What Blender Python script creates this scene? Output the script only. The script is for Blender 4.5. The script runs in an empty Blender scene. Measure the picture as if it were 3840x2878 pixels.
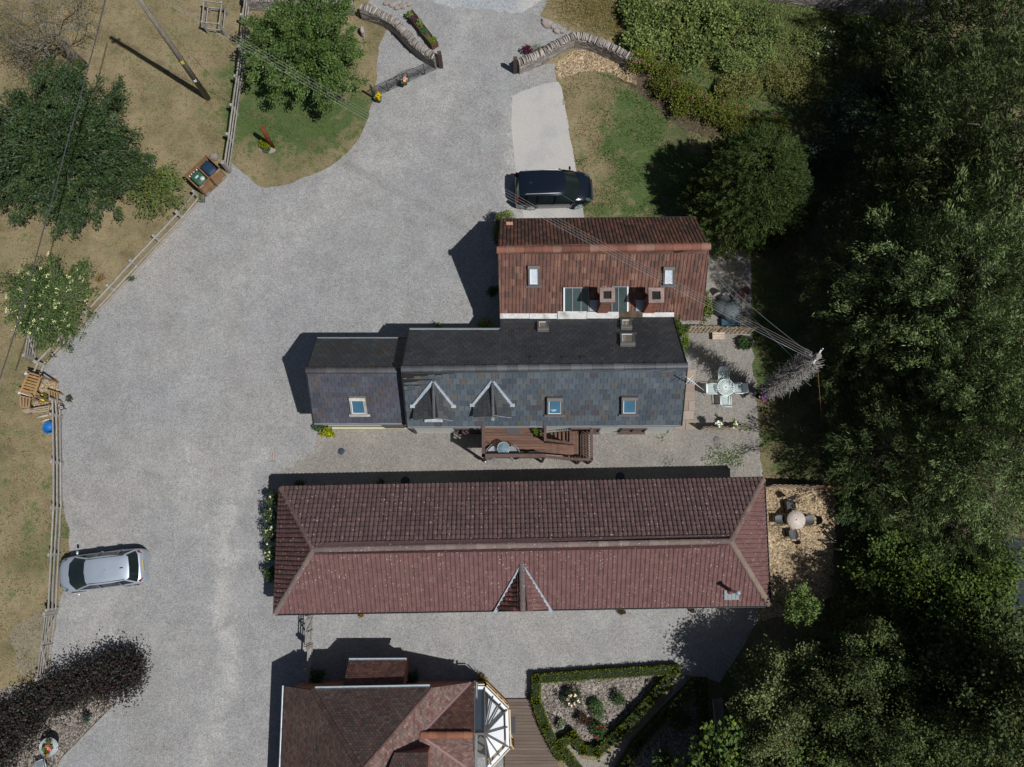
import bpy, math, random
import numpy as np
from mathutils import Vector, Matrix
from mathutils.geometry import tessellate_polygon

C = bpy.context.scene.collection
scene = bpy.context.scene
# ---------------------------------------------------------------- camera, sky, sun, exposure
F = 3423.5; PHI = 0.166547; CH = 45.0
cam_d = bpy.data.cameras.new("camera"); cam = bpy.data.objects.new("camera", cam_d); C.objects.link(cam)
cam.location = (0, 0, CH); cam.rotation_euler = (PHI, 0, 0)
cam_d.sensor_width = 36.0; cam_d.lens = 36.0 * F / 3840.0; cam_d.clip_end = 600; cam_d.clip_start = 0.5
scene.camera = cam
SUN = Vector((0.46275, -0.29928, 1.0)).normalized()
w = bpy.data.worlds.new("World"); scene.world = w; w.use_nodes = True
nt = w.node_tree; bg = nt.nodes["Background"]; bg.inputs[1].default_value = 0.05
sky = nt.nodes.new("ShaderNodeTexSky"); sky.sky_type = 'NISHITA'; sky.sun_disc = False
sky.sun_elevation = math.asin(SUN.z); sky.sun_rotation = math.atan2(SUN.x, SUN.y)
nt.links.new(sky.outputs[0], bg.inputs[0])
sl = bpy.data.lights.new("sun", 'SUN'); so = bpy.data.objects.new("sun", sl); C.objects.link(so)
sl.energy = 5.0; sl.angle = math.radians(0.53); sl.color = (1.0, 0.99, 0.975)
so.rotation_euler = SUN.to_track_quat('Z', 'Y').to_euler(); so.location = (20, -15, 60)
scene.view_settings.view_transform = 'Standard'; scene.view_settings.look = 'None'
scene.view_settings.exposure = -0.32; scene.view_settings.gamma = 1.0
scene.render.engine = 'CYCLES'
scene.render.resolution_x = 1024; scene.render.resolution_y = 767

# ---------------------------------------------------------------- helpers
def P(px, py, z=0.0):
    """point of the place at height z, measured off the survey picture (3840 x 2878)"""
    x = (px - 1920.0) / F; y = -(py - 1439.0) / F
    d = Vector((x, math.sin(PHI) + y * math.cos(PHI), -math.cos(PHI) + y * math.sin(PHI)))
    t = (z - CH) / d.z
    return Vector((d.x * t, d.y * t, z))

R = random.Random(7)
def rng(a, b): return R.uniform(a, b)
def lerp(a, b, t): return a + (b - a) * t

class MB:
    def __init__(s): s.v = []; s.f = []; s.c = []; s.sm = []
    def face(s, pts, tint=(1, 1, 1), smooth=False):
        i = len(s.v); s.v += [tuple(p) for p in pts]; s.f.append(tuple(range(i, i + len(pts)))); s.c.append(tint); s.sm.append(smooth)
    def grid(s, rows, tint=(1, 1, 1), smooth=True, close=False, caps=False):
        i = len(s.v); n = len(rows[0])
        for r in rows: s.v += [tuple(p) for p in r]
        for a in range(len(rows) - 1):
            for b in range(n if close else n - 1):
                b2 = (b + 1) % n
                s.f.append((i + a * n + b, i + a * n + b2, i + (a + 1) * n + b2, i + (a + 1) * n + b)); s.c.append(tint); s.sm.append(smooth)
        if caps:
            s.f.append(tuple(i + k for k in range(n))[::-1]); s.c.append(tint); s.sm.append(False)
            s.f.append(tuple(i + (len(rows) - 1) * n + k for k in range(n))); s.c.append(tint); s.sm.append(False)
    def hexa(s, b, t, tint=(1, 1, 1)):
        """b, t: 4 bottom and 4 top points in the same winding"""
        i = len(s.v); s.v += [tuple(p) for p in b] + [tuple(p) for p in t]
        for q in ((3, 2, 1, 0), (4, 5, 6, 7), (0, 1, 5, 4), (1, 2, 6, 5), (2, 3, 7, 6), (3, 0, 4, 7)):
            s.f.append(tuple(i + k for k in q)); s.c.append(tint); s.sm.append(False)
    def box(s, c, sx, sy, sz, rz=0.0, tint=(1, 1, 1), m=None):
        c = Vector(c); r = Matrix.Rotation(rz, 3, 'Z') if m is None else m
        h = [(-1, -1), (1, -1), (1, 1), (-1, 1)]
        b = [c + r @ Vector((x * sx / 2, y * sy / 2, -sz / 2)) for x, y in h]
        t = [c + r @ Vector((x * sx / 2, y * sy / 2, sz / 2)) for x, y in h]
        s.hexa(b, t, tint)
    def beam(s, a, b, wd, ht, tint=(1, 1, 1), up=(0, 0, 1)):
        a = Vector(a); b = Vector(b); d = (b - a).normalized(); up = Vector(up)
        if abs(d.dot(up)) > 0.98: up = Vector((1, 0, 0))
        sd = d.cross(up).normalized(); u = sd.cross(d).normalized()
        q = [(-1, -1), (1, -1), (1, 1), (-1, 1)]
        A = [a + sd * x * wd / 2 + u * y * ht / 2 for x, y in q]; B = [b + sd * x * wd / 2 + u * y * ht / 2 for x, y in q]
        s.hexa(A[::-1], B[::-1], tint)
    def tube(s, pts, rad, seg=6, tint=(1, 1, 1), cap=True):
        pts = [Vector(p) for p in pts]; n = len(pts)
        if not hasattr(rad, '__len__'): rad = [rad] * n
        rows = []
        for k, p in enumerate(pts):
            d = (pts[min(k + 1, n - 1)] - pts[max(k - 1, 0)]); d = d.normalized() if d.length > 1e-6 else Vector((0, 0, 1))
            up = Vector((0, 0, 1)) if abs(d.z) < 0.9 else Vector((1, 0, 0))
            a = d.cross(up).normalized(); b = a.cross(d).normalized()
            rows.append([p + (a * math.cos(t) + b * math.sin(t)) * rad[k] for t in [2 * math.pi * j / seg for j in range(seg)]])
        s.grid(rows, tint, True, True, cap)
    def lathe(s, c, prof, seg=20, tint=(1, 1, 1), cap=True):
        c = Vector(c)
        rows = [[c + Vector((r * math.cos(2 * math.pi * j / seg), r * math.sin(2 * math.pi * j / seg), z)) for j in range(seg)] for r, z in prof]
        s.grid(rows, tint, True, True, cap)
    def prism(s, pts, z0, z1, tint=(1, 1, 1)):
        n = len(pts)
        lo = [Vector((p[0], p[1], z0)) for p in pts]; hi = [Vector((p[0], p[1], z1)) for p in pts]
        s.face(hi, tint)
        for k in range(n): s.face([lo[k], lo[(k + 1) % n], hi[(k + 1) % n], hi[k]], tint)
    def build(s, name, mat, parent=None, local=False):
        root = parent
        while root is not None and root.parent is not None: root = root.parent
        off = Vector((0, 0, 0)) if (root is None or local) else root.location
        me = bpy.data.meshes.new(name)
        me.from_pydata([(p[0] - off.x, p[1] - off.y, p[2] - off.z) for p in s.v], [], s.f)
        at = me.color_attributes.new("tint", 'FLOAT_COLOR', 'CORNER')
        buf = np.ones((len(me.loops), 4), dtype=np.float32); k = 0
        for f, c in zip(s.f, s.c):
            buf[k:k + len(f), :3] = c; k += len(f)
        at.data.foreach_set("color", buf.ravel())
        me.polygons.foreach_set("use_smooth", s.sm)
        me.materials.append(mat); me.update()
        o = bpy.data.objects.new(name, me); C.objects.link(o); o.parent = parent
        return o

def tag(o, label=None, cat=None, group=None, kind=None):
    if label: o["label"] = label
    if cat: o["category"] = cat
    if group: o["group"] = group
    if kind: o["kind"] = kind
    return o
def thing(name, label, cat, loc=(0, 0, 0), rz=0.0, group=None):
    o = bpy.data.objects.new(name, None); C.objects.link(o); o.empty_display_size = 0.3
    o.location = loc; o.rotation_euler = (0, 0, rz)
    return tag(o, label, cat, group)
def kids(o): return [c for c in bpy.data.objects if c.parent == o]
def dup(o, loc=None, rz=None, label=None, scale=None, parent=None):
    c = o.copy(); C.objects.link(c); c.parent = parent
    if loc is not None: c.location = loc
    if rz is not None: c.rotation_euler = (0, 0, rz)
    if scale is not None: c.scale = (scale, scale, scale) if not hasattr(scale, '__len__') else scale
    if label: c["label"] = label
    for k in kids(o): dup(k, parent=c)
    return c

# ---------------------------------------------------------------- materials
def newmat(name):
    m = bpy.data.materials.new(name); m.use_nodes = True; t = m.node_tree
    return m, t, t.nodes["Principled BSDF"]
def N(t, typ, **kw):
    n = t.nodes.new(typ)
    for k, v in kw.items():
        if k in n.inputs.keys(): n.inputs[k].default_value = v
        else: setattr(n, k, v)
    return n
def ramp(t, fac, stops):
    r = t.nodes.new("ShaderNodeValToRGB"); e = r.color_ramp.elements
    while len(e) < len(stops): e.new(0.5)
    for k, (p, c) in enumerate(stops):
        e[k].position = p; e[k].color = (c[0], c[1], c[2], 1) if hasattr(c, '__len__') else (c, c, c, 1)
    t.links.new(fac, r.inputs[0]); return r.outputs[0]
def mix(t, fac, a, b, mode='MIX'):
    m = t.nodes.new("ShaderNodeMix"); m.data_type = 'RGBA'; m.blend_type = mode
    for s, v in ((m.inputs[0], fac), (m.inputs[6], a), (m.inputs[7], b)):
        if hasattr(v, 'is_linked') or hasattr(v, 'links'): t.links.new(v, s)
        elif hasattr(v, '__len__'): s.default_value = (v[0], v[1], v[2], 1)
        else: s.default_value = v
    return m.outputs[2]
def coord(t, obj=True, scale=(1, 1, 1)):
    if obj: o = t.nodes.new("ShaderNodeTexCoord").outputs["Object"]
    else: o = t.nodes.new("ShaderNodeNewGeometry").outputs["Position"]
    mp = t.nodes.new("ShaderNodeMapping"); mp.inputs["Scale"].default_value = scale; t.links.new(o, mp.inputs[0]); return mp.outputs[0]
def noise(t, co, sc, det=4, rough=0.55):
    n = N(t, "ShaderNodeTexNoise", Scale=sc, Detail=det, Roughness=rough); t.links.new(co, n.inputs["Vector"]); return n.outputs["Fac"]
def voro(t, co, sc, out="Color"):
    n = N(t, "ShaderNodeTexVoronoi", Scale=sc); t.links.new(co, n.inputs["Vector"]); return n.outputs[out]
def bump(t, b, h, st, dist=0.05):
    n = N(t, "ShaderNodeBump", Strength=st, Distance=dist); t.links.new(h, n.inputs["Height"]); t.links.new(n.outputs[0], b.inputs["Normal"])

def paint(name, cols, rough=0.6, sc=3.0, sc2=30.0, var=0.25, bmp=0.2, metal=0.0, spec=0.3, coat=0.0, stretch=(1, 1, 1), world=False):
    """a base colour (or several blended by noise) times the per-face tint of the object"""
    m, t, b = newmat(name)
    co = coord(t, not world, stretch)
    if not hasattr(cols[0], '__len__'): cols = [cols]
    n1 = noise(t, co, sc)
    if len(cols) > 1:
        c = ramp(t, n1, [(0.3 + 0.4 * k / (len(cols) - 1), q) for k, q in enumerate(cols)])
    else: c = mix(t, 0.0, cols[0], cols[0])
    at = t.nodes.new("ShaderNodeVertexColor"); at.layer_name = "tint"
    c = mix(t, 1.0, c, at.outputs[0], 'MULTIPLY')
    n2 = noise(t, co, sc2, 3)
    c = mix(t, 1.0, c, ramp(t, n2, [(0.25, 1 - var), (0.75, 1 + var)]), 'MULTIPLY')
    t.links.new(c, b.inputs["Base Color"])
    b.inputs["Roughness"].default_value = rough; b.inputs["Metallic"].default_value = metal
    b.inputs["Specular IOR Level"].default_value = spec; b.inputs["Coat Weight"].default_value = coat
    if bmp: bump(t, b, n2, bmp, 0.02)
    return m

def leafmat(name, spec=0.12, rough=0.6, trans=0.16):
    m, t, b = newmat(name)
    at = t.nodes.new("ShaderNodeVertexColor"); at.layer_name = "tint"
    oi = t.nodes.new("ShaderNodeObjectInfo")
    hs = N(t, "ShaderNodeHueSaturation"); t.links.new(at.outputs[0], hs.inputs["Color"]); hs.inputs["Saturation"].default_value = 1.15
    mr = N(t, "ShaderNodeMapRange"); mr.inputs[3].default_value = 1.05; mr.inputs[4].default_value = 1.65
    t.links.new(oi.outputs["Random"], mr.inputs[0]); t.links.new(mr.outputs[0], hs.inputs["Value"])
    t.links.new(hs.outputs[0], b.inputs["Base Color"])
    b.inputs["Roughness"].default_value = rough; b.inputs["Specular IOR Level"].default_value = spec
    tr = t.nodes.new("ShaderNodeBsdfTranslucent"); t.links.new(hs.outputs[0], tr.inputs[0])
    mx = t.nodes.new("ShaderNodeMixShader"); mx.inputs[0].default_value = trans
    t.links.new(b.outputs[0], mx.inputs[1]); t.links.new(tr.outputs[0], mx.inputs[2])
    t.links.new(mx.outputs[0], t.nodes["Material Output"].inputs[0])
    return m

def ground_grass():
    m, t, b = newmat("grass_ground"); co = coord(t, False)
    at = t.nodes.new("ShaderNodeVertexColor"); at.layer_name = "tint"
    sp = t.nodes.new("ShaderNodeSeparateColor"); t.links.new(at.outputs[0], sp.inputs[0])
    n0 = noise(t, co, 0.5, 5, 0.6); n1 = noise(t, co, 1.3, 7, 0.72); n2 = noise(t, co, 14, 4, 0.7); n3 = noise(t, co, 24, 3, 0.8)
    # how green: the survey value pushed about by noise
    ad = N(t, "ShaderNodeMath", operation='ADD'); t.links.new(sp.outputs[0], ad.inputs[0])
    sc = N(t, "ShaderNodeMath", operation='MULTIPLY_ADD'); t.links.new(n1, sc.inputs[0]); sc.inputs[1].default_value = 4.2; sc.inputs[2].default_value = -2.15
    t.links.new(sc.outputs[0], ad.inputs[1])
    g = ramp(t, ad.outputs[0], [(0.2, 0.0), (0.85, 1.0)])
    dry = ramp(t, n0, [(0.3, (0.280, 0.222, 0.132)), (0.5, (0.226, 0.182, 0.104)), (0.68, (0.155, 0.138, 0.072))])
    dry = mix(t, 1.0, dry, ramp(t, n1, [(0.32, 0.68), (0.68, 1.28)]), 'MULTIPLY')
    gr = ramp(t, n1, [(0.3, (0.050, 0.088, 0.026)), (0.7, (0.090, 0.120, 0.042))])
    c = mix(t, g, dry, gr)
    so_ = ramp(t, n2, [(0.3, (0.052, 0.042, 0.030)), (0.7, (0.11, 0.085, 0.058))])
    c = mix(t, sp.outputs[1], c, so_)
    c = mix(t, 1.0, c, ramp(t, n2, [(0.28, 0.68), (0.72, 1.32)]), 'MULTIPLY')
    c = mix(t, 1.0, c, ramp(t, n3, [(0.3, 0.58), (0.7, 1.45)]), 'MULTIPLY')
    t.links.new(c, b.inputs["Base Color"]); b.inputs["Roughness"].default_value = 0.95; b.inputs["Specular IOR Level"].default_value = 0.1
    bump(t, b, n3, 0.6, 0.05)
    return m

TRACKS = [((1760, 60), (1650, 330), 1.5, .35), ((1650, 330), (1450, 620), 1.8, .3), ((1450, 620), (1050, 900), 2.0, .28), ((1050, 900), (760, 1300), 2.0, .28), ((1930, 420), (1940, 800), 1.0, .9), ((720, 1450), (700, 1750), 1.2, .3), ((700, 1750), (820, 2050), 1.3, .45),
          ((860, 1930), (840, 2250), .75, 1.0), ((840, 2250), (870, 2550), .8, .95), ((850, 2560), (760, 2860), .9, .7), ((960, 1700), (900, 1850), .8, .6), ((560, 2500), (520, 2850), 1.4, -.35), ((420, 1450), (330, 1900), 1.4, -.3), ((1300, 1750), (1700, 1740), .6, -.3), ((300, 2300), (420, 2420), 1.2, .4), ((900, 1040), (912, 1046), .28, 1.3)]
def capsule(t, co, a, b, r):
    a = Vector((a.x, a.y, 0)); b = Vector((b.x, b.y, 0)); ba = b - a
    def vm(op, x, y=None):
        n = t.nodes.new("ShaderNodeVectorMath"); n.operation = op
        for k, v in enumerate((x, y)):
            if v is None: continue
            if hasattr(v, 'links'): t.links.new(v, n.inputs[k])
            else: n.inputs[k].default_value = v
        return n
    pa = vm('SUBTRACT', co, tuple(a)).outputs[0]; d = vm('DOT_PRODUCT', pa, tuple(ba / ba.dot(ba))).outputs["Value"]
    c = N(t, "ShaderNodeClamp"); t.links.new(d, c.inputs[0]); sc = t.nodes.new("ShaderNodeVectorMath"); sc.operation = 'SCALE'; sc.inputs[0].default_value = tuple(ba); t.links.new(c.outputs[0], sc.inputs["Scale"])
    ln = vm('LENGTH', vm('SUBTRACT', pa, sc.outputs[0]).outputs[0]).outputs["Value"]
    mr = N(t, "ShaderNodeMapRange"); mr.interpolation_type = 'SMOOTHSTEP'; t.links.new(ln, mr.inputs[0]); mr.inputs[1].default_value = r; mr.inputs[2].default_value = 0.0; return mr.outputs[0]
def gravel(name, base, sandy, dk=1.0, patch=0.12, amt=1.0, tracks=False):
    m, t, b = newmat(name); co = coord(t, False)
    n0 = noise(t, co, patch, 5, 0.6); n1 = noise(t, co, 0.9, 5, 0.65); n4 = noise(t, co, 5.0, 3, 0.6)
    c = mix(t, ramp(t, n0, [(0.46, 0.0), (0.66, amt)]), base, sandy)
    if tracks:
        wob = N(t, "ShaderNodeTexNoise", Scale=0.7, Detail=5.0); t.links.new(co, wob.inputs["Vector"]); wc = mix(t, 1.0, co, mix(t, 1.0, wob.outputs["Color"], (1.6, 1.6, 0), 'MULTIPLY'), 'ADD'); wc = mix(t, 1.0, wc, (.8, .8, 0), 'SUBTRACT')
        brk = ramp(t, noise(t, co, 1.6, 6, 0.7), [(0.36, 0.15), (0.6, 1.0)])
        for a, b_, r, k in TRACKS:
            m_ = capsule(t, wc, P(*a), P(*b_), r * 1.25); q = N(t, "ShaderNodeMath", operation='MULTIPLY'); t.links.new(m_, q.inputs[0]); t.links.new(brk, q.inputs[1]); q2 = N(t, "ShaderNodeMath", operation='MULTIPLY'); t.links.new(q.outputs[0], q2.inputs[0]); q2.inputs[1].default_value = min(1, abs(k) * 1.05)
            c = mix(t, q2.outputs[0], c, (0.385, 0.37, 0.35) if k > 0 else (0.205, 0.195, 0.185))
    c = mix(t, 1.0, c, ramp(t, n1, [(0.3, 0.86), (0.7, 1.12)]), 'MULTIPLY')
    c = mix(t, 1.0, c, ramp(t, n4, [(0.3, 0.92), (0.7, 1.08)]), 'MULTIPLY')
    v = voro(t, co, 26.0); v2 = voro(t, co, 40.0)
    hs = N(t, "ShaderNodeHueSaturation", Saturation=0.22); t.links.new(v, hs.inputs["Color"])
    sp = t.nodes.new("ShaderNodeSeparateColor"); t.links.new(v2, sp.inputs[0])
    c = mix(t, 1.0, c, mix(t, 0.30, (1, 1, 1), mix(t, 1.0, hs.outputs[0], (2.0, 2.0, 2.0), 'MULTIPLY')), 'MULTIPLY')
    c = mix(t, 1.0, c, ramp(t, sp.outputs[0], [(0.0, 0.72), (0.5, 1.0), (1.0, 1.24)]), 'MULTIPLY')
    t.links.new(c, b.inputs["Base Color"]); b.inputs["Roughness"].default_value = 0.9; b.inputs["Specular IOR Level"].default_value = 0.15
    bump(t, b, sp.outputs[1], 0.7, 0.03)
    return m

def chips(name, a, bcol, dark, stretch=(1, 1, 1)):
    m, t, b = newmat(name); co = coord(t, False, (1, 1, 1))
    mp = N(t, "ShaderNodeTexVoronoi", Scale=25.0)
    n = noise(t, co, 6.0, 3); wv = mix(t, 0.35, co, n)
    t.links.new(wv, mp.inputs["Vector"])
    sp = t.nodes.new("ShaderNodeSeparateColor"); t.links.new(mp.outputs["Color"], sp.inputs[0])
    c = ramp(t, sp.outputs[0], [(0.0, dark), (0.35, a), (0.75, bcol), (1.0, [min(1, x * 1.35) for x in bcol])])
    c = mix(t, 1.0, c, ramp(t, noise(t, co, 1.2, 4), [(0.3, 0.72), (0.7, 1.15)]), 'MULTIPLY')
    c = mix(t, 1.0, c, ramp(t, noise(t, co, 40, 3), [(0.3, 0.6), (0.7, 1.35)]), 'MULTIPLY')
    t.links.new(c, b.inputs["Base Color"]); b.inputs["Roughness"].default_value = 0.9
    bump(t, b, sp.outputs[1], 0.8, 0.04)
    return m

def glassmat(name, col, rough=0.04, metal=0.0, spec=0.7):
    m, t, b = newmat(name)
    c = ramp(t, noise(t, coord(t), 1.5), [(0.3, [x * 0.8 for x in col]), (0.7, [x * 1.2 for x in col])])
    t.links.new(c, b.inputs["Base Color"]); b.inputs["Roughness"].default_value = rough
    b.inputs["Specular IOR Level"].default_value = spec; b.inputs["Metallic"].default_value = metal
    return m
def clearglass(name, tint=(0.75, 0.85, 0.9), al=0.25):
    m, t, b = newmat(name); b.inputs["Base Color"].default_value = (*tint, 1); b.inputs["Roughness"].default_value = 0.05
    b.inputs["Alpha"].default_value = al; b.inputs["Specular IOR Level"].default_value = 0.6
    return m

M = {}
M['grass'] = ground_grass()
M['gravel'] = gravel("gravel", (0.268, 0.266, 0.263), (0.312, 0.290, 0.262), amt=0.6, tracks=True)
M['gravel2'] = gravel("gravel_fresh", (0.225, 0.208, 0.188), (0.26, 0.235, 0.205), patch=0.3)
M['gravel3'] = gravel("gravel_path", (0.25, 0.225, 0.195), (0.27, 0.24, 0.20), patch=0.5)
M['asphalt'] = gravel("asphalt_old", (0.33, 0.345, 0.36), (0.42, 0.40, 0.37), patch=0.5)
M['concrete'] = paint("concrete_pad", [(0.31, 0.315, 0.31), (0.41, 0.395, 0.37), (0.44, 0.405, 0.365)], 0.9, 0.45, 18, 0.13, 0.3, spec=0.1, world=True)
M['slab'] = paint("stone_slab", [(0.27, 0.215, 0.18), (0.32, 0.27, 0.225)], 0.9, 2.5, 30, 0.2, 0.4, spec=0.15)
M['chips'] = chips("wood_chips", (0.30, 0.21, 0.12), (0.52, 0.40, 0.25), (0.08, 0.055, 0.03))
M['mulch'] = chips("bark_mulch", (0.13, 0.105, 0.085), (0.33, 0.29, 0.25), (0.03, 0.025, 0.02))
M['soil'] = paint("soil", [(0.07, 0.05, 0.035), (0.13, 0.10, 0.07)], 0.95, 4, 40, 0.4, 0.6, spec=0.05)
M['slate'] = paint("slate", [(1, 1, 1), (.72, .74, .76)], 0.5, 0.8, 18, 0.3, 0.25, spec=0.5)
M['clay'] = paint("clay_tile", [(1, 1, 1), (.7, .72, .74)], 0.85, 0.9, 22, 0.3, 0.35, spec=0.15)
def lichen_tile(name, base):
    m = paint(name, base, 0.82, 2, 28, 0.22, 0.3, spec=0.2); t = m.node_tree; b = t.nodes["Principled BSDF"]
    old = b.inputs["Base Color"].links[0].from_socket; co = coord(t)
    v = N(t, "ShaderNodeTexVoronoi", Scale=6.5); t.links.new(co, v.inputs["Vector"])
    v2 = N(t, "ShaderNodeTexVoronoi", Scale=13.0); t.links.new(co, v2.inputs["Vector"])
    sp = t.nodes.new("ShaderNodeSeparateColor"); t.links.new(v.outputs["Color"], sp.inputs[0])
    def spot(vn, rad, gate, gt):
        a = N(t, "ShaderNodeMath", operation='LESS_THAN'); t.links.new(vn.outputs["Distance"], a.inputs[0]); a.inputs[1].default_value = rad
        s2 = t.nodes.new("ShaderNodeSeparateColor"); t.links.new(vn.outputs["Color"], s2.inputs[0])
        g = N(t, "ShaderNodeMath", operation='GREATER_THAN'); t.links.new(s2.outputs[gate], g.inputs[0]); g.inputs[1].default_value = gt
        mm = N(t, "ShaderNodeMath", operation='MULTIPLY'); t.links.new(a.outputs[0], mm.inputs[0]); t.links.new(g.outputs[0], mm.inputs[1]); return mm.outputs[0]
    pm = ramp(t, noise(t, co, 0.55, 5, 0.7), [(0.38, 0.35), (0.6, 1.0)])
    def msk(x): q = N(t, "ShaderNodeMath", operation='MULTIPLY'); t.links.new(x, q.inputs[0]); t.links.new(pm, q.inputs[1]); return q.outputs[0]
    mo = ramp(t, noise(t, co, 0.9, 6, 0.75), [(0.6, 0.0), (0.72, 0.55)])
    old = mix(t, mo, old, (0.10, 0.085, 0.05))
    c = mix(t, msk(spot(v, 0.16, 0, 0.42)), old, (0.50, 0.46, 0.41))
    c = mix(t, msk(spot(v2, 0.2, 1, 0.72)), c, (0.38, 0.33, 0.27))
    c = mix(t, spot(v2, 0.3, 2, 0.93), c, (0.05, 0.035, 0.03))
    t.links.new(c, b.inputs["Base Color"]); return m
M['conc_tile'] = lichen_tile("concrete_tile", (1, 1, 1))
M['dark'] = paint("dark_underlay", (0.02, 0.018, 0.016), 0.9, 3, 20, 0.1, 0)
M['lead'] = paint("lead_flashing", [(0.27, 0.31, 0.36), (0.42, 0.46, 0.50)], 0.55, 5, 40, 0.25, 0.3, spec=0.4)
M['whitecap'] = paint("white_capping", [(0.50, 0.50, 0.48), (0.66, 0.66, 0.64), (0.34, 0.33, 0.30)], 0.8, 2.2, 20, 0.2, 0.3)
M['white'] = paint("white_render", [(0.70, 0.70, 0.66), (0.62, 0.63, 0.58)], 0.85, 1.5, 20, 0.08, 0.2)
M['whitepaint'] = paint("white_paint", (0.78, 0.79, 0.80), 0.4, 3, 20, 0.05, 0)
M['sage'] = paint("sage_paint", (0.38, 0.45, 0.36), 0.5, 3, 20, 0.06, 0)
M['brick'] = paint("brick", [(0.27, 0.11, 0.07), (0.36, 0.17, 0.11)], 0.9, 6, 40, 0.3, 0.5)
M['gutter'] = paint("dark_gutter", (0.035, 0.037, 0.042), 0.4, 3, 20, 0.1, 0)
M['greygutter'] = paint("grey_gutter", (0.22, 0.23, 0.24), 0.45, 3, 20, 0.15, 0)
M['frame'] = paint("roof_window_frame", (0.105, 0.10, 0.097), 0.45, 3, 20, 0.1, 0, spec=0.4)
M['palewood'] = paint("old_grey_wood", [(0.26, 0.245, 0.22), (0.38, 0.355, 0.32)], 0.85, 5, 60, 0.3, 0.5)
M['wood'] = paint("stained_wood", [(0.20, 0.115, 0.055), (0.30, 0.18, 0.09)], 0.75, 5, 50, 0.25, 0.4)
M['darkwood'] = paint("dark_stained_wood", [(0.065, 0.042, 0.036), (0.10, 0.062, 0.048)], 0.6, 4, 50, 0.25, 0.3)
M['deckwood'] = paint("deck_boards", [(0.085, 0.042, 0.030), (0.16, 0.085, 0.052)], 0.6, 2.0, 40, 0.25, 0.3, stretch=(0.4, 3, 1))
M['deckwood2'] = paint("patio_deck_boards", [(0.115, 0.085, 0.068), (0.155, 0.118, 0.092)], 0.8, 2.0, 40, 0.2, 0.3, stretch=(0.4, 3, 1))
M['bark'] = paint("bark", [(0.11, 0.095, 0.08), (0.19, 0.165, 0.14)], 0.95, 6, 40, 0.35, 0.7)
M['twig'] = paint("pale_twig", [(0.20, 0.185, 0.165), (0.33, 0.31, 0.28)], 0.95, 6, 40, 0.3, 0.3)
M['stone'] = paint("wall_stone", [(0.20, 0.18, 0.165), (0.32, 0.29, 0.265), (0.25, 0.22, 0.205)], 0.95, 3, 25, 0.35, 0.7)
M['iron'] = paint("black_iron", (0.03, 0.03, 0.033), 0.5, 3, 20, 0.15, 0, spec=0.4)
M['galv'] = paint("galvanised_metal", (0.42, 0.47, 0.50), 0.4, 6, 40, 0.2, 0, metal=0.4)
M['mint'] = paint("pale_mint_enamel", (0.70, 0.80, 0.78), 0.45, 6, 40, 0.1, 0)
M['plastic'] = paint("plain_plastic", (1, 1, 1), 0.5, 6, 40, 0.1, 0)
M['flower'] = leafmat("petal", 0.1, 0.7, 0.2)
M['leaf'] = leafmat("leaf")
M['leafgloss'] = leafmat("leaf_glossy", 0.28, 0.5, 0.16)
M['glass'] = glassmat("dark_glass", (0.02, 0.05, 0.075))
M['cable'] = paint("cable", (0.26, 0.24, 0.23), 0.6, 3, 20, 0.05, 0)
M['darkcable'] = paint("dark_cable", (0.05, 0.05, 0.055), 0.6, 3, 20, 0.05, 0)
M['wicker'] = paint("woven_willow", [(0.18, 0.13, 0.09), (0.42, 0.36, 0.28)], 0.9, 16, 50, 0.35, 0.6, stretch=(0.25, 1, 4))
# ---------------------------------------------------------------- ground
def interior(px, py, blobs):
    s = 0.0
    for x, y, r, a in blobs: s += a * math.exp(-((px - x) ** 2 + (py - y) ** 2) / (r * r))
    return s
GREEN = [(930, 330, 150, .7), (1080, 420, 150, .75), (1230, 430, 130, .65), (1340, 400, 90, .6), (1230, 540, 110, .35), (1010, 520, 70, .6), (900, 470, 70, .6), (1110, 590, 70, .15), (880, 600, 60, .3),
         (2380, 400, 130, .7), (2420, 520, 130, .5), (2330, 620, 120, .3), (2470, 660, 150, .45), (2350, 760, 140, .4), (2500, 780, 140, .4), (2215, 800, 60, .6), (2170, 600, 30, .7), (2290, 540, 50, .3), (2560, 640, 90, .6),
         (2870, 1010, 110, .6), (2900, 1150, 120, .7), (2900, 1280, 120, .8), (2860, 1420, 80, .9), (2900, 1600, 70, .4), (2990, 1740, 80, .7), (2850, 1680, 60, .5), (3000, 1450, 100, .5), (3050, 1650, 80, .3),
         (2690, 2530, 70, .7), (2780, 2700, 120, .6), (2800, 2480, 90, .5), (240, 1990, 40, .7), (240, 2080, 30, .5), (120, 1900, 140, .3), (100, 2100, 120, .35), (90, 1500, 90, .28), (560, 1300, 1, 0), (60, 880, 120, .25), (690, 120, 160, .2), (640, 300, 150, .12),
         (3100, 100, 420, 1.0), (2700, 150, 300, 1.0), (3300, 400, 350, .8), (3500, 1000, 500, .7), (3500, 1800, 500, .7), (3500, 2500, 500, .7), (500, 830, 100, .1), (150, 1340, 60, .2), (140, 2380, 60, .1)]
SOIL = [(3400, 700, 450, .7), (3500, 1500, 500, .8), (3500, 2300, 500, .8), (2560, 500, 50, .5), (2490, 380, 30, .4), (2900, 850, 120, .6)]
def ground_uv(x, y):
    """survey position of a ground point"""
    v = Vector((x, y, -CH)); fw = Vector((0, math.sin(PHI), -math.cos(PHI))); up = Vector((0, math.cos(PHI), math.sin(PHI))); D = v.dot(fw)
    return 1920 + F * v.x / D, 1439 - F * v.dot(up) / D
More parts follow.
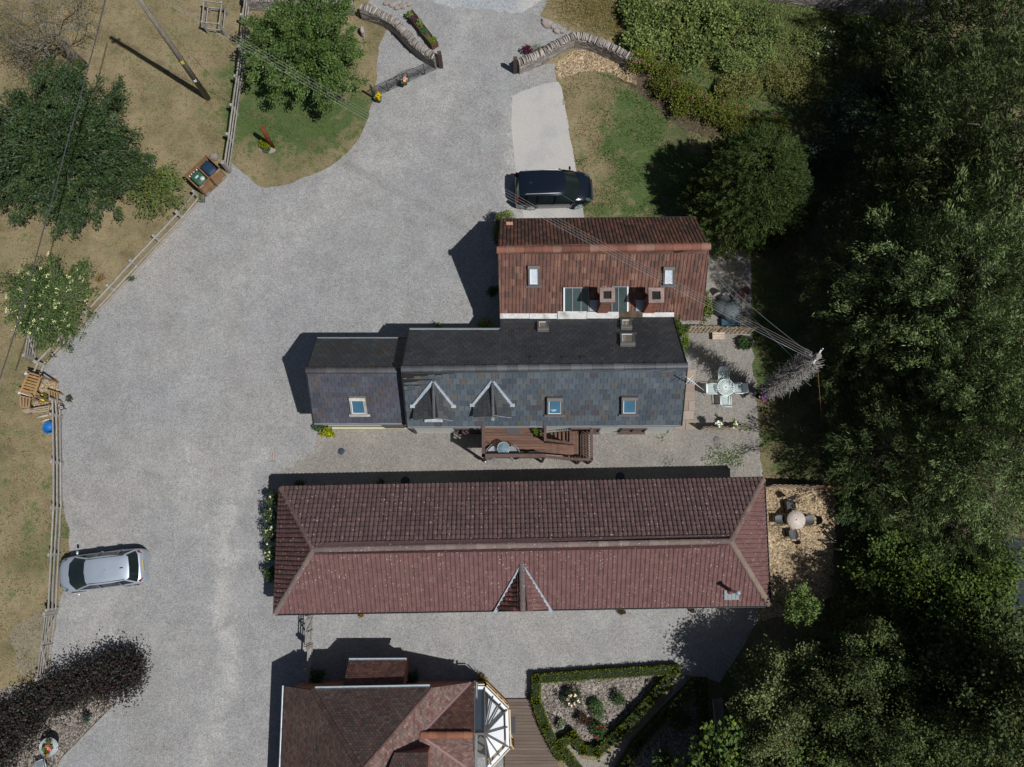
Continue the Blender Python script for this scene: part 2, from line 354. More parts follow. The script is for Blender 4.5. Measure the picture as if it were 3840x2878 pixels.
def build_ground():
    xs = [-260, -120, -60, -40] + [-30 + 0.42 * i for i in range(int(66 / 0.42))] + [40, 60, 120, 260]
    ys = [-260, -120, -60, -30] + [-14 + 0.42 * i for i in range(int(46 / 0.42))] + [40, 60, 120, 260]
    nx, ny = len(xs), len(ys)
    vs = [(x, y, 0.0) for y in ys for x in xs]
    fs = [(j * nx + i, j * nx + i + 1, (j + 1) * nx + i + 1, (j + 1) * nx + i) for j in range(ny - 1) for i in range(nx - 1)]
    me = bpy.data.meshes.new("ground"); me.from_pydata(vs, [], fs)
    at = me.color_attributes.new("tint", 'FLOAT_COLOR', 'POINT')
    buf = np.zeros((len(vs), 4), dtype=np.float32); buf[:, 3] = 1
    for k, (x, y, z) in enumerate(vs):
        if -35 < x < 42 and -20 < y < 36:
            px, py = ground_uv(x, y); buf[k, 0] = min(1.0, interior(px, py, GREEN)); buf[k, 1] = min(1.0, interior(px, py, SOIL))
        else: buf[k, 0] = 0.3
    at.data.foreach_set("color", buf.ravel())
    me.materials.append(M['grass']); o = bpy.data.objects.new("ground", me); C.objects.link(o)
    tag(o, "sun-dried lawn and rough grass around the buildings", "lawn", kind="structure")
build_ground()

def outline(pts, z, jag=0.06, step=0.28, closed=True):
    w = [P(p[0], p[1], z) if len(p) == 2 else Vector(p) for p in pts]; out = []
    n = len(w)
    for k in range(n if closed else n - 1):
        a, b = w[k], w[(k + 1) % n]; m = max(1, int((b - a).length / step)); nn = Vector((-(b - a).y, (b - a).x, 0)); nn = nn.normalized() if nn.length > 0 else nn
        for j in range(m):
            q = a.lerp(b, j / m)
            if j: q = q + nn * rng(-jag, jag)
            q.z = z; out.append(q)
    return out
def sheet(name, pts, z, mat, label, cat, jag=0.06, kind="structure"):
    o3 = outline(pts, z, jag); mb = MB(); mb.v = [tuple(p) for p in o3]
    for t in tessellate_polygon([o3]):
        a, b, c = t
        if ((o3[b] - o3[a]).cross(o3[c] - o3[a])).z < 0: t = (a, c, b)
        mb.f.append(tuple(t)); mb.c.append((1, 1, 1)); mb.sm.append(False)
    return tag(mb.build(name, mat), label, cat, kind=kind)

GR = [(1500, -120), (2120, -120), (2060, -10), (2025, 60), (2100, 92), (2150, 120), (2150, 180), (1945, 262), (2085, 236), (2085, 300), (2100, 330), (2165, 660), (2196, 835), (2240, 900),
      (2560, 900), (2810, 905), (2818, 1100), (2816, 1300), (2818, 1400), (2835, 1500), (2845, 1600), (2850, 1700), (2858, 1790), (2860, 2300), (2700, 2560), (2560, 2530), (2500, 2520), (2300, 2500), (2000, 2520), (2005, 2620),
      (1990, 3100), (150, 3100), (217, 2878), (243, 2835), (434, 2640), (300, 2560), (184, 2545), (200, 2400), (219, 2290), (222, 2262), (232, 2232), (252, 2180), (262, 2120), (258, 2040), (262, 1990), (248, 1950), (237, 1909), (231, 1800), (230, 1700), (228, 1600),
      (232, 1550), (215, 1470), (165, 1440), (160, 1400), (170, 1372), (260, 1280), (347, 1187), (438, 1093), (521, 1002), (604, 911), (690, 824), (755, 745), (800, 700), (868, 640),
      (868, 612), (929, 660), (960, 692), (999, 706), (1064, 695), (1164, 660), (1238, 625), (1299, 577), (1346, 521), (1368, 473), (1383, 438), (1399, 382), (1414, 295), (1412, 243), (1420, 174), (1455, 104), (1440, 60), (1380, 10), (1400, -60)]
sheet("gravel_drive", GR, 0.004, M['gravel'], "pale grey gravel drive and yard between the buildings", "gravel", 0.05)
sheet("bare_patch", [(219, 2285), (150, 2292), (85, 2328), (32, 2378), (43, 2418), (56, 2479), (87, 2536), (190, 2545), (205, 2400)], 0.003, gravel("bare_ground", (0.235, 0.195, 0.145), (0.20, 0.175, 0.12), patch=.5), "bare sandy ground beside the field gate", "bare ground", 0.12)
sheet("road", [(1640, -300), (1625, 12), (1680, 22), (1760, 34), (1850, 40), (1935, 50), (1985, 30), (2040, 0), (2080, -300)], 0.008, M['asphalt'], "worn grey tarmac lane at the gateway", "road", 0.12)
sheet("path_gravel", [(2560, 905), (2812, 905), (2818, 1300), (2835, 1500), (2850, 1700), (2858, 1810), (1000, 1850), (1010, 1790), (1180, 1700), (1180, 1600), (2200, 1560), (2590, 1400), (2560, 1150)], 0.008, M['gravel2'], "brownish gravel path around the slate cottage", "gravel", 0.15)
sheet("parking_pad", [(1921, 360), (1958, 343), (2007, 326), (2060, 311), (2094, 308), (2107, 330), (2133, 480), (2163, 651), (2178, 735), (2193, 826), (1964, 826), (1960, 785), (1938, 700), (1926, 560), (1916, 470)], 0.012, M['concrete'], "pale concrete parking pad beside the lawn", "paving", 0.02)
sheet("chip_border", [(2088, 232), (2150, 190), (2210, 160), (2260, 175), (2340, 220), (2380, 260), (2390, 320), (2340, 305), (2280, 272), (2210, 268), (2150, 280), (2100, 300), (2078, 268)], 0.012, M['chips'], "golden wood chip border at the foot of the stone wall", "wood chips", 0.05)
sheet("soil_edge", [(2290, 300), (2360, 318), (2420, 370), (2500, 440), (2580, 490), (2660, 520), (2700, 500), (2560, 380), (2400, 240), (2385, 270)], 0.008, M['soil'], "bare soil strip under the shrub border", "soil", 0.07)
sheet("patio_chips", [(2862, 1826), (2960, 1826), (3080, 1830), (3130, 1826), (3135, 1900), (3125, 2100), (3140, 2230), (3000, 2300), (2840, 2330), (2835, 2000)], 0.012, M['chips'], "wood chip patio beyond the end of the long building", "wood chips", 0.05)
sheet("arbour_chips", [(208, 1412), (222, 1475), (236, 1560), (180, 1535), (120, 1530), (128, 1505), (150, 1450), (165, 1435)], 0.012, M['chips'], "wood chips spread under the rustic seat and arch", "wood chips", 0.05)
sheet("hedge_bed", [(434, 2640), (243, 2835), (190, 2900), (60, 3000), (-60, 2900), (-60, 2600), (100, 2560), (300, 2590)], 0.012, M['mulch'], "bark-covered bed under the purple hedge", "bed", 0.03)
sheet("chip_bed", [(2430, 3000), (2330, 2880), (2600, 2640), (2640, 2600), (2640, 3000)], 0.012, M['mulch'], "bark-covered bed behind the second box hedge", "bed", 0.03)
sheet("rose_bed", [(2015, 2555), (2500, 2525), (2330, 2700), (2180, 2840), (2090, 2800), (2030, 2660)], 0.012, M['mulch'], "bark-covered rose bed inside the clipped box hedge", "bed", 0.03)
sheet("garden_path", [(2560, 2520), (2575, 2560), (2500, 2640), (2370, 2760), (2290, 2900), (2130, 2900), (2095, 2820), (2130, 2790), (2180, 2846), (2240, 2850), (2330, 2790), (2430, 2690), (2520, 2600), (2530, 2540)], 0.016, M['gravel3'], "narrow gravel path between the two box hedges", "path", 0.04)
sheet("river", [(3640, 2060), (4300, 1900), (4300, 2500), (3760, 2480), (3660, 2300)], 0.006, glassmat("river_water", (0.03, 0.036, 0.046), 0.6, 0, 0.08), "dull blue-grey river glimpsed beyond the trees", "river", 0.2)
# stone slabs beside the gable
def slabs(name, quads, label, group=None, mat='slab'):
    for k, (q, lb) in enumerate(quads):
        mb = MB(); w = [P(x, y, 0) for x, y in q]; t = rng(0.85, 1.12)
        c = sum(w, Vector()) / len(w); w = [c + (p - c) * 0.965 for p in w]
        mb.prism(w[::-1] if (w[1] - w[0]).cross(w[2] - w[0]).z < 0 else w, 0.004, 0.035, (t, t * rng(0.94, 1.02), t * rng(0.92, 1.02)))
        tag(mb.build(name, M[mat]), lb, "paving slab", group)
slabs("stone_slab", [([(2575, 1388), (2610, 1386), (2608, 1425), (2574, 1427)], "stone slab at the top end of the row beside the slate gable"),
    ([(2572, 1427), (2608, 1426), (2606, 1468), (2568, 1468)], "pinkish stone slab under the fallen-looking aerial, second from the top of the row"),
    ([(2568, 1468), (2606, 1468), (2604, 1504), (2564, 1504)], "stone slab in the middle of the row beside the slate gable"),
    ([(2562, 1505), (2582, 1505), (2580, 1541), (2558, 1541)], "small dark stone slab against the slate gable"),
    ([(2583, 1505), (2606, 1504), (2604, 1541), (2582, 1541)], "squarish pink stone slab to the right of the small dark one"),
    ([(2556, 1542), (2604, 1542), (2600, 1574), (2553, 1574)], "stone slab shaded by the lower wattle hurdle"),
    ([(2535, 1576), (2570, 1576), (2568, 1612), (2528, 1610)], "stone slab at the corner of the slate gable wall"),
    ([(2571, 1576), (2600, 1576), (2618, 1600), (2600, 1612), (2570, 1612)], "last stone slab of the row, half lit, by the hurdle foot")], "")

# ---------------------------------------------------------------- roofs
def facet(mb, poly, tw, ch, kind, tints, amp=0.045, lift=0.03, r=None, prob=None):
    r = r or R
    poly = [Vector(p) for p in poly]
    n = Vector((0, 0, 0))
    for k in range(len(poly)): n += (poly[k] - poly[0]).cross(poly[(k + 1) % len(poly)] - poly[0])
    n.normalize()
    if n.z < 0: n = -n
    U = (poly[1] - poly[0]).normalized(); V = n.cross(U)
    if V.z < 0: V = -V
    O = poly[0]
    q = [((p - O).dot(U), (p - O).dot(V)) for p in poly]
    vmax = max(p[1] for p in q)
    def bounds(v):
        v = min(max(v, 1e-4), vmax - 1e-4); xs = []
        for k in range(len(q)):
            (u0, v0), (u1, v1) = q[k], q[(k + 1) % len(q)]
            if (v0 - v) * (v1 - v) <= 0 and v0 != v1: xs.append(u0 + (u1 - u0) * (v - v0) / (v1 - v0))
        return (min(xs), max(xs)) if xs else (0, 0)
    W3 = lambda u, v, h: O + U * u + V * v + n * h
    nc = max(1, int(round(vmax / ch))); ch = vmax / nc
    for i in range(nc):
        v0 = i * ch; v1 = (i + 1) * ch; a0, b0 = bounds(v0); a1, b1 = bounds(min(v1, vmax)); lo = min(a0, a1); hi = max(b0, b1)
        st = (0.5 * tw if (kind == 'flat' and i % 2) else 0.0)
        j0 = int(math.floor((lo - st) / tw)); j1 = int(math.ceil((hi - st) / tw))
        for j in range(j0, j1):
            t = r.choice(tints) if prob is None else r.choices(tints, prob)[0]
            k = r.uniform(0.88, 1.12); t = (t[0] * k, t[1] * k, t[2] * k)
            u0 = st + j * tw; u1 = u0 + tw
            if kind == 'flat':
                g = 0.006; jr = r.uniform(-0.008, 0.008); lf = lift * r.uniform(0.7, 1.25)
                uu = [u0 + g, u1 - g]; hs = [0, 0]
            elif kind == 'roman':
                uu = [u0, u0 + tw * .3, u0 + tw * .42, u0 + tw * .58, u0 + tw * .78, u0 + tw * .9]; uu.append(u1); hs = [0, 0, .7, 1, .7, 0, 0]; hs = [h * amp for h in hs]; jr = 0; lf = lift
            else:
                uu = [u0 + tw * s for s in (0.02, .14, .34, .58, .8, .97)]; hs = [h * amp for h in (0.0, .75, 1.0, .92, .55, 0.0)]; jr = r.uniform(-0.004, 0.004); lf = lift
            A = [min(max(x, a0), b0) for x in uu]; B = [min(max(x, a1), b1) for x in uu]
            if A[-1] - A[0] < 1e-3 and B[-1] - B[0] < 1e-3: continue
            low = [W3(x, v0 - 0.02 + jr, lf + h) for x, h in zip(A, hs)]
            top = [W3(x, v1 + 0.01, 0.004 + h * 0.9) for x, h in zip(B, hs)]
            drop = [W3(x, v0 - 0.02 + jr, -0.005) for x in A]
            mb.grid([low, top], t, False); mb.grid([drop, low], (t[0] * 0.8, t[1] * 0.8, t[2] * 0.8), False)  # front edge of each tile tinted darker, painting shade at the step
def deck_under(mb, poly, th=0.09, drop=0.012):
    poly = [Vector(p) for p in poly]; n = (poly[1] - poly[0]).cross(poly[2] - poly[0]).normalized()
    if n.z < 0: n = -n; poly = poly[::-1]
    a = [p - n * drop for p in poly]; b = [p - n * (drop + th) for p in poly]
    mb.face(a); mb.face(b[::-1])
    for k in range(len(a)): mb.face([a[k], b[k], b[(k + 1) % len(a)], a[(k + 1) % len(a)]])
def roof_part(parent, polys, tw, ch, kind, tints, mat, name="roof", amp=0.045, lift=0.03, prob=None, label=None):
    mb = MB()
    for p in polys: facet(mb, p, tw, ch, kind, tints, amp, lift, prob=prob)
    o = mb.build(name, mat, parent)
    if label: tag(o, label)
    u = MB()
    for p in polys: deck_under(u, p)
    u.build("roof_deck", M['dark'], o)
    return o
def caps(parent, a, b, rad, ln, tints, mat, name="ridge_tiles", seg=7, flat=False, lift=0.0):
    a = Vector(a); b = Vector(b); mb = MB(); d = b - a; n = max(1, int(round(d.length / ln))); d.normalize()
    sd = d.cross(Vector((0, 0, 1))).normalized(); up = sd.cross(d).normalized(); L = (b - a).length / n
    for k in range(n):
        t = R.choice(tints); q = rng(0.85, 1.15); t = tuple(x * q for x in t)
        p0 = a + d * (L * k); p1 = a + d * (L * (k + 1) + 0.012)
        def ring(p, r_): return [p + sd * (math.cos(x) * r_) + up * (math.sin(x) * r_ * (0.55 if flat else 0.8) + lift - 0.02) for x in [math.pi * j / seg for j in range(seg + 1)]]
        rA = rad * 1.07; rB = rad * 0.96
        mb.grid([ring(p0, 0.01), ring(p0, rA), ring(p1, rB), ring(p1, 0.01)], t, False)
    return mb.build(name, mat, parent)
def wallring(mb, pts, z0, tops, tint=(1, 1, 1)):
    n = len(pts)
    for k in range(n):
        a, b = pts[k], pts[(k + 1) % n]
        mb.face([(a[0], a[1], z0), (b[0], b[1], z0), (b[0], b[1], tops[(k + 1) % n]), (a[0], a[1], tops[k])], tint)
def lathe_pipe(mb, a, b, r, tint=(1, 1, 1)): mb.tube([a, b], r, 8, tint)
def gutter(parent, a, b, mat, r=0.055, off=0.04, name="gutter"):
    a = Vector(a); b = Vector(b); d = (b - a).normalized(); sd = d.cross(Vector((0, 0, 1))).normalized(); mb = MB()
    rows = []
    for p in (a, b):
        rows.append([p + sd * (math.cos(x) * r) + Vector((0, 0, math.sin(x) * r - 0.05)) for x in [math.pi + math.pi * j / 6 for j in range(7)]])
    mb.grid(rows, (1, 1, 1), True)
    rows = []
    for p in (a, b):
        rows.append([p + sd * (math.cos(x) * (r + .008)) + Vector((0, 0, math.sin(x) * (r + .008) - 0.05)) for x in [math.pi + math.pi * j / 6 for j in range(7)]])
    mb.grid(rows, (1, 1, 1), True)
    for s in (-1, 1):
        mb.beam(a + sd * s * r + Vector((0, 0, -0.045)), b + sd * s * r + Vector((0, 0, -0.045)), 0.018, 0.018)
    return mb.build(name, mat, parent)
def rooflight(parent, quad, n, glassm, frm=M['frame'], top_cowl=True, label=None, blind=None):
    """quad: four points on the roof plane (top-left, top-right, bottom-right, bottom-left)"""
    q = [Vector(p) for p in quad]; n = Vector(n).normalized(); h = 0.15
    c = sum(q, Vector()) / 4
    inn = [c + (p - c) * 0.74 for p in q]
    # keep the frame width even, wider at the head
    U = (q[1] - q[0]).normalized(); V = (q[0] - q[3]).normalized(); fw = 0.085
    inn = [q[0] + U * fw - V * (0.17 if top_cowl else 0.09), q[1] - U * fw - V * (0.17 if top_cowl else 0.09), q[2] - U * fw + V * 0.09, q[3] + U * fw + V * 0.09]
    mb = MB()
    o_lo = [p - n * 0.02 for p in q]; o_hi = [p + n * h for p in q]; i_hi = [p + n * h for p in inn]; i_lo = [p + n * (h - 0.05) for p in inn]
    for k in range(4):
        k2 = (k + 1) % 4
        mb.face([o_lo[k], o_hi[k], o_hi[k2], o_lo[k2]]); mb.face([o_hi[k], i_hi[k], i_hi[k2], o_hi[k2]]); mb.face([i_hi[k], i_lo[k], i_lo[k2], i_hi[k2]])
    if top_cowl:
        a = [q[0] - V * 0.13, q[1] - V * 0.13, q[1] + V * 0.02, q[0] + V * 0.02]
        mb.hexa([p + n * h for p in a[::-1]], [p + n * (h + 0.045) for p in a[::-1]], (1.7, 1.65, 1.55))
    # apron flashing under the sill
    a = [q[3] - U * 0.1, q[2] + U * 0.1, q[2] + U * 0.1 - V * 0.13, q[3] - U * 0.1 - V * 0.13]
    mb.face([p + n * 0.062 for p in a], (1.25, 1.3, 1.4))
    o = mb.build("roof_window", frm, parent)
    if label: tag(o, label)
    g = MB(); g.face([p + n * (h - 0.045) for p in inn]); g.build("pane", glassm, o)
    e = MB()
    e.beam(inn[0] + n * (h - .03) + U * .012, inn[3] + n * (h - .03) + U * .012, 0.022, 0.02); e.beam(inn[1] + n * (h - .03) - U * .012, inn[2] + n * (h - .03) - U * .012, 0.022, 0.02); e.beam(inn[2] + n * (h - .03) + V * .012, inn[3] + n * (h - .03) + V * .012, 0.022, 0.02)
    e.build("sash", M['whitepaint'], o)
    return o
def plane_n(a, b, c):
    n = (Vector(b) - Vector(a)).cross(Vector(c) - Vector(a)).normalized(); return n if n.z > 0 else -n
def on_plane(px, py, a, n):
    """point of the sloping plane through a with normal n seen at a survey position"""
    d = P(px, py, 0) - Vector((0, 0, CH)); o = Vector((0, 0, CH)); t = (Vector(a) - o).dot(n) / d.dot(n); return o + d * t

G_white = glassmat("blind_behind_glass", (0.62, 0.68, 0.74), 0.08)
G_blue = glassmat("roof_window_glass", (0.05, 0.13, 0.20), 0.06)
G_cream = glassmat("painted_lit_reveal_glass", (0.22, 0.20, 0.15), 0.1)  # cream of a sunlit reveal put into the glass colour

# ---- slate tints
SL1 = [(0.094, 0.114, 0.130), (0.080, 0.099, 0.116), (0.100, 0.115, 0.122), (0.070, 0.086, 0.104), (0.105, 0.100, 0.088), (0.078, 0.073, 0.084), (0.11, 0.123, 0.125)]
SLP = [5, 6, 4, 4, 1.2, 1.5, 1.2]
SLN = [(0.040, 0.046, 0.054), (0.048, 0.053, 0.060), (0.044, 0.045, 0.049), (0.056, 0.058, 0.060)]  # darker set for slopes turned from the sun, shade put into the colour
SLA = [(0.082, 0.082, 0.102), (0.072, 0.073, 0.092), (0.092, 0.076, 0.072), (0.078, 0.090, 0.108), (0.084, 0.078, 0.094), (0.080, 0.080, 0.100), (0.088, 0.095, 0.112), (0.074, 0.075, 0.096)]

# ================================================================ slate cottage (long, with dormers)
zN, zS, zR, zN2 = 3.62, 3.62, 5.80, 2.90
nw = P(1535, 1240, zN); sw = P(1528, 1599, zS); rw = P(1508, 1385, zR); re_ = P(2575, 1372, zR); se = P(2554, 1594, zS); ne = P(2523, 1195, zN2)
nS = plane_n(sw, se, re_); nN = plane_n(nw, rw, re_)
def onN(px, py): return on_plane(px, py, rw, nN)
def onS(px, py): return on_plane(px, py, rw, nS)
mid1 = onN(1876, 1240); mid0 = onN(1876, 1196); ne = onN(2523, 1192)
cot = thing("slate_cottage", "long slate-roofed cottage with two gabled dormers on its sunny side", "house", P(2040, 1500, 0))
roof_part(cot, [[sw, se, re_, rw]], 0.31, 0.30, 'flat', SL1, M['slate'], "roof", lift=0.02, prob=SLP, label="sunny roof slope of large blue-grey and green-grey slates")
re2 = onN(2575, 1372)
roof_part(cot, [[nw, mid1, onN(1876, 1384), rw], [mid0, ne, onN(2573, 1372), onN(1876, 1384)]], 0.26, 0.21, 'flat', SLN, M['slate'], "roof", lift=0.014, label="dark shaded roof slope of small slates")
caps(cot, rw + Vector((-.04, 0, 0.0)), re_ + Vector((0.04, 0, 0)), 0.15, 0.46, [(0.075, 0.08, 0.088), (0.09, 0.095, 0.1), (0.06, 0.065, 0.07)], M['slate'])
mb = MB(); ins = 0.22
g = [P(1528, 1599, zS), P(2554, 1594, zS), P(2523, 1195, zN2), P(1876, 1196, zN2), P(1876, 1240, zN), P(1535, 1240, zN)]
x0 = sw.x + .12; x1 = se.x - .1; y0 = sw.y + .09; y1 = nw.y - .2; yr = rw.y
# walls with gables
mb.face([(x0, y0, 0), (x1, y0, 0), (x1, y0, zS - .1), (x0, y0, zS - .1)])
mb.face([(x0, y1, 0), (x0, y0, 0), (x0, y0, zS - .1), (x0, yr, zR - .16), (x0, y1, zN - .1)])
yE = ne.y - .2
mb.face([(x1, y0, 0), (x1, yE, 0), (x1, yE, ne.z - .02), (x1, yr, zR - .16), (x1, y0, zS - .1)])
mb.face([(x1, yE, 0), (mid0.x, yE, 0), (mid0.x, yE, ne.z - .05), (x1, yE, ne.z - .05)])
mb.face([(mid0.x, y1, 0), (x0, y1, 0), (x0, y1, zN - .12), (mid0.x, y1, zN - .12)])
mb.face([(mid0.x, yE, 0), (mid0.x, y1, 0), (mid0.x, y1, zN - .1), (mid0.x, yE, zN2 - .1)])
mb.build("wall", M['white'], cot)
gutter(cot, (sw.x, sw.y - .03, sw.z), (se.x, se.y - .03, se.z), M['greygutter'])
gutter(cot, (mid1.x, nw.y + .06, nw.z), (nw.x, nw.y + .06, nw.z), M['greygutter'])
# verge of the gables
mb = MB()
for a, b, e in ((sw, rw, -.03), (nw, rw, -.03), (se, re_, .03), (ne, re_, .03)): mb = MB(); mb.beam(Vector(a) + Vector((e, 0, -.05)), Vector(b) + Vector((e, 0, -.05)), 0.05, 0.16); mb.build("verge_board", M['dark'], cot)
# windows in the sunny wall
def wall_window(parent, xa, xb, y, za, zb, sgn=-1, frm='whitepaint', label=None):
    mb = MB(); t = 0.07
    for a, b in (((xa, za), (xb, za)), ((xa, zb), (xb, zb))): mb.box(((a[0] + b[0]) / 2, y + sgn * .03, a[1]), abs(xb - xa) + t, .08, t)
    for x in (xa, (xa + xb) / 2, xb): mb.box((x, y + sgn * .03, (za + zb) / 2), t * .8, .075, zb - za - t)
    mb.box(((xa + xb) / 2, y + sgn * .09, za - .06), xb - xa + .2, .16, .05)
    o = mb.build("window", M[frm], parent)
    if label: tag(o, label)
    g = MB(); g.face([(xa, y + sgn * .02, za), (xb, y + sgn * .02, za), (xb, y + sgn * .02, zb), (xa, y + sgn * .02, zb)]); g.build("pane", M['glass'], o)
for xa in (sw.x + 2.1, 3.0, 5.2): wall_window(cot, xa, xa + 1.15, y0, 1.0, 2.2, frm='darkwood')
# roof windows
for (px, py, wd, hg, lb) in ((2081, 1520, 60, 66, "left of the two roof windows on the sunny slates, a round lampshade inside"), (2360, 1518, 60, 66, "right of the two roof windows on the sunny slates, plain blue glass")):
    q = [onS(px - wd / 2, py - hg / 2), onS(px + wd / 2, py - hg / 2), onS(px + wd / 2 - 1, py + hg / 2), onS(px - wd / 2 - 1, py + hg / 2)]
    o = rooflight(cot, q, nS, G_blue, label=lb)
    if px < 2200:
        mb = MB(); c = onS(px - 6, py + 8) + nS * 0.052; mb.lathe(c, [(0.0, 0.0), (.17, .001), (.17, .002), (0, .003)], 16, (0.32, 0.42, 0.5)); mb.build("lampshade", M['plastic'], o)
for (px, py, wd, hg, lb) in ((2037, 1229, 42, 34, "small open roof window near the valley on the dark slates, left"), (2349, 1222, 42, 34, "small roof window near the valley on the dark slates, right"), (2354, 1280, 56, 44, "larger roof window standing open on the dark slates")):
    q = [onN(px + wd / 2, py + hg / 2), onN(px - wd / 2, py + hg / 2), onN(px - wd / 2 - 2, py - hg / 2), onN(px + wd / 2 - 3, py - hg / 2)]
    rooflight(cot, q, nN, G_cream, label=lb)
# slate vents
for px, py in ((2000, 1343), (2120, 1343), (2188, 1343)):
    mb = MB(); q = [onN(px - 12, py - 4), onN(px + 12, py - 4), onN(px + 12, py + 5), onN(px - 12, py + 5)]; mb.hexa([p + nN * .01 for p in q], [p + nN * .055 for p in q], (1, 1, 1)); mb.build("slate_vent", M['gutter'], cot)

# dormers
def dormer(cx, apex_y, fy, half, eave_y, door=False, label=None):
    ap = onS(cx, apex_y); zr = ap.z
    ridge_f = P(cx + 3, fy, zr)                      # front of the ridge
    # valley feet on the main slope
    fl = onS(cx - half, eave_y); fr = onS(cx + half, eave_y); ze = (fl.z + fr.z) / 2 
    el = Vector((fl.x, ridge_f.y + .05, ze)); er = Vector((fr.x, ridge_f.y + .05, ze))
    d = thing("d", "", "", (0, 0, 0)); bpy.data.objects.remove(d)
    dm = MB(); tt = [(0.072, 0.082, 0.086), (0.085, 0.09, 0.088), (0.095, 0.092, 0.085), (0.062, 0.068, 0.072)]
    for pl in ([el, fl, ap, ridge_f], [er, fr, ap, ridge_f]):
        facet(dm, pl, 0.36, 0.30, 'flat', tt, lift=0.016)
    o = dm.build("dormer", M['slate'], cot)
    if label: tag(o, label)
    u = MB()
    for pl in ([el, fl, ap, ridge_f], [er, fr, ap, ridge_f]): deck_under(u, pl, 0.07)
    u.build("roof_deck", M['dark'], o)
    caps(o, ap, ridge_f, 0.07, 0.4, [(0.075, 0.08, 0.085), (0.085, 0.09, 0.09)], M['slate'])
    lm = MB()
    for f in (fl, fr):
        a = f + nS * .05; b = ap + nS * .05; sd = (b - a).cross(nS).normalized()
        lm.hexa([a - sd * .095 - nS * .06, b - sd * .095 - nS * .06, b + sd * .095 - nS * .06, a + sd * .095 - nS * .06], [a - sd * .095, b - sd * .095, b + sd * .095, a + sd * .095])
        lm.box(f + nS * .06, 0.34, 0.14, 0.03)
    lm.build("valley_lead", M['lead'], o)
    # cheeks and front
    yf = ridge_f.y + 0.22; s = MB()
    zb = ze - 0.35 if not door else 2.35
    xl, xr = el.x + .40, er.x - .40
    s.face([(xl, yf, zb), (xr, yf, zb), (xr, yf, ze - .02), (ridge_f.x, yf, zr - .16), (xl, yf, ze - .02)])
    s.face([(xl, yf, zb), (xl, yf, ze - .02), (xl, fl.y, ze - .02), (xl, fl.y, zb)]); s.face([(xr, yf, zb), (xr, fr.y, zb), (xr, fr.y, ze - .02), (xr, yf, ze - .02)])
    s.build("front", M['white'], o)
    b = MB()
    for e in (el, er): b.beam((e.x, ridge_f.y + .03, e.z - .03), (ridge_f.x, ridge_f.y + .03, zr - .03), 0.03, 0.06, (.28, .3, .33))
    b.box((xl, yf - .06, ze - .12), 0.13, 0.12, 0.2); b.box((xr, yf - .06, ze - .12), 0.13, 0.12, 0.2)
    b.build("bargeboard", M['whitepaint'], o)
    wb = MB()
    if door:
        wb.box(((xl + xr) / 2, yf - .03, 3.1), 1.0, .06, 1.6)
        for k in range(3): wb.box(((xl + xr) / 2, yf - .065, 2.6 + .5 * k), .8, .03, .3, tint=(.75, .75, .75))
        wb.build("door", M['sage'], o)
        l = MB(); l.lathe(((xl + xr) / 2, yf - .16, 3.98), [(.04, 0), (.1, -.03), (.1, -.12), (.06, -.18)], 12); l.tube([((xl + xr) / 2, yf, 4.0), ((xl + xr) / 2, yf - .16, 4.0)], .015); l.build("wall_lamp", M['greygutter'], o)
    else:
        for x in (xl + .28, (xl + xr) / 2, xr - .28): wb.box((x, yf - .03, ze - .2), .07, .07, .42)
        wb.box(((xl + xr) / 2, yf - .03, ze + .02), xr - xl - .5, .07, .06); wb.box(((xl + xr) / 2, yf - .03, ze - .4), xr - xl - .5, .07, .06)
        w_ = wb.build("window", M['darkwood'], o)
        l = MB(); l.box(((xl + xr) / 2, yf - .12, ze - .42), xr - xl - .1, .18, .03); l.build("sill", M['lead'], o)
        gg = MB(); gg.face([(xl + .28, yf - .015, ze - .38), (xr - .28, yf - .015, ze - .38), (xr - .28, yf - .015, ze), (xl + .28, yf - .015, ze)]); gg.build("pane", M['glass'], w_)
dormer(1624, 1433, 1571, 72, 1522, label="left dormer, over a small brown window")
dormer(1846, 1431, 1561, 70, 1518, door=True, label="right dormer, over the door to the balcony")
# down pipe and porch light on the sunny side
mb = MB(); mb.tube([P(2530, 1598, 3.3), P(2512, 1600, 3.0) + Vector((0, .1, 0)), P(2503, 1622, 0.2)], .045, 8); mb.build("downpipe", M['gutter'], cot); mb = MB(); mb.tube([P(1530, 1601, 3.3), P(1545, 1606, 3.0), P(1560, 1626, .2)], .045, 8); mb.build("downpipe", M['gutter'], cot)

# ================================================================ slate annex
an = thing("slate_annex", "lower purple-slated annex at the left end of the slate cottage", "outbuilding", P(1350, 1480, 0))
zA, zAr = 3.18, 5.04
a_nw = P(1194, 1272, zA); a_sw = P(1183, 1586, zA); a_rw = P(1148, 1390, zAr)
yN, yS, yRr, xW, xE = a_nw.y, a_sw.y, a_rw.y, -9.14, -4.66
A = lambda x, y, z: Vector((x, y, z))
roof_part(an, [[A(xW, yS, zA), A(xE, yS - .0, zA), A(xE, yRr, zAr), A(xW, yRr, zAr)]], 0.30, 0.27, 'flat', SLA, M['slate'], "roof", lift=0.018, label="sunny purple and brown slate slope")
roof_part(an, [[A(xW, yN, zA), A(xE, yN, zA), A(xE, yRr, zAr), A(xW, yRr, zAr)]], 0.26, 0.21, 'flat', SLN + [(0.055, 0.045, 0.038)], M['slate'], "roof", lift=0.014, label="shaded dark slate slope")
caps(an, A(xW - .03, yRr, zAr), A(xE, yRr, zAr), 0.15, 0.47, [(0.06, 0.055, 0.055), (0.07, 0.068, 0.07)], M['slate'])
mb = MB(); xx0, xx1 = xW + .12, xE - .02
mb.face([(xx0, yS + .2, 0), (xx1, yS + .2, 0), (xx1, yS + .2, zA - .1), (xx0, yS + .2, zA - .1)])
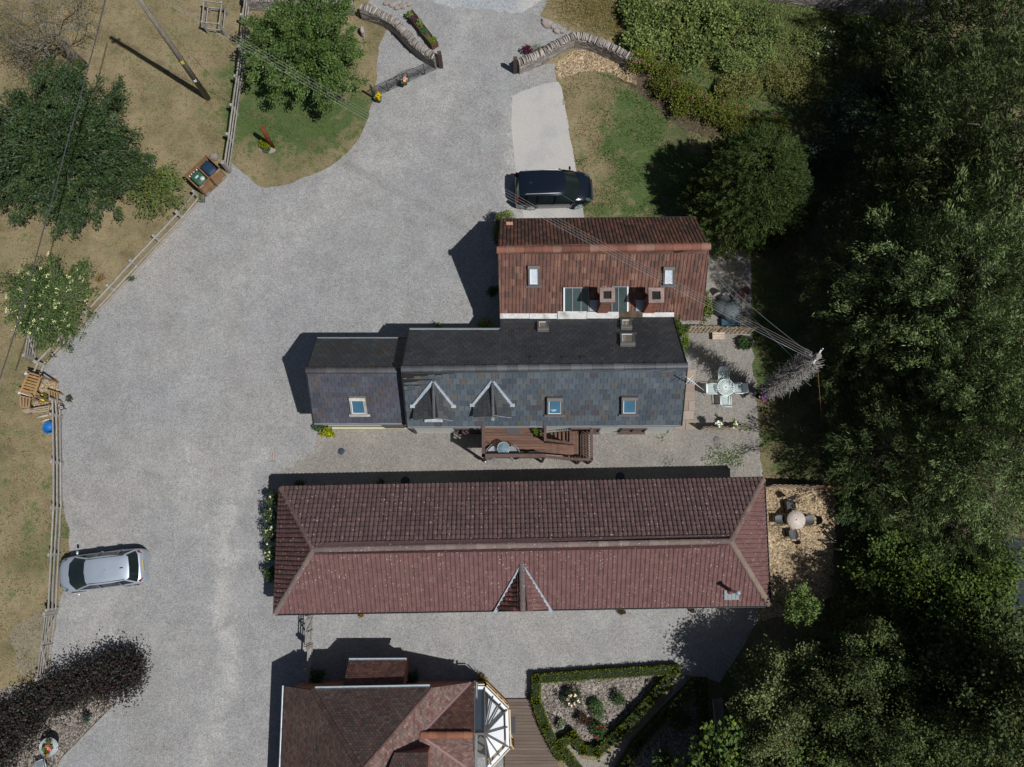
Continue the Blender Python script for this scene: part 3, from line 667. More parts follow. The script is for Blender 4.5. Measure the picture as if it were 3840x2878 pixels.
mb.face([(xx1, yN - .2, 0), (xx0, yN - .2, 0), (xx0, yN - .2, zA - .1), (xx1, yN - .2, zA - .1)])
mb.face([(xx0, yN - .2, 0), (xx0, yS + .2, 0), (xx0, yS + .2, zA - .1), (xx0, yRr, zAr - .15), (xx0, yN - .2, zA - .1)])
mb.build("wall", M['white'], an)
mb = MB(); mb.box(((xW + xE) / 2 - .1, yS + .1, .12), xE - xW - .7, .1, .24, tint=(1.0, 1.0, .85)); mb.build("plinth", paint("painted_plinth", (0.45, 0.43, 0.33), .9), an)
gutter(an, (xW, yS - .03, zA), (xE, yS - .03, zA), M['greygutter']); gutter(an, (xE, yN + .03, zA), (xW, yN + .03, zA), M['greygutter'])
nA = plane_n(A(xW, yS, zA), A(xE, yS, zA), A(xE, yRr, zAr)); oA = lambda px, py: on_plane(px, py, A(xW, yS, zA), nA)
q = [oA(1310, 1487), oA(1370, 1487), oA(1380, 1552), oA(1318, 1552)]
o = rooflight(an, q, nA, G_blue, M['palewood'], label="roof window with a folded white towel shape behind the glass")
mb = MB(); c = oA(1336, 1527) + nA * .05; mb.box(c, .42, .3, .01, tint=(.75, .8, .85), m=(nA.to_track_quat('Z', 'Y')).to_matrix()); mb.build("blind", M['plastic'], o)
for a, b in (((xW, yS, zA), (xW, yRr, zAr)), ((xW, yN, zA), (xW, yRr, zAr))): mb = MB(); mb.beam(Vector(a) + Vector((-.03, 0, -.05)), Vector(b) + Vector((-.03, 0, -.05)), 0.05, 0.14); mb.build("verge_board", M['dark'], an)
mb = MB(); mb.beam((xE + .04, yS, zA + .05), (xE + .04, yRr, zAr + .03), .12, .05); mb.beam((xE + .04, yN, zA + .05), (xE + .04, yRr, zAr + .03), .12, .05); mb.build("flashing", M['dark'], an)
mb = MB(); mb.box((xE - 1.1, yS + .13, 1.0), .95, .1, 1.95, tint=(.5, .5, .5)); mb.build("door", M['palewood'], an)

# ================================================================ red tiled cottage
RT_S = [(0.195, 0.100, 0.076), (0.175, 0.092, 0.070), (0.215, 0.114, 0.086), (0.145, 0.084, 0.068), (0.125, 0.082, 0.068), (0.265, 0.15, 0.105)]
RT_N = [(0.125, 0.062, 0.045), (0.10, 0.055, 0.042), (0.16, 0.072, 0.05), (0.07, 0.05, 0.042)]  # shaded copy of the red tile tints, shade put into the colour
red = thing("red_tiled_cottage", "cottage under a weathered red pantile roof with two brick chimneys", "house", P(2250, 1000, 0))
zn, zs, zr = 2.49, 2.95, 5.5
rn = P(1874, 828, zn); rs = P(1875, 1182, zs); rr = P(1867, 938, zr); rre = P(2660, 925, zr); rne = P(2608, 820, zn)
nRS = plane_n(rs, rr, rre); oR = lambda px, py: on_plane(px, py, rr, nRS)
nRN = plane_n(rn, rr, rre); oRN = lambda px, py: on_plane(px, py, rr, nRN)
rse = oR(2636, 1200); rs = oR(1875, 1182); rsm = oR(2527, 1184); rsm2 = oR(2527, 1200)
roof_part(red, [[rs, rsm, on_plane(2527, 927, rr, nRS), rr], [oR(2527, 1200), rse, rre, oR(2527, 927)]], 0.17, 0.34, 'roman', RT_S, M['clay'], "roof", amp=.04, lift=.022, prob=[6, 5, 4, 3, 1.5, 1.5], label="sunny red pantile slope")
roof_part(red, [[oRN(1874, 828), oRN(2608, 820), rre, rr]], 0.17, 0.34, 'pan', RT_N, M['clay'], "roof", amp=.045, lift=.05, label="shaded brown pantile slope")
caps(red, rr + Vector((-.05, 0, 0)), rre + Vector((.05, 0, 0)), 0.16, 0.42, [(0.25, 0.11, 0.075), (0.20, 0.09, 0.065), (0.28, 0.15, 0.11)], M['clay'])
mb = MB(); x0, x1 = rr.x + .18, rre.x - .2; y0, y1, yr = rs.y + .2, rn.y - .2, rr.y; zs_ = rs.z
mb.face([(x0, y0, 0), (x1, y0, 0), (x1, y0, zs_ - .1), (x0, y0, zs_ - .1)]); mb.face([(x1, y1, 0), (x0, y1, 0), (x0, y1, zn - .1), (x1, y1, zn - .1)])
mb.face([(x0, y1, 0), (x0, y0, 0), (x0, y0, zs_ - .1), (x0, yr, zr - .15), (x0, y1, zn - .1)]); mb.face([(x1, y0, 0), (x1, y1, 0), (x1, y1, zn - .1), (x1, yr, zr - .15), (x1, y0, zs_ - .1)])
mb.build("wall", M['white'], red)
gutter(red, (rne.x, rne.y + .06, zn), (rn.x, rn.y + .06, zn), M['gutter'])
mb = MB(); q = oRN(1911, 847); mb.box(q + nRN * .09, .32, .16, .12, tint=(1, .95, .9)); mb.build("vent_tile", paint("pink_clay", (.42, .24, .18), .8), red)
q1 = [oR(1979, 992), oR(2023, 992), oR(2024, 1068), oR(1980, 1068)]; rooflight(red, q1, nRS, G_white, label="left roof window on the red tiles, white blind closed")
q1 = [oR(2487, 996), oR(2529, 996), oR(2528, 1066), oR(2484, 1066)]; rooflight(red, q1, nRS, G_white, label="right roof window on the red tiles, under the overhead wires")
# patent glazing
gm = glassmat("old_glazing", (0.055, 0.085, 0.085), 0.15)
def glazing(pxs, y0_, y1_, label):
    f = MB(); g = MB()
    a = [oR(pxs[0], y0_), oR(pxs[-1], y0_), oR(pxs[-1], y1_), oR(pxs[0], y1_)]
    g.face([p + nRS * .075 for p in a]); 
    for x in pxs: f.beam(oR(x, y0_) + nRS * .085, oR(x, y1_) + nRS * .085, .045, .05)
    f.beam(a[0] + nRS * .085, a[1] + nRS * .085, .05, .05)
    for k in range(4): f.face([a[k] - nRS * .02, a[k] + nRS * .075, a[(k + 1) % 4] + nRS * .075, a[(k + 1) % 4] - nRS * .02])
    o = f.build("glazing", M['greygutter'], red); tag(o, label); g.build("pane", gm, o)
    e = MB(); s = pxs[0] if pxs[0] < 2200 else pxs[-1]; e.beam(oR(s, y0_ - 2) + nRS * .1, oR(s, y1_) + nRS * .1, .07, .04); e.build("white_edge", M['whitepaint'], o)
glazing([2115, 2146, 2178, 2206], 1077, 1164, "glazed panel in the red tiles left of the chimneys"); glazing([2294, 2318, 2353], 1073, 1164, "glazed panel in the red tiles between the chimneys")
# valley gutter with white capping
z = zs_ - .05
z = zs_ + .07; segs = [((1875, 1178), (1985, 1196)), ((1986, 1178), (2089, 1197)), ((2091, 1170), (2200, 1198)), ((2201, 1172), (2320, 1196)), ((2409, 1174), (2527, 1190))]
for (xa, ya), (xb, yb) in segs:
    vg = MB()
    A_, B_ = P(xa, ya, z), P(xb, yb, z); t = rng(.85, 1.1)
    vg.hexa([(A_.x, B_.y, z - .12), (B_.x, B_.y, z - .12), (B_.x, A_.y, z - .12), (A_.x, A_.y, z - .12)], [(A_.x, B_.y, z + .06), (B_.x, B_.y, z + .06), (B_.x, A_.y, z + .09), (A_.x, A_.y, z + .09)], (t, t, t))
    vg.build("valley_capping", M['whitecap'], red)
m_ = MB(); A_, B_ = P(2320, 1170, z), P(2408, 1192, z); m_.hexa([(A_.x, B_.y, z - .1), (B_.x, B_.y, z - .1), (B_.x, A_.y, z - .1), (A_.x, A_.y, z - .1)], [(A_.x, B_.y, z + .05), (B_.x, B_.y, z + .05), (B_.x, A_.y, z + .1), (A_.x, A_.y, z + .1)]); m_.build("mossy_gutter", M['soil'], red)
def chimney(px, py, w_, top, label, tint):
    base = P(px, py, 3.0); b = MB(); ht = top
    y_ = base.y + w_ / 2; x_ = base.x
    rows = int((ht - 2.4) / .08)
    for k in range(rows):
        zz = 2.4 + .08 * (k + .5); e = .0 if k % 2 else .012; c = rng(.75, 1.2)
        b.box((x_, y_, zz), w_ - .02 + e, w_ - .02 + e, .078, tint=(c * tint[0], c * tint[1], c * tint[2]))
    for k, e in enumerate((.04, .09, .13)): b.box((x_, y_, ht + .04 + .08 * k), w_ + e, w_ + e, .079, tint=(1.0, 1.2, 1.2))
    o = b.build("chimney", M['brick'], red); tag(o, label)
    c = MB(); zt = ht + .31; wo = w_ / 2 + .085; wi = w_ / 2 - .07
    for sx, sy, lx, ly in ((0, 1, 2 * wo, wo - wi), (0, -1, 2 * wo, wo - wi), (1, 0, wo - wi, 2 * wi), (-1, 0, wo - wi, 2 * wi)):
        m = (wo + wi) / 2; c.box((x_ + sx * m, y_ + sy * m, zt), lx, ly, .12)
    c.build("chimney_cap", paint("cap_mortar", [(.22, .16, .14), (.33, .24, .21)], .9), o)
    h = MB(); h.face([(x_ - wi, y_ - wi, zt - .018), (x_ + wi, y_ - wi, zt - .018), (x_ + wi, y_ + wi, zt - .018), (x_ - wi, y_ + wi, zt - .018)]); h.build("flue", M['dark'], o)  # flat dark sheet painting the darkness of the open flue
    l = MB(); q = [Vector((x_ - w_ / 2 - .25, y_ - .1, 0)), Vector((x_ - w_ / 2, y_ + .5, 0))]
    f0 = [oR(px - 48, py - 56), oR(px - 16, py - 56), oR(px - 16, py - 14), oR(px - 48, py - 14)]
    l.face([p + nRS * .075 for p in f0]); l.build("flashing", M['lead'], o)
chimney(2258, 1178, .50, 5.15, "darker brick chimney between the glazed panels", (.75, .8, .85)); chimney(2432, 1178, .52, 5.05, "pinkish brick chimney nearer the gable end", (1.1, 1.1, 1.1))

# ================================================================ long bungalow
CT_N = [(0.100, 0.062, 0.060), (0.088, 0.055, 0.055), (0.112, 0.068, 0.065)]  # same tiles as the sunny set, darkened to hold the slope's shade
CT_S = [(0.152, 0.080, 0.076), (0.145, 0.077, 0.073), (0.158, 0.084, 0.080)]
bun = thing("long_bungalow", "long low building with a hipped maroon tile roof speckled with lichen", "bungalow", P(1950, 2050, 0))
ze, zb = 2.38, 4.4
bNW, bSW, bNE, bSE = P(1053, 1831, ze), P(1032, 2300, ze), P(2862, 1797, ze), P(2885, 2268, ze); bW, bE = P(1175, 2062, zb), P(2740, 2030, zb)
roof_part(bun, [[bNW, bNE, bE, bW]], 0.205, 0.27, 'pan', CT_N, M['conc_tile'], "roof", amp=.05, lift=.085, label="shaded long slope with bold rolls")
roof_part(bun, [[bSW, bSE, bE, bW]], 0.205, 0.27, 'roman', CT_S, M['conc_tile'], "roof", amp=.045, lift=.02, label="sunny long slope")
roof_part(bun, [[bNW, bSW, bW]], 0.205, 0.27, 'pan', [(0.10, 0.052, 0.048), (0.085, 0.045, 0.042)], M['conc_tile'], "roof", amp=.05, lift=.07, label="dark hip end facing the drive")  # hip end tinted darker, its shade put into the tile colour
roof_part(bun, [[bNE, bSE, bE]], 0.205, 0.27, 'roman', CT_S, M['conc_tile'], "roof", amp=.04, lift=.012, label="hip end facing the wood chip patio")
capm = lichen_tile("ridge_cap", (1, 1, 1)); CC = [(0.165, 0.118, 0.108), (0.185, 0.135, 0.122), (0.15, 0.108, 0.10), (0.20, 0.155, 0.13)]
caps(bun, bW, bE, 0.125, 0.45, CC, capm); caps(bun, bNW, bW, 0.13, 0.45, [(0.15, 0.10, 0.085), (0.13, 0.085, 0.075)], capm, "hip_tiles"); caps(bun, bSW, bW, 0.13, 0.45, CC, capm, "hip_tiles"); caps(bun, bNE, bE, 0.14, 0.45, [(.17, .12, .10)], capm, "hip_tiles"); caps(bun, bSE, bE, 0.14, 0.45, [(.20, .15, .12)], capm, "hip_tiles")
mb = MB(); i_ = .38; pts = [(bSW.x + i_, bSW.y + i_), (bSE.x - i_, bSE.y + i_), (bNE.x - i_, bNE.y - i_), (bNW.x + i_, bNW.y - i_)]
wallring(mb, pts, 0, [ze - .05] * 4); mb.face([(p[0], p[1], ze - .06) for p in pts]); mb.build("wall", M['white'], bun)
for a, b in ((bSW, bSE), (bNE, bNW), (bNW, bSW), (bSE, bNE)): 
    d = (b - a).normalized(); o_ = Vector((d.y, -d.x, 0)) * .05; gutter(bun, a + o_, b + o_, M['gutter'])
for k in range(5): wall_window(bun, -8.5 + 3.9 * k, -7.0 + 3.9 * k, pts[0][1] + .02 * k, .95, 2.05)
# porch gable in the sunny slope
nBS = plane_n(bSW, bSE, bE); oB = lambda px, py: on_plane(px, py, bSW, nBS)
pa = oB(1957, 2114); pf = P(1960, 2294, pa.z); pl = oB(1855, 2284); pr = oB(2067, 2278)
pl = Vector((pl.x, bSW.y * .5 + bSE.y * .5 - .12, ze + .03)); pr = Vector((pr.x, pl.y + .05, ze + .03))
o = roof_part(bun, [[pf, pa, pl]], .30, .30, 'pan', [(0.20, .075, .06), (.09, .04, .036), (.075, .036, .033)], M['conc_tile'], "porch_roof", amp=.055, lift=.03, label="shaded side of the little porch gable")
def tri_facets(mb, a, b, c, kind, tints, amp):  # ridge a-b, foot c : courses run along the ridge
    facet(mb, [c, Vector((c.x, c.y, c.z)) + (b - a), b, a], 0.205, 0.27, kind, tints, amp, .03)
bpy.data.objects.remove(kids(o)[0]); bpy.data.objects.remove(o)
def porch_side(foot, kind, tints, amp, label):
    n = plane_n(pf, pa, foot); mb = MB()
    # bottom edge runs front-back from foot; clip by the valley foot->apex
    ff = Vector((foot.x, pf.y, foot.z)); d = (pa - pf).normalized()
    facet(mb, [ff + Vector((0, 0.0, 0)), foot, pa, pf], 0.205, 0.27, kind, tints, amp, .03) if False else facet(mb, [ff, foot + d * .02, pa, pf], 0.205, 0.27, kind, tints, amp, .03)
    o = mb.build("porch_roof", M['conc_tile'], bun); tag(o, label); u = MB(); deck_under(u, [ff, foot, pa, pf], .05); u.build("roof_deck", M['dark'], o); return o
po = porch_side(pl, 'pan', [(0.17, .062, .05), (.085, .04, .036), (.07, .034, .032), (.06, .03, .028)], .06, "shaded tiles of the little porch gable, a few bright new ones")  # mostly darkened tints here, shade of this side put into the colour
pq = porch_side(pr, 'roman', CT_S, .035, "lit tiles of the little porch gable")
caps(po, pa, pf, .13, .44, [(.13, .10, .10), (.15, .115, .11)], capm)
lm = MB()
for f in (pl, pr):
    a = f + nBS * .09; b = pa + nBS * .09; sd = (b - a).cross(nBS).normalized(); lm.hexa([a - sd * .07 - nBS * .06, b - sd * .07 - nBS * .06, b + sd * .07 - nBS * .06, a + sd * .07 - nBS * .06], [a - sd * .07, b - sd * .07, b + sd * .07, a + sd * .07])
lm.build("valley_lead", M['lead'], bun)
mb = MB(); y_ = pf.y + .1; mb.face([(pl.x + .15, y_, ze - .3), (pr.x - .15, y_, ze - .3), (pr.x - .15, y_, ze), (pf.x, y_, pf.z - .1), (pl.x + .15, y_, ze)]); mb.build("porch_front", M['whitepaint'], bun)
for x in (pl.x + .3, pr.x - .3):
    mb = MB(); mb.box((x, y_ + .08, 1.05), .1, .1, 2.1); mb.build("porch_post", M['palewood'], bun)
# flue
fb = oB(2738, 2216); mb = MB(); top = fb + Vector((0, 0, 1.45))
mb.tube([fb, top], .075, 12); mb.lathe(top, [(.075, -.02), (.12, 0), (.12, .05), (.07, .12), (.0, .14)], 14); fo = mb.build("flue_pipe", M['galv'], bun)
mb = MB(); mb.lathe(fb, [(.17, -.05), (.16, .12), (.10, .28), (.07, .3)], 14); mb.build("flue_collar", paint("terracotta", (.38, .13, .09), .7), fo)
mb = MB(); q = [oB(2715, 2211), oB(2771, 2211), oB(2771, 2246), oB(2715, 2246)]; 
for k in range(4):
    a = [q[0].lerp(q[1], k / 4), q[0].lerp(q[1], (k + .93) / 4), q[3].lerp(q[2], (k + .93) / 4), q[3].lerp(q[2], k / 4)]; mb.hexa([p + nBS * .03 for p in a[::-1]], [p + nBS * .085 for p in a[::-1]])
mb.build("flue_flashing", M['galv'], fo)

# ================================================================ brick house with conservatory at the bottom edge
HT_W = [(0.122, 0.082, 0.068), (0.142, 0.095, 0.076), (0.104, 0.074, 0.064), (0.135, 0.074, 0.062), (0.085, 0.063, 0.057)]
HT_N = [(0.088, 0.062, 0.054), (0.108, 0.074, 0.062), (0.075, 0.056, 0.050), (0.10, 0.058, 0.052), (0.064, 0.050, 0.047)]  # darker set for the front slope, its shade put into the colour
HT_E = [(0.205, 0.122, 0.108), (0.235, 0.148, 0.130), (0.165, 0.10, 0.085), (0.18, 0.088, 0.075), (0.16, 0.118, 0.102), (0.235, 0.16, 0.13)]  # lighter set for the sunlit slopes, sunlight put into the colour
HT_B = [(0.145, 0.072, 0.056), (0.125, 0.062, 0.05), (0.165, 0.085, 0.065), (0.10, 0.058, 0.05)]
hs = thing("brick_house", "brick house with a steep mottled plain-tile roof cut by the bottom edge", "house", P(1400, 2720, 0))
W0 = P(1066, 2573, 2.5); E0 = P(1170, 2588, 3.8); F0 = P(1620, 2580, 3.8)
hipd = (P(1340, 2878, 6.2) - E0); hipd2 = (P(1370, 2870, 6.2) - F0)
t = (F0.x - E0.x) / (hipd.x - hipd2.x); apx = E0 + hipd * t; apx2 = F0 + hipd2 * t; apx = (apx + apx2) / 2
Ws = Vector((W0.x - .05, -24, 2.5)); kE = (3.8 - 2.28) / (P(1765, 2562, 2.28).x - F0.x); apx.z = F0.z + (F0.x - apx.x) * kE; rS = Vector((apx.x, -24, apx.z))
roof_part(hs, [[W0, Ws, Vector((apx.x, -24, apx.z)), apx, E0]], .165, .12, 'flat', HT_W, M['clay'], "roof", lift=.014, label="roof slope facing the drive")
roof_part(hs, [[E0, F0, apx]], .165, .12, 'flat', HT_N, M['clay'], "roof", lift=.016, label="shaded front slope between the hips")
An = P(1765, 2562, 2.28); kE = (F0.z - An.z) / (An.x - F0.x); nE = Vector((kE, 0, 1)).normalized(); apx.z = F0.z + (F0.x - apx.x) * kE; oE = lambda px, py: on_plane(px, py, F0, nE)
vt = oE(1577, 2757)
roof_part(hs, [[oE(1765, 2563), vt, oE(1640, 2840), Vector((oE(1640, 2840).x, -24, oE(1640, 2840).z)), Vector((apx.x, -24, apx.z)), apx, F0]], .20, .165, 'flat', HT_E, M['clay'], "roof", lift=.014, label="pinkish sunlit slope running down to the conservatory") if False else None
mb = MB()
zE = lambda x: F0.z + (F0.x - x) * kE
An = Vector((An.x, F0.y, zE(An.x))); vt = Vector((vt.x, vt.y, zE(vt.x)))
pe = [An, F0, apx, Vector((apx.x, -22, apx.z)), Vector((vt.x, -22, vt.z)), vt]
Ue = Vector((0, 1, 0))
def facet_dir(mb, poly, U, tw, ch, tints, lift):
    """plain tiles with courses along U over a polygon made of convex pieces"""
    n = plane_n(poly[0], poly[1], poly[2]); V = n.cross(U).normalized()
    if V.z < 0: V = -V
    O = min(poly, key=lambda p: p.z)
    q = [((p - O).dot(U), (p - O).dot(V)) for p in poly]; vmax = max(p[1] for p in q)
    nc = int(vmax / ch) + 1
    for i in range(nc):
        v0, v1 = i * ch, min((i + 1) * ch, vmax - 1e-4); vm = (v0 + v1) / 2; xs = []
        for k in range(len(q)):
            (u0, a0), (u1, a1) = q[k], q[(k + 1) % len(q)]
            if (a0 - vm) * (a1 - vm) < 0: xs.append(u0 + (u1 - u0) * (vm - a0) / (a1 - a0))
        xs.sort()
        for s in range(0, len(xs) - 1, 2):
            lo, hi = xs[s], xs[s + 1]; st = (.5 * tw if i % 2 else 0)
            for j in range(int((lo - st) // tw), int((hi - st) // tw) + 1):
                ua, ub = max(lo, st + j * tw + .004), min(hi, st + (j + 1) * tw - .004)
                if ub - ua < .01: continue
                tt = R.choice(tints); k = rng(.85, 1.15); tt = tuple(x * k for x in tt); lf = lift * rng(.7, 1.3)
                a = O + U * ua + V * (v0 - .015) + n * lf; b = O + U * ub + V * (v0 - .015) + n * lf; c = O + U * ub + V * (v1 + .01) + n * .004; d = O + U * ua + V * (v1 + .01) + n * .004
                mb.face([a, b, c, d], tt); mb.face([a - n * lf, b - n * lf, b, a], tuple(x * .8 for x in tt))  # lower edge face tinted darker, shade painted along the course
facet_dir(mb, pe, Ue, .165, .12, HT_E, .014); pe2 = [vt, Vector((vt.x, -22, vt.z)), Vector((An.x, -22, An.z)), Vector((An.x, 2 * vt.y - An.y, An.z))]; facet_dir(mb, pe2, Ue, .165, .12, HT_E, .014)
o = mb.build("roof", M['clay'], hs); tag(o, "pinkish sunlit slope between the hip and the valley")
u = MB(); u.face([p - nE * .02 for p in pe]); u.face([p - nE * .02 for p in pe2]); u.build("roof_deck", M['dark'], o)
# east wing, ridge with orange caps
rz = vt.z; wr = P(1772, 2757, rz); wr.z = vt.z; wn = P(1770, 2566, 2.28)
B_ = [oE(1765, 2565), Vector((wr.x, An.y, 2.28)), wr, vt]
ys = 2 * wr.y - An.y; Ux = Vector((1, 0, 0))
for q_, tn_, lb_ in (([vt, wr, Vector((wr.x, An.y, An.z)), An], HT_B, "brown slope above the orange ridge"), ([vt, wr, Vector((wr.x, ys, An.z)), Vector((An.x, ys, An.z))], HT_E, "sunlit slope below the orange ridge")):
    mb = MB(); facet_dir(mb, q_, Ux, .165, .12, tn_, .016); o = mb.build("roof", M['clay'], hs); tag(o, lb_); u = MB(); nn_ = plane_n(*q_[:3]); u.face([p - nn_ * .02 for p in q_]); u.build("roof_deck", M['dark'], o)
caps(hs, vt + Vector((0, 0, .02)), wr + Vector((0, 0, .02)), .15, .36, [(.30, .13, .075), (.34, .16, .09), (.26, .11, .07)], M['clay'])
mb = MB(); a, b = An + Vector((0, 0, .05)), vt + Vector((0, 0, .05)); mb.beam(a, b, .10, .03, (.55, .42, .42)); mb.beam(Vector((An.x, ys, 2.33)), b, .10, .03, (.55, .42, .42)); mb.build("valley_tiles", paint("valley_mauve", (.42, .34, .34), .8), hs)
caps(hs, E0, apx, .11, .17, [(.075, .05, .042), (.09, .06, .05)], M['clay'], "bonnet_tiles"); caps(hs, F0, apx, .06, .2, [(.15, .09, .075), (.12, .08, .07)], M['clay'], "hip_tiles")
# low dormer in the lit slope
dz = 5.35; q = [P(1478, 2826, dz), P(1606, 2826, dz), P(1602, 2930, dz - .9), P(1420, 2930, dz - .9)]
top_l, top_r = q[0], q[1]; mb = MB(); yb = top_l.y
roof_part(hs, [[Vector((top_l.x - .55, yb - 1.5, dz + .9)), Vector((top_r.x, yb - 1.5, dz + .9)), Vector((top_r.x, yb, dz)), Vector((top_l.x, yb, dz))][::-1]], .165, .12, 'flat', HT_N, M['clay'], "dormer", lift=.014, label="flat-topped tile dormer at the bottom edge")
mb.face([(top_r.x - .05, yb - .03, 3.2), (top_r.x - .05, yb - 1.6, 3.2), (top_r.x - .05, yb - 1.6, dz + .8), (top_r.x - .05, yb - .03, dz - .06)]); mb.face([(top_l.x, yb - .03, 4), (top_r.x - .05, yb - .03, 3.2), (top_r.x - .05, yb - .03, dz - .06), (top_l.x, yb - .03, dz - .06)])
mb.build("dormer_cheek", M['brick'], hs)
# bay roof on the shaded side
z1, z2 = 2.24, 3.75; b1, b2 = P(1307, 2480, z1), P(1523, 2479, z1); yb = E0.y - .1
Bq = [b1, b2, Vector((b2.x, yb, z2 - .1)), Vector((b1.x, yb, z2 - .1))]
roof_part(hs, [Bq], .165, .12, 'flat', HT_B, M['clay'], "bay_roof", lift=.016, label="lean-to tile roof over the bay")
gutter(hs, b2 + Vector((0, .06, 0)), b1 + Vector((0, .06, 0)), M['galv']); gutter(hs, F0 + Vector((-.1, .07, 0)), P(1180, 2588, 3.8) + Vector((0, .07, 0)), M['galv'])
gutter(hs, W0 + Vector((-.06, 0, 0)), Vector((W0.x - .08, -24, 2.5)), M['galv'], r=.035)
mb = MB(); xe = An.x + .1
wr_ = [(W0.x + .3, W0.y - .15), (An.x - .1, An.y - .1), (An.x - .1, -24), (W0.x + .25, -24)]
mb.face([(wr_[0][0], wr_[0][1], 0), (wr_[1][0], wr_[0][1], 0), (wr_[1][0], wr_[0][1], 2.2), (F0.x, wr_[0][1], 3.7), (E0.x, wr_[0][1], 3.7), (wr_[0][0], wr_[0][1], 2.45)])
mb.face([(wr_[0][0], wr_[0][1], 0), (wr_[0][0], -24, 0), (wr_[0][0], -24, 2.4), (wr_[0][0], wr_[0][1], 2.4)])
mb.face([(wr.x - .1, An.y - .1, 0), (wr.x - .1, ys, 0), (wr.x - .1, ys, 2.2), (wr.x - .1, wr.y, rz - .1), (wr.x - .1, An.y - .1, 2.2)])
mb.face([(b1.x + .1, b1.y - .15, 0), (b2.x - .1, b2.y - .15, 0), (b2.x - .1, b2.y - .15, 2.15), (b1.x + .1, b1.y - .15, 2.15)])
for x in (b1.x + .1, b2.x - .1): mb.face([(x, b1.y - .15, 0), (x, yb, 0), (x, yb, z2 - .2), (x, b1.y - .15, z1 - .06)])
mb.build("wall", M['brick'], hs)
gutter(hs, Vector((wr.x + .1, An.y, 2.3)), Vector((wr.x + .1, ys, 2.3)), M['greygutter'], r=.035)
# conservatory
cv = thing("conservatory", "glazed timber conservatory with white blinds under a fan of glazing bars", "conservatory", P(1850, 2740, 0))
zc, za = 2.15, 3.2
c_pts = [P(1778, 2580, zc), P(1817, 2580, zc), P(1900, 2663, zc), P(1904, 2800, zc), P(1826, 2884, zc), P(1778, 2884, zc)]
hub = P(1817, 2752, za); hub0 = P(1776, 2752, za)
fr = MB()
for k in range(1, 5): fr.beam(c_pts[k] if k < 5 else c_pts[5], hub, .07, .08)
fr.beam(hub0, hub, .09, .09); fr.beam(c_pts[1], hub, .05, .05); fr.beam(c_pts[4], hub, .05, .05)
for a, b, s in ((1, 2, (.38, .72)), (2, 3, (.47,)), (3, 4, (.4, .8))):
    for q in s: fr.beam(c_pts[a].lerp(c_pts[b], q), hub, .05, .06)
fr.beam(c_pts[0] + Vector((.03, 0, 0)), hub0 + Vector((.03, 0, 0)), .06, .06); fr.beam(hub0 + Vector((.03, 0, 0)), c_pts[5] + Vector((.03, 0, 0)), .06, .06)
fr.build("glazing_bars", M['frame'], cv)
ev = MB()
for a, b in ((0, 1), (1, 2), (2, 3), (3, 4)):
    A_, B2 = c_pts[a], c_pts[b]; ev.beam(A_ + Vector((0, 0, -.03)), B2 + Vector((0, 0, -.03)), .13, .07); d = (B2 - A_).normalized(); o_ = Vector((d.y, -d.x, 0)); ev.beam(A_ - o_ * .14 + Vector((0, 0, -.04)), B2 - o_ * .14 + Vector((0, 0, -.04)), .05, .05, (.75, .68, .5))
ev.build("eaves_gutter", M['whitepaint'], cv)
gl = MB()
for a, b in ((1, 2), (2, 3), (3, 4)): gl.face([c_pts[a], c_pts[b], hub])
gl.face([c_pts[0], c_pts[1], hub, hub0]); gl.face([c_pts[4], c_pts[5], hub0, hub]); gl.build("roof_glass", clearglass("conservatory_glass", (.5, .6, .65), .07), cv)
dn = Vector((0, 0, -.16))
for (a, b), s0, s1 in (((1, 2), .22, 1), ((2, 3), 0, 1), ((3, 4), 0, .85)):
    bl = MB(); A_ = c_pts[a].lerp(c_pts[b], s0); B2 = c_pts[a].lerp(c_pts[b], s1); h2 = hub + dn
    A_ = A_ + (hub - A_) * .16 + dn; B2 = B2 + (hub - B2) * .16 + dn; bl.face([A_, B2, h2]); bl.build("blind", M['whitepaint'], cv)
bl = MB(); bl.face([c_pts[0] + dn, c_pts[1] + dn, hub + dn, hub0 + dn]); bl.build("blind", glassmat("navy_blind", (.02, .03, .055), .3), cv)
wl = MB()
for a, b in ((0, 1), (1, 2), (2, 3), (3, 4)):
    A_, B2 = c_pts[a].copy(), c_pts[b].copy(); A_.z = B2.z = 0; q = (hub - hub0) * 0
    wl.beam(A_ + Vector((0, 0, .35)), B2 + Vector((0, 0, .35)), .12, .7); wl.beam(A_ + Vector((0, 0, .75)), B2 + Vector((0, 0, .75)), .16, .06, (1.6, 1.5, 1.2))
    for s in (0, .25, .5, .75, 1): p = A_.lerp(B2, s); wl.box(p + Vector((0, 0, 1.4)), .07, .07, 1.35, tint=(1.5, 1.4, 1.2))
wl.build("wall_frame", M['wood'], cv)
wg = MB()
for a, b in ((0, 1), (1, 2), (2, 3), (3, 4)): A_, B2 = c_pts[a], c_pts[b]; wg.face([(A_.x, A_.y, .78), (B2.x, B2.y, .78), (B2.x, B2.y, 2.05), (A_.x, A_.y, 2.05)])
wg.build("side_glass", clearglass("side_glass", (.6, .7, .72), .35), cv)
fl = MB(); fl.face([(p.x, p.y, .06) for p in c_pts]); fl.build("floor", paint("indoor_floor", (.16, .13, .10), .6), cv)
dr = MB(); a = P(1903, 2765, 2.0); b = P(1925, 2808, 2.0); a2 = P(1902, 2800, 2.0); b2 = P(1923, 2840, .3)
dr.beam((a.x, a.y, 1.98), (b.x, b.y, 1.98), .06, .09); dr.beam((b.x, b.y, 1.98), (b.x, b.y, .12), .06, .08); dr.beam((a.x, a.y, .15), (b.x, b.y, .15), .06, .12); dr.beam((a.x, a.y, .1), (a.x, a.y, 1.98), .06, .08); dr.build("open_door", paint("pine", (.50, .31, .12), .6), cv)
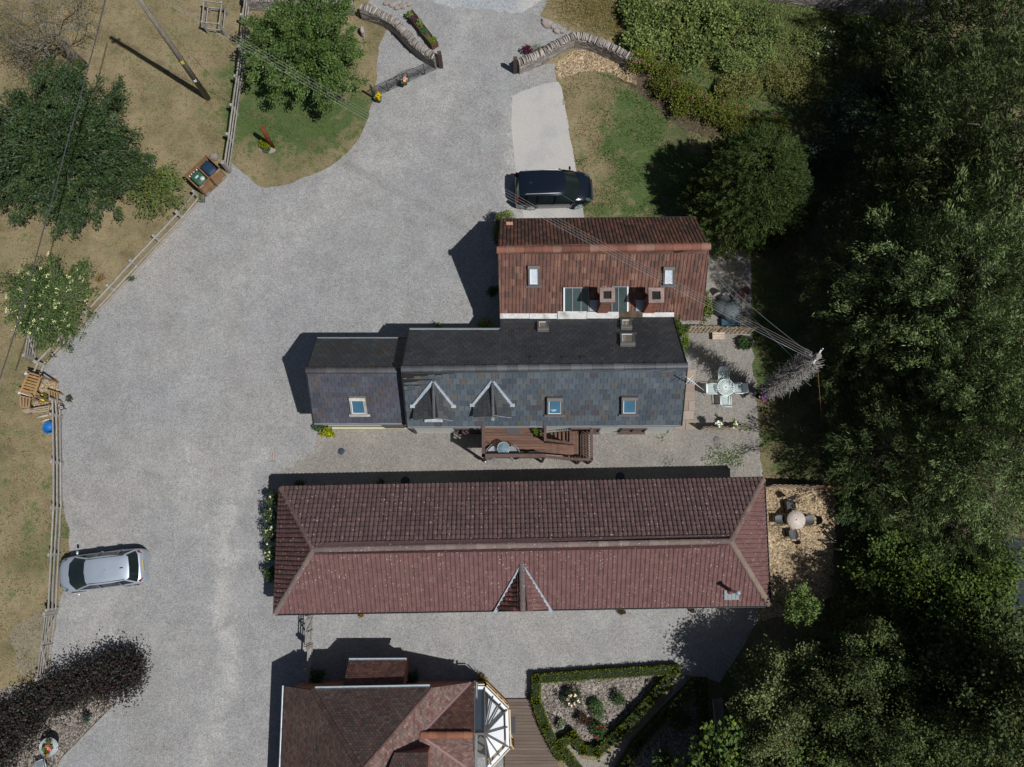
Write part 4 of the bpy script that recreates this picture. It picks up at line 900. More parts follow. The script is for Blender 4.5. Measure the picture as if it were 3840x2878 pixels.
# patio deck
dk = thing("patio_deck", "brown timber deck beside the conservatory with a black doormat", "deck", P(1980, 2760, 0))
mb = MB(); top = P(1902, 2628, .12); n_b = 32
hedge_edge = [(2010, 2628), (2028, 2680), (2052, 2780), (2075, 2840), (2095, 2900)]
for k in range(n_b):
    yy = top.y - k * .145
    def xr_at(y):
        pts = [P(a, b, .12) for a, b in hedge_edge]
        for p, q in zip(pts, pts[1:]):
            if q.y <= y <= p.y: return p.x + (q.x - p.x) * (y - p.y) / (q.y - p.y)
        return pts[-1].x if y < pts[-1].y else pts[0].x
    xa = -.35; xb = xr_at(yy) + .1; t = rng(.85, 1.12); mb.box(((xa + xb) / 2, yy, .10), xb - xa, .135, .03, tint=(t, t, t))
for k in range(2): mb.box((1.05, top.y + .12 + .145 * k, .05), .62, .135, .06, tint=(.95, .95, .95))
mb.build("boards", M['deckwood2'], dk)
mb = MB(); c = P(1919, 2720, .13); mb.box((c.x, c.y, .128), .34, .72, .02, tint=(1, 1, 1)); mb.build("doormat", M['gutter'], dk)
# ================================================================ foliage
def unit(a): return a / np.maximum(np.linalg.norm(a, axis=-1, keepdims=True), 1e-6)
def leafmesh(name, pts, ax, L, W, tints, mat, parent, rs, flat=0.55, off=None, double=False):
    """many small pointed leaves; pts, ax : (n,3); L, W scalars or arrays"""
    n = len(pts); ax = unit(ax); up = np.tile(np.array([[0., 0., 1.]]), (n, 1)) * flat + rs.normal(size=(n, 3)) * (1 - flat)
    sd = unit(np.cross(ax, unit(up))); L = np.broadcast_to(np.asarray(L, float), (n,))[:, None]; W = np.broadcast_to(np.asarray(W, float), (n,))[:, None]
    L = L * rs.uniform(.7, 1.25, (n, 1)); W = W * rs.uniform(.75, 1.2, (n, 1))
    v = np.stack([pts - ax * L * .5, pts + sd * W * .5, pts + ax * L * .5, pts - sd * W * .5], 1).reshape(-1, 3)
    me = bpy.data.meshes.new(name); me.vertices.add(4 * n); me.vertices.foreach_set("co", v.astype(np.float32).ravel())
    me.loops.add(4 * n); me.loops.foreach_set("vertex_index", np.arange(4 * n, dtype=np.int32))
    me.polygons.add(n); me.polygons.foreach_set("loop_start", np.arange(0, 4 * n, 4, dtype=np.int32)); me.polygons.foreach_set("loop_total", np.full(n, 4, dtype=np.int32))
    me.update(calc_edges=True)
    at = me.color_attributes.new("tint", 'FLOAT_COLOR', 'CORNER'); c = np.ones((n, 4, 4), dtype=np.float32); c[:, :, :3] = np.clip(tints, 0, 1)[:, None, :]
    at.data.foreach_set("color", c.ravel()); me.materials.append(mat); me.validate()
    o = bpy.data.objects.new(name, me); C.objects.link(o); o.parent = parent; return o

def tintmix(rs, n, cols, var=.18, w=None):
    cols = np.array(cols); k = rs.choice(len(cols), n, p=w); return cols[k] * rs.uniform(1 - var, 1 + var, (n, 1))

def spray_tree(root, seed, rad, zlo, ztop, nb, per, L, W, cols, mat='leaf', fork=1.2, gap=.3, droop=.3, cl=.13, trunk=.16, spread=.34, w=None, lopside=(0, 0)):
    """crown of leafy sprays that run out from the middle: trunk, limbs and leaves"""
    rs = np.random.RandomState(seed); zc = zlo + (ztop - zlo) * .42; P_, A_, T_ = [], [], []; limbs = MB()
    limbs.tube([(0, 0, 0), (.03, .02, fork * .5), (0, 0, fork)], [trunk * 1.3, trunk, trunk * .85], 8)
    for b in range(nb):
        th = 2 * math.pi * (b / nb * 7.236 + rs.uniform(-.06, .06)); sl = rs.uniform(-.35, 1.0); el = math.asin(max(-1, min(1, sl)))
        rr = rs.uniform(.76, 1.13) * (1 + .08 * math.sin(3 * th + seed)); hr = (ztop - zc) if el > 0 else (zc - zlo)
        end = np.array([math.cos(th) * math.cos(el) * rad * rr + lopside[0] * max(0, math.sin(el)), math.sin(th) * math.cos(el) * rad * rr + lopside[1] * max(0, math.sin(el)), zc + math.sin(el) * hr * rr])
        st = np.array([0, 0, fork + (zc - fork) * rs.uniform(.1, .8)]); mid = (st + end) / 2 + np.array([0, 0, (end[2] - st[2]) * .15 + .25 * droop * rad * .5])
        q = lambda t: st * (1 - t) ** 2 + 2 * mid * t * (1 - t) + end * t * t
        if b % 2 == 0: limbs.tube([tuple(q(t)) for t in (0, .35, .7, .97)], [trunk * .35, trunk * .22, trunk * .11, .012], 5)
        ld = np.linalg.norm(end - st); nc = max(4, int(ld * 4.2)); kb = rs.uniform(.82, 1.15)
        for c in range(nc):
            t = gap + (1 - gap) * (c + rs.uniform(0, 1)) / nc; p = q(t); d = q(min(1, t + .05)) - q(t - .05); d = d / (np.linalg.norm(d) + 1e-6)
            wdt = spread * (1.1 - .85 * t) * rad * .42; ctr = p + rs.normal(size=3) * np.array([wdt, wdt, wdt * .5]); m = max(3, int(per * rs.uniform(.6, 1.3)))
            pp = ctr + rs.normal(size=(m, 3)) * np.array([cl, cl, cl * .6]); P_.append(pp)
            a = np.tile(d, (m, 1)) + rs.normal(size=(m, 3)) * .55; a[:, 2] -= droop; A_.append(a)
            T_.append(tintmix(rs, m, cols, .22, w) * kb * rs.uniform(.8, 1.18))
    leafmesh("crown", np.concatenate(P_), np.concatenate(A_), L, W, np.concatenate(T_), M[mat], root, rs)
    limbs.build("trunk", M['bark'], root, local=True)

def plume_tree(root, seed, rad, zlo, ztop, npl, per, L, W, cols, plen=.7, pw=.14, cone=.0, mat='leaf', trunk=.2, outb=.55, w=None, lob=0.12, flat=.45, core=0):
    """crown whose skin is made of plumes pointing out and up (willow, spruce)"""
    rs = np.random.RandomState(seed); P_, A_, T_ = [], [], []; limbs = MB()
    limbs.tube([(0, 0, 0), (.05, 0, ztop * .4), (0, .03, ztop * (.3 if cone else .7))], [trunk, trunk * .7, .03], 8)
    nz = rs.uniform(0, 6.28, 4)
    for b in range(npl):
        u = (b + .5) / npl; th = b * 2.39996 + rs.uniform(-.2, .2); h = 1 - u if cone else None
        if cone: z = zlo + (ztop - zlo) * (1 - math.sqrt(u)); f = (ztop - z) / (ztop - zlo); r = rad * (1 - (1 - f) ** (1 + cone)) ; el = .25
        else:
            s = -.25 + 1.25 * u; el = math.asin(max(-1, min(1, s))); zc = zlo + (ztop - zlo) * .35; z = zc + s * ((ztop - zc) if s > 0 else (zc - zlo)); r = rad * math.cos(el)
        lobe = 1 + lob * (math.sin(3 * th + nz[0] + z) + math.sin(5 * th + nz[1] - z * 1.3)) ; dep = rs.uniform(.72, 1.04); r *= lobe * dep
        c = np.array([math.cos(th) * r, math.sin(th) * r, zlo + (z - zlo) * (.55 + .45 * dep) if not cone else z]); o = np.array([math.cos(th) * math.cos(el), math.sin(th) * math.cos(el), math.sin(el)])
        d = o * outb + np.array([0, 0, 1 - outb]) + rs.normal(size=3) * .28; d /= np.linalg.norm(d); m = int(per * rs.uniform(.7, 1.3)); t = rs.uniform(0, 1, (m, 1)) ** .8
        pp = c + d * t * plen + rs.normal(size=(m, 3)) * pw * (1.1 - .75 * t); P_.append(pp)
        A_.append(np.tile(d, (m, 1)) + rs.normal(size=(m, 3)) * .42); T_.append(tintmix(rs, m, cols, .2, w) * rs.uniform(.75, 1.2))
        if not cone and b % 11 == 0: limbs.tube([(0, 0, max(zlo * .8, c[2] - r * .8)), tuple(c * .6 + np.array([0, 0, c[2] * .3])), tuple(c * .9 + np.array([0, 0, c[2] * .02]))], [trunk * .25, .035, .008], 5)
    leafmesh("crown", np.concatenate(P_), np.concatenate(A_), L, W, np.concatenate(T_), M[mat], root, rs, flat)
    limbs.build("trunk", M['bark'], root, local=True)

def bush_leaves(rs, cx, cy, rx, ry, h, n, lobes=7, z0=0.0, clump=.09):
    lb = np.stack([rs.uniform(-.6, .6, lobes) * rx, rs.uniform(-.6, .6, lobes) * ry, rs.uniform(.2, .62, lobes) * h, rs.uniform(.35, .6, lobes)], 1)
    nc = n // 7; k = rs.randint(lobes, size=nc); d = unit(rs.normal(size=(nc, 3))); d[:, 2] = np.abs(d[:, 2]) * 1.0 - .15
    c = lb[k, :3] + d * lb[k, 3:4] * np.array([rx, ry, h * .8]) * rs.uniform(.7, 1.05, (nc, 1)); pp = np.repeat(c, 7, 0) + rs.normal(size=(nc * 7, 3)) * clump; aa = np.repeat(d, 7, 0) + rs.normal(size=(nc * 7, 3)) * .6
    pp[:, 0] += cx; pp[:, 1] += cy; pp[:, 2] = np.maximum(pp[:, 2] + z0, z0 + .02); ct = np.repeat(rs.uniform(.75, 1.2, (nc, 1)), 7, 0)
    return pp, aa, ct
def bush(name, label, cat, px, py, rx, ry, h, n, cols, L=.12, W=.07, z0=0.0, flowers=None, mat='leaf', group=None, w=None, rz=0.0, seed=None, clump=.09, stems=True, parent=None):
    seed = seed or int(px * 7 + py); rs = np.random.RandomState(seed % 100000); loc = P(px, py, z0 + h * .3); loc.z = z0
    t = thing(name, label, cat, loc, rz, group) if parent is None else parent
    off = Vector((0, 0, 0))
    pp, aa, ct = bush_leaves(rs, 0, 0, rx, ry, h, n, clump=clump); leafmesh("foliage", pp, aa, L, W, tintmix(rs, len(pp), cols, .2, w) * ct, M[mat], t, rs)
    if stems:
        mb = MB()
        for k in range(6): a = k * 1.05; mb.tube([(0, 0, 0), (math.cos(a) * rx * .3, math.sin(a) * ry * .3, h * .4), (math.cos(a) * rx * .55, math.sin(a) * ry * .55, h * .7)], [.025, .018, .008], 5)
        mb.build("stems", M['bark'], t, local=True)
    if flowers:
        fc, fn, fs = flowers; k = rs.choice(len(pp), fn * 3, replace=False); k = k[np.argsort(-pp[k, 2])][:fn]; c = pp[k] + np.array([0, 0, fs * .5]); m = 7
        q = np.repeat(c, m, 0) + rs.normal(size=(fn * m, 3)) * fs * .28; leafmesh("flowers", q, rs.normal(size=(fn * m, 3)) * np.array([1, 1, .3]), fs, fs * .8, tintmix(rs, fn * m, fc, .1), M['flower'], t, rs, .8)
    return t

DG = [(0.052, 0.084, 0.028), (0.066, 0.100, 0.032), (0.040, 0.066, 0.024), (0.082, 0.118, 0.038)]
# ---- round tree on the lawn by the gateway
t = thing("round_tree", "dark green round-crowned tree on the small lawn by the gateway", "tree", P(1185, 268, 0))
spray_tree(t, 11, 3.1, .9, 4.3, 100, 42, .135, .068, DG + [(0.12, 0.15, 0.05)], 'leafgloss', gap=.22, w=[.3, .3, .2, .15, .05], droop=.35, spread=.27, cl=.12)
# ---- large dark tree at the left edge
t = thing("broad_tree", "broad dark green fruit tree at the left edge, the largest crown over the dry lawn", "tree", P(330, 640, 0))
spray_tree(t, 23, 4.25, .9, 4.8, 130, 46, .14, .068, [(0.037, 0.062, 0.028), (0.047, 0.076, 0.032), (0.030, 0.050, 0.024), (0.060, 0.088, 0.034), (0.10, 0.10, 0.02)], 'leafgloss', gap=.25, w=[.3, .3, .2, .17, .03], droop=.3, lopside=(-1.2, .5), spread=.26, cl=.13)
t = thing("small_tree", "small yellow-green tree against the big dark crown, beside the bin store", "tree", P(622, 745, 0))
spray_tree(t, 31, 1.5, .3, 2.7, 50, 18, .14, .065, [(0.105, 0.135, 0.050), (0.085, 0.12, 0.045), (0.14, 0.145, 0.05), (0.065, 0.095, 0.038)], gap=.2)
t = thing("flowering_tree", "pale green tree with creamy blossom beside the sloping rail fence", "tree", P(258, 1165, 0))
spray_tree(t, 37, 2.3, .6, 3.2, 90, 19, .16, .06, [(0.085, 0.12, 0.048), (0.065, 0.10, 0.042), (0.11, 0.14, 0.055), (0.06, 0.085, 0.04)], gap=.2, droop=.25, lopside=(-.6, .1))
rs = np.random.RandomState(5); 
cr = [k for k in kids(t) if k.name.startswith("crown")][0]; vv = np.zeros(len(cr.data.vertices) * 3); cr.data.vertices.foreach_get("co", vv); vv = vv.reshape(-1, 4, 3).mean(1); hi = vv[vv[:, 2] > np.percentile(vv[:, 2], 60)]
cc = hi[rs.choice(len(hi), 75)] + np.array([0, 0, .06]); q = np.repeat(cc, 12, 0) + rs.normal(size=(900, 3)) * .055; leafmesh("blossom", q, rs.normal(size=(900, 3)), .07, .055, tintmix(rs, 900, [(.62, .62, .38), (.55, .58, .32)], .1), M['flower'], t, rs)

# ---- sparse, half dead tree top left
t = thing("bare_tree", "half-dead tree with pale twiggy limbs in the top left corner", "tree", P(312, 248, 0))
def branchy(mb, p, d, ln, r, depth, rs, bend=.35, n=3, up=.0, tips=None):
    pts = [np.array(p, float)]; dd = np.array(d, float); dd /= np.linalg.norm(dd)
    for k in range(4): dd = dd + rs.normal(size=3) * bend * .45 + np.array([0, 0, up]); dd /= np.linalg.norm(dd); pts.append(pts[-1] + dd * ln / 4)
    mb.tube([tuple(q) for q in pts], [r, r * .85, r * .7, r * .55, r * .4], 5 if depth > 1 else 4)
    if tips is not None and depth <= 1: tips.append(pts[-1]); tips.append(pts[2])
    if depth <= 0: return
    for k in range(n):
        s = pts[rs.randint(2, 5)]; nd = dd + rs.normal(size=3) * .75; branchy(mb, s, nd, ln * rs.uniform(.55, .8), r * .5, depth - 1, rs, bend, n, up, tips)
rs = np.random.RandomState(77); mb = MB(); tr = MB()
tr.tube([(0, 0, 0), (-.1, .08, .9), (-.05, .05, 1.9), (-.25, .2, 2.6)], [.27, .22, .2, .15], 10); tips = []
for k in range(9):
    a = 2.2 + k * .55 + rs.uniform(-.2, .2); branchy(mb, (-.2, .15, 2.1 + .08 * k), (math.cos(a) * .9 - .5, math.sin(a) * .9 + .1, .3), 1.7, .055, 3, rs, .4, 4, .02, tips)
tr.build("trunk", M['bark'], t, local=True); mb.build("limbs", paint("lichened_limb", [(.15, .145, .12), (.27, .26, .23)], .95, 5, 30, .3, .3), t, local=True)
tp = np.array(tips); k = rs.randint(len(tp), size=9000); q = tp[k] + rs.normal(size=(9000, 3)) * .24; leafmesh("crown", q, rs.normal(size=(9000, 3)), .08, .04, tintmix(rs, 9000, [(.12, .10, .05), (.10, .095, .05), (.15, .12, .07)], .3), M['leaf'], t, rs)

# ---- ornamental spruce beside the red cottage
SPR = [(0.062, 0.086, 0.030), (0.048, 0.070, 0.026), (0.082, 0.105, 0.036), (0.036, 0.052, 0.022)]
t = thing("spruce", "dense rounded spruce at the corner of the red tiled cottage", "tree", P(2755, 782, 0))
plume_tree(t, 41, 2.35, .3, 7.4, 950, 84, .14, .042, SPR, plen=.85, pw=.13, cone=1.3, outb=.8, lob=.05, flat=.35)
t = thing("fir_tree", "second, darker conifer crown behind the rounded spruce", "tree", P(2860, 800, 0))
plume_tree(t, 43, 1.8, .3, 5.2, 480, 66, .14, .042, [(0.045, 0.062, 0.026), (0.035, 0.05, 0.024)], plen=.6, pw=.1, cone=1.0, outb=.8, lob=.08, flat=.35)

# ---- willows and broadleaf trees of the wood on the river bank
WIL = [(0.135, 0.175, 0.085), (0.10, 0.135, 0.06), (0.175, 0.215, 0.115), (0.065, 0.092, 0.038), (0.13, 0.155, 0.05)]  # brightened leaf tints, the lit look of these crowns put into colour
def put(px, py, z): v = P(px, py, z); v.z = 0; return v
wil = thing("willow", "tallest willow, its silvery crown brightly lit at the right edge level with the slate cottage", "tree", put(3700, 1000, 11), 0, "trees of the river bank wood")
plume_tree(wil, 51, 2.9, 2.2, 13.2, 330, 98, .21, .042, WIL, plen=1.5, pw=.22, outb=.68, lob=.2, w=[.3, .25, .15, .2, .1], flat=.3)
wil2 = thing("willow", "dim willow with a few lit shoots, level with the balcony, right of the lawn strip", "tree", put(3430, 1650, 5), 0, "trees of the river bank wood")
plume_tree(wil2, 53, 2.5, .8, 7.2, 250, 92, .20, .042, [(0.058, 0.078, 0.036), (0.040, 0.056, 0.026), (0.085, 0.105, 0.045)], plen=1.4, pw=.22, outb=.72, lob=.22, flat=.3)  # leaves tinted darker, the wood's shade put into their colour
BR = [(0.085, 0.106, 0.044), (0.060, 0.080, 0.035), (0.11, 0.13, 0.055), (0.045, 0.066, 0.032)]
brd = thing("birch", "loose-crowned birch right of the apple tree at the bottom edge", "tree", put(3190, 2680, 6.5), 0, "trees of the river bank wood")
spray_tree(brd, 61, 2.0, 1.5, 8.2, 62, 30, .13, .085, BR, gap=.3, spread=.34, cl=.19, trunk=.13, fork=2.5)
GRN = [(0.066, 0.10, 0.036), (0.050, 0.078, 0.030), (0.090, 0.13, 0.046), (0.12, 0.15, 0.04)]
syc = thing("sycamore", "fresh green tree at the end of the wood chip patio, left of the river gap", "tree", put(3370, 2130, 2.5), 0, "trees of the river bank wood")
spray_tree(syc, 67, 1.9, .5, 3.4, 70, 28, .15, .10, GRN, gap=.25, spread=.36, cl=.19, trunk=.14, fork=1.5)
WOOD = [
 (wil, 3800, 1420, 10, .85, "willow cut by the right edge just below the tallest one, lit on its left side"),
 (wil2, 3600, 560, 6, .95, "dark willow with lit tips at the right edge, above the tallest willow"),
 (wil, 3700, 235, 7, .55, "slim pointed willow lit grey-green near the top right corner"),
 (wil2, 3770, 60, 7, 1.1, "willow in the top right corner, mostly in shade"),
 (wil, 3830, 1700, 9, .85, "brightly lit willow at the right edge level with the long bungalow ridge"),
 (wil2, 3480, 760, 5, .95, "shaded willow between the spruce and the tallest willow"),
 (wil2, 3320, 960, 6, .85, "black-shaded willow right of the spruce, level with the red cottage ridge"),
 (wil2, 3590, 1225, 8, 1.1, "shaded willow left of the tallest one, above the dim one"),
 (wil2, 3330, 1330, 5, .75, "low willow in deep shade right of the pole"),
 (wil2, 3650, 1980, 4, .6, "willow in shade above the river gap"),
 (wil2, 3430, 1930, 3, .45, "low dark willow behind the fresh green shrub strip"),
 (syc, 3690, 2120, 2.5, 1.0, "low green tree hiding the river just above its visible gap"),
 (syc, 3520, 2200, 3.5, 1.0, "middle one of the three fresh green trees between the patio and the river gap"),
 (syc, 3680, 2330, 4.5, 1.1, "yellowish green tree just below the river gap"),
 (syc, 3340, 2330, 3, .9, "shaded green tree below the one at the end of the wood chip patio"),
 (brd, 3280, 2480, 5, .85, "birch in deep shade right of the small light green tree"),
 (brd, 3400, 2640, 7, .8, "second birch to the right of the apple tree, pale and ragged"),
 (brd, 3330, 2810, 7, .95, "low birch at the bottom edge between the first and second ones"),
 (brd, 3620, 2690, 8, 1.0, "birch with a yellow-green right side, third from the apple tree"),
 (brd, 3540, 2850, 8, .95, "birch on the bottom edge below the yellow-sided one"),
 (syc, 3560, 2470, 4, 1.2, "dark tree in the middle of the bottom right wood"),
 (brd, 3790, 2640, 8, .9, "birch cut by the right edge above the bottom right corner"),
 (brd, 3760, 2860, 8, .95, "birch filling the bottom right corner"),
 (syc, 3830, 2450, 5, 1.2, "bright green tree at the right edge below the river gap"),
 (wil, 4010, 1100, 12, 1.0, "added tall willow shading the wood from outside the right edge level with the slate cottage, its shoots reaching in"),  # trees outside the edges are added to cast shade into the wood
 (wil2, 3990, 760, 12, 1.6, "added tall willow casting shade from outside the right edge level with the spruce"),
 (wil2, 3990, 330, 12, 1.5, "added tall willow casting shade from outside the upper right edge"),
 (wil2, 4080, 1560, 11, 1.4, "added tall willow casting shade from outside the right edge level with the long bungalow"),
 (brd, 4040, 2700, 12, 1.4, "added tall birch casting shade from outside the bottom right corner"),
 (wil2, 3560, 40, 5, .9, "shaded low willow at the top edge beyond the end of the old wall"),
 (syc, 3480, 3060, 8, 1.6, "added shade tree below the bottom edge under the birches"),  # trees added below the edge to cast shade
 (syc, 3150, 3060, 7, 1.5, "added shade tree below the bottom edge under the apple tree"),
 (syc, 2780, 3080, 7, 1.5, "added tree below the bottom edge whose shade falls on the bench lawn"),
]
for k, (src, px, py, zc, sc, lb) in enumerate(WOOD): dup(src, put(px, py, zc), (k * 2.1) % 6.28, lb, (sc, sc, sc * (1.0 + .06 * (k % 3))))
APP = [(0.105, 0.128, 0.058), (0.080, 0.10, 0.045), (0.13, 0.15, 0.072), (0.058, 0.076, 0.035), (0.20, 0.14, 0.08)]
ap = thing("apple_tree", "big fruit-dotted apple tree, brightest crown at the bottom edge, right of the garden bench", "tree", put(2990, 2640, 4.5))
spray_tree(ap, 71, 2.5, 1.0, 6.6, 95, 32, .125, .08, APP, gap=.25, spread=.34, cl=.17, w=[.32, .3, .2, .16, .02])
ap2 = dup(ap, put(2900, 2850, 4), 2.2, "lower apple tree on the bottom edge, left of the big bright one", .85)
t = thing("hazel", "small light green tree in front of the deep shade past the end of the bungalow", "tree", put(3010, 2275, 3.6))
spray_tree(t, 73, .85, 1.6, 4.6, 36, 15, .13, .085, [(0.085, 0.12, 0.045), (0.07, 0.10, 0.04), (0.11, 0.145, 0.05)], gap=.2, spread=.5, fork=1.8, trunk=.07)
dup(t, put(3110, 2430, 3.6), 1.5, "thin light green sapling just below the small light green tree", .8)
# shrubs of the rough ground, top right
GB = [(0.165, 0.205, 0.075), (0.13, 0.165, 0.06), (0.20, 0.235, 0.095), (0.07, 0.10, 0.04)]
GB2 = [(0.125, 0.158, 0.062), (0.092, 0.122, 0.048), (0.15, 0.18, 0.078)]
BLU = [(0.042, 0.066, 0.046), (0.055, 0.08, 0.055), (0.034, 0.052, 0.036)]
OLV = [(0.13, 0.13, 0.05), (0.14, 0.125, 0.055), (0.085, 0.095, 0.038)]
RH = [(0.098, 0.130, 0.032), (0.074, 0.104, 0.028), (0.14, 0.165, 0.042), (0.14, 0.11, 0.05)]
Bz = [("bramble", 2440, 60, 1.7, 1.3, 1.3, 4200, GB, "pale green bramble mound at the top edge, right of the dry verge"), ("bramble", 2420, 160, 1.5, 1.1, 1.2, 3600, GB, "big-leaved bramble mound just above the stone wall"),
 ("bramble", 2640, 60, 1.8, 1.4, 1.5, 4400, GB, "bright bramble mound at the top edge, second from the dry verge"), ("nettle_patch", 2600, 190, 1.7, 1.2, 1.1, 4000, GB, "nettle patch in the middle of the bramble ground"),
 ("nettle_patch", 2830, 90, 1.7, 1.3, 1.2, 4000, GB2, "grey-green nettle patch left of the old wall top"), ("elder", 2800, 210, 1.5, 1.2, 1.3, 3600, GB2, "elder bush on the slope behind the nettle patches"),
 ("weed_clump", 3060, 170, 1.7, 1.2, .8, 3600, GB2, "leafy clump with white flower heads below the old wall"), ("weed_clump", 3230, 130, 1.5, 1.0, .8, 3000, GB, "white-flowered leafy clump at the edge of the deep shade"),
 ("weed_clump", 2960, 300, 1.6, 1.2, .8, 3400, OLV, "olive weed clump in the middle of the rough slope"), ("hawthorn", 3270, 330, 2.2, 1.6, 2.6, 6000, BLU, "blue-green hawthorn on the upper slope"),
 ("hawthorn", 3400, 440, 1.9, 1.5, 2.4, 5200, BLU, "blue-green hawthorn nearer the right-hand willows"), ("hawthorn", 3180, 450, 2.0, 1.5, 2.2, 5200, BLU, "dark hawthorn beside the shaded hollow"),
 ("hawthorn", 3080, 560, 1.8, 1.3, 2.0, 4200, BLU, "lowest hawthorn, just above and right of the spruce"), ("laurel", 3060, 640, 1.5, 1.3, 1.8, 3600, BLU, "dark shrub tucked behind the spruce"),
 ("weed_clump", 2760, 330, 1.3, 1.0, .8, 2600, OLV, "brown-green weed clump above the rose hedge")]
for nm, px, py, rx, ry, h, n, cl_, lb in Bz:
    fl = ([(.6, .62, .55)], 12, .09) if "white" in lb else None
    bush(nm, lb, "shrub", px, py, rx, ry, h, n, cl_, L=.15 if cl_ is GB else .12, W=.10 if cl_ is GB else .065, flowers=fl, group="shrubs of the rough slope")
HL = ["wall end", "first gap past the wall end", "second", "middle", "next to the middle", "soil strip bend", "spruce side", "last before the spruce"]
HP = [(2430, 255, "yellow-green rose shrub growing over the end of the stone wall"), (2480, 315, "rose shrub second from the stone wall in the border row"), (2545, 355, "rose shrub third from the stone wall in the border row"), (2600, 405, "fourth rose shrub of the border row, the one with yellow leaves"),
 (2670, 425, "fifth rose shrub of the border row"), (2730, 460, "sixth rose shrub of the border row, above the bend of the soil strip"), (2800, 475, "seventh rose shrub, close above the spruce"), (2870, 500, "last rose shrub of the row, touching the spruce")]
for px, py, lb in HP: bush("rose_shrub", lb, "shrub", px, py - 8, 1.15, .85, 1.45, 2800, RH, L=.10, W=.06, flowers=([(.45, .12, .25)], 3, .07), group="rose shrubs of the right-hand border")
# shrub strip along the wire fence, right of the lawn strip
EL = [(0.065, 0.105, 0.048), (0.055, 0.09, 0.04), (0.085, 0.125, 0.055)]
for px, py, h, lb in [(3190, 1800, 1.5, "ivy-green shrub at the end of the woven fence"), (3215, 1900, 1.6, "fence-side shrub second below the woven fence end"), (3215, 2010, 1.7, "fence-side shrub beside the wood chip patio"), (3210, 2120, 1.7, "fence-side shrub by the forked logs"),
 (3180, 2220, 1.4, "lowest fence-side shrub, at the bottom of the wood chip patio"), (3175, 1690, 1.3, "shaded fence-side shrub above the woven fence end"), (3165, 1560, 1.3, "shaded fence-side shrub level with the sunny lawn strip"), (3160, 1420, 1.3, "black-shaded fence-side shrub just below the pole top"), (3155, 1200, 1.3, "black-shaded fence-side shrub level with the slate roof"), (3150, 1040, 1.4, "black-shaded fence-side shrub level with the red roof")]:
    bush("fence_shrub", lb, "shrub", px, py, .95, 1.1, h, 3400, EL, L=.11, W=.07, group="shrubs along the wire fence")
# undergrowth
def scatter(name, label, regions, n, cols, L, W, hmax, seed, tall=.5, cat="plants"):
    rs = np.random.RandomState(seed); pts = []
    for (cx, cy, rp, wgt) in regions:
        m = int(n * wgt); c = P(cx, cy); rr = np.sqrt(rs.uniform(0, 1, m)) * rp / 74.0 * (1 + .25 * rs.normal(size=m)); th = rs.uniform(0, 6.283, m); x = c.x + rr * np.cos(th); y = c.y + rr * np.sin(th)
        pts.append(np.stack([x, y, rs.uniform(.02, 1, m) ** 1.5 * hmax * (.4 + .6 * np.abs(np.sin(x * 1.3) * np.cos(y * 1.1)))], 1))
    q = np.concatenate(pts); a = rs.normal(size=q.shape) * np.array([1, 1, .2]); a[:, 2] += tall; o = leafmesh(name, q, a, L, W, tintmix(rs, len(q), cols, .3), M['leaf'], None, rs, .4)
    return tag(o, label, cat, kind="stuff")
scatter("undergrowth", "rough grass and weeds on the slope in the top right and under the wood", [(2600, 120, 230, .14), (2820, 180, 240, .15), (3050, 200, 240, .15), (3280, 220, 220, .10), (3150, 420, 200, .10), (3350, 800, 260, .08), (3330, 1300, 230, .08), (3350, 1750, 230, .08), (3300, 2300, 220, .07), (3500, 2700, 250, .05)], 50000, OLV + GB2 + [(0.15, 0.12, 0.06)], .17, .035, .45, 81, .5)
scatter("verge_grass", "long dry grass on the verge beside the lane", [(2160, 20, 95, .3), (2260, 60, 90, .3), (2300, -10, 110, .2), (2340, 110, 70, .2)], 9000, [(0.20, 0.155, 0.075), (0.15, 0.13, 0.06), (0.12, 0.12, 0.05)], .16, .025, .22, 83, .5)
scatter("weeds", "low green weeds sprouting in the gravel near the end of the cottage", [(2700, 1700, 42, .35), (2745, 1725, 38, .3), (2770, 1690, 28, .15), (2660, 1725, 30, .1), (2480, 1640, 20, .05), (2500, 1735, 25, .05)], 900, [(0.06, 0.10, 0.035), (0.08, 0.12, 0.04)], .09, .05, .10, 87, .2)
# ---- purple hedge, bottom left
rs = np.random.RandomState(91); t = thing("purple_hedge", "tall dark purple-leaved hedge in the bottom left corner", "hedge", put(230, 2640, 0))
PU = [(0.032, 0.025, 0.024), (0.030, 0.031, 0.024), (0.043, 0.034, 0.031), (0.055, 0.062, 0.046), (0.016, 0.012, 0.014), (0.055, 0.016, 0.018)]
hp = [put(462, 2535, 1.4), put(370, 2540, 1.4), put(280, 2575, 1.4), put(180, 2620, 1.4), put(90, 2690, 1.4), put(10, 2780, 1.4), put(-60, 2860, 1.6), put(435, 2520, 1.4), put(-50, 2730, 1.6), put(325, 2555, 1.4), put(415, 2545, 1.4), put(230, 2600, 1.4), put(135, 2660, 1.4), put(50, 2720, 1.4)]
PP = []; AA = []; CT = []
for k, p in enumerate(hp): a, b, c = bush_leaves(rs, p.x - t.location.x, p.y - t.location.y, 1.05, 1.0, 1.75, 2100, 8, clump=.23); PP.append(a); AA.append(b); CT.append(c)
PP = np.concatenate(PP); leafmesh("foliage", PP, np.concatenate(AA), .11, .075, tintmix(rs, len(PP), PU, .3, [.3, .2, .15, .17, .15, .03]) * np.concatenate(CT), M['leaf'], t, rs)
mb = MB()
for p in hp: mb.tube([(p.x - t.location.x, p.y - t.location.y, 0), (p.x - t.location.x, p.y - t.location.y, 1.4)], [.06, .03], 6)
mb.build("stems", M['bark'], t, local=True)
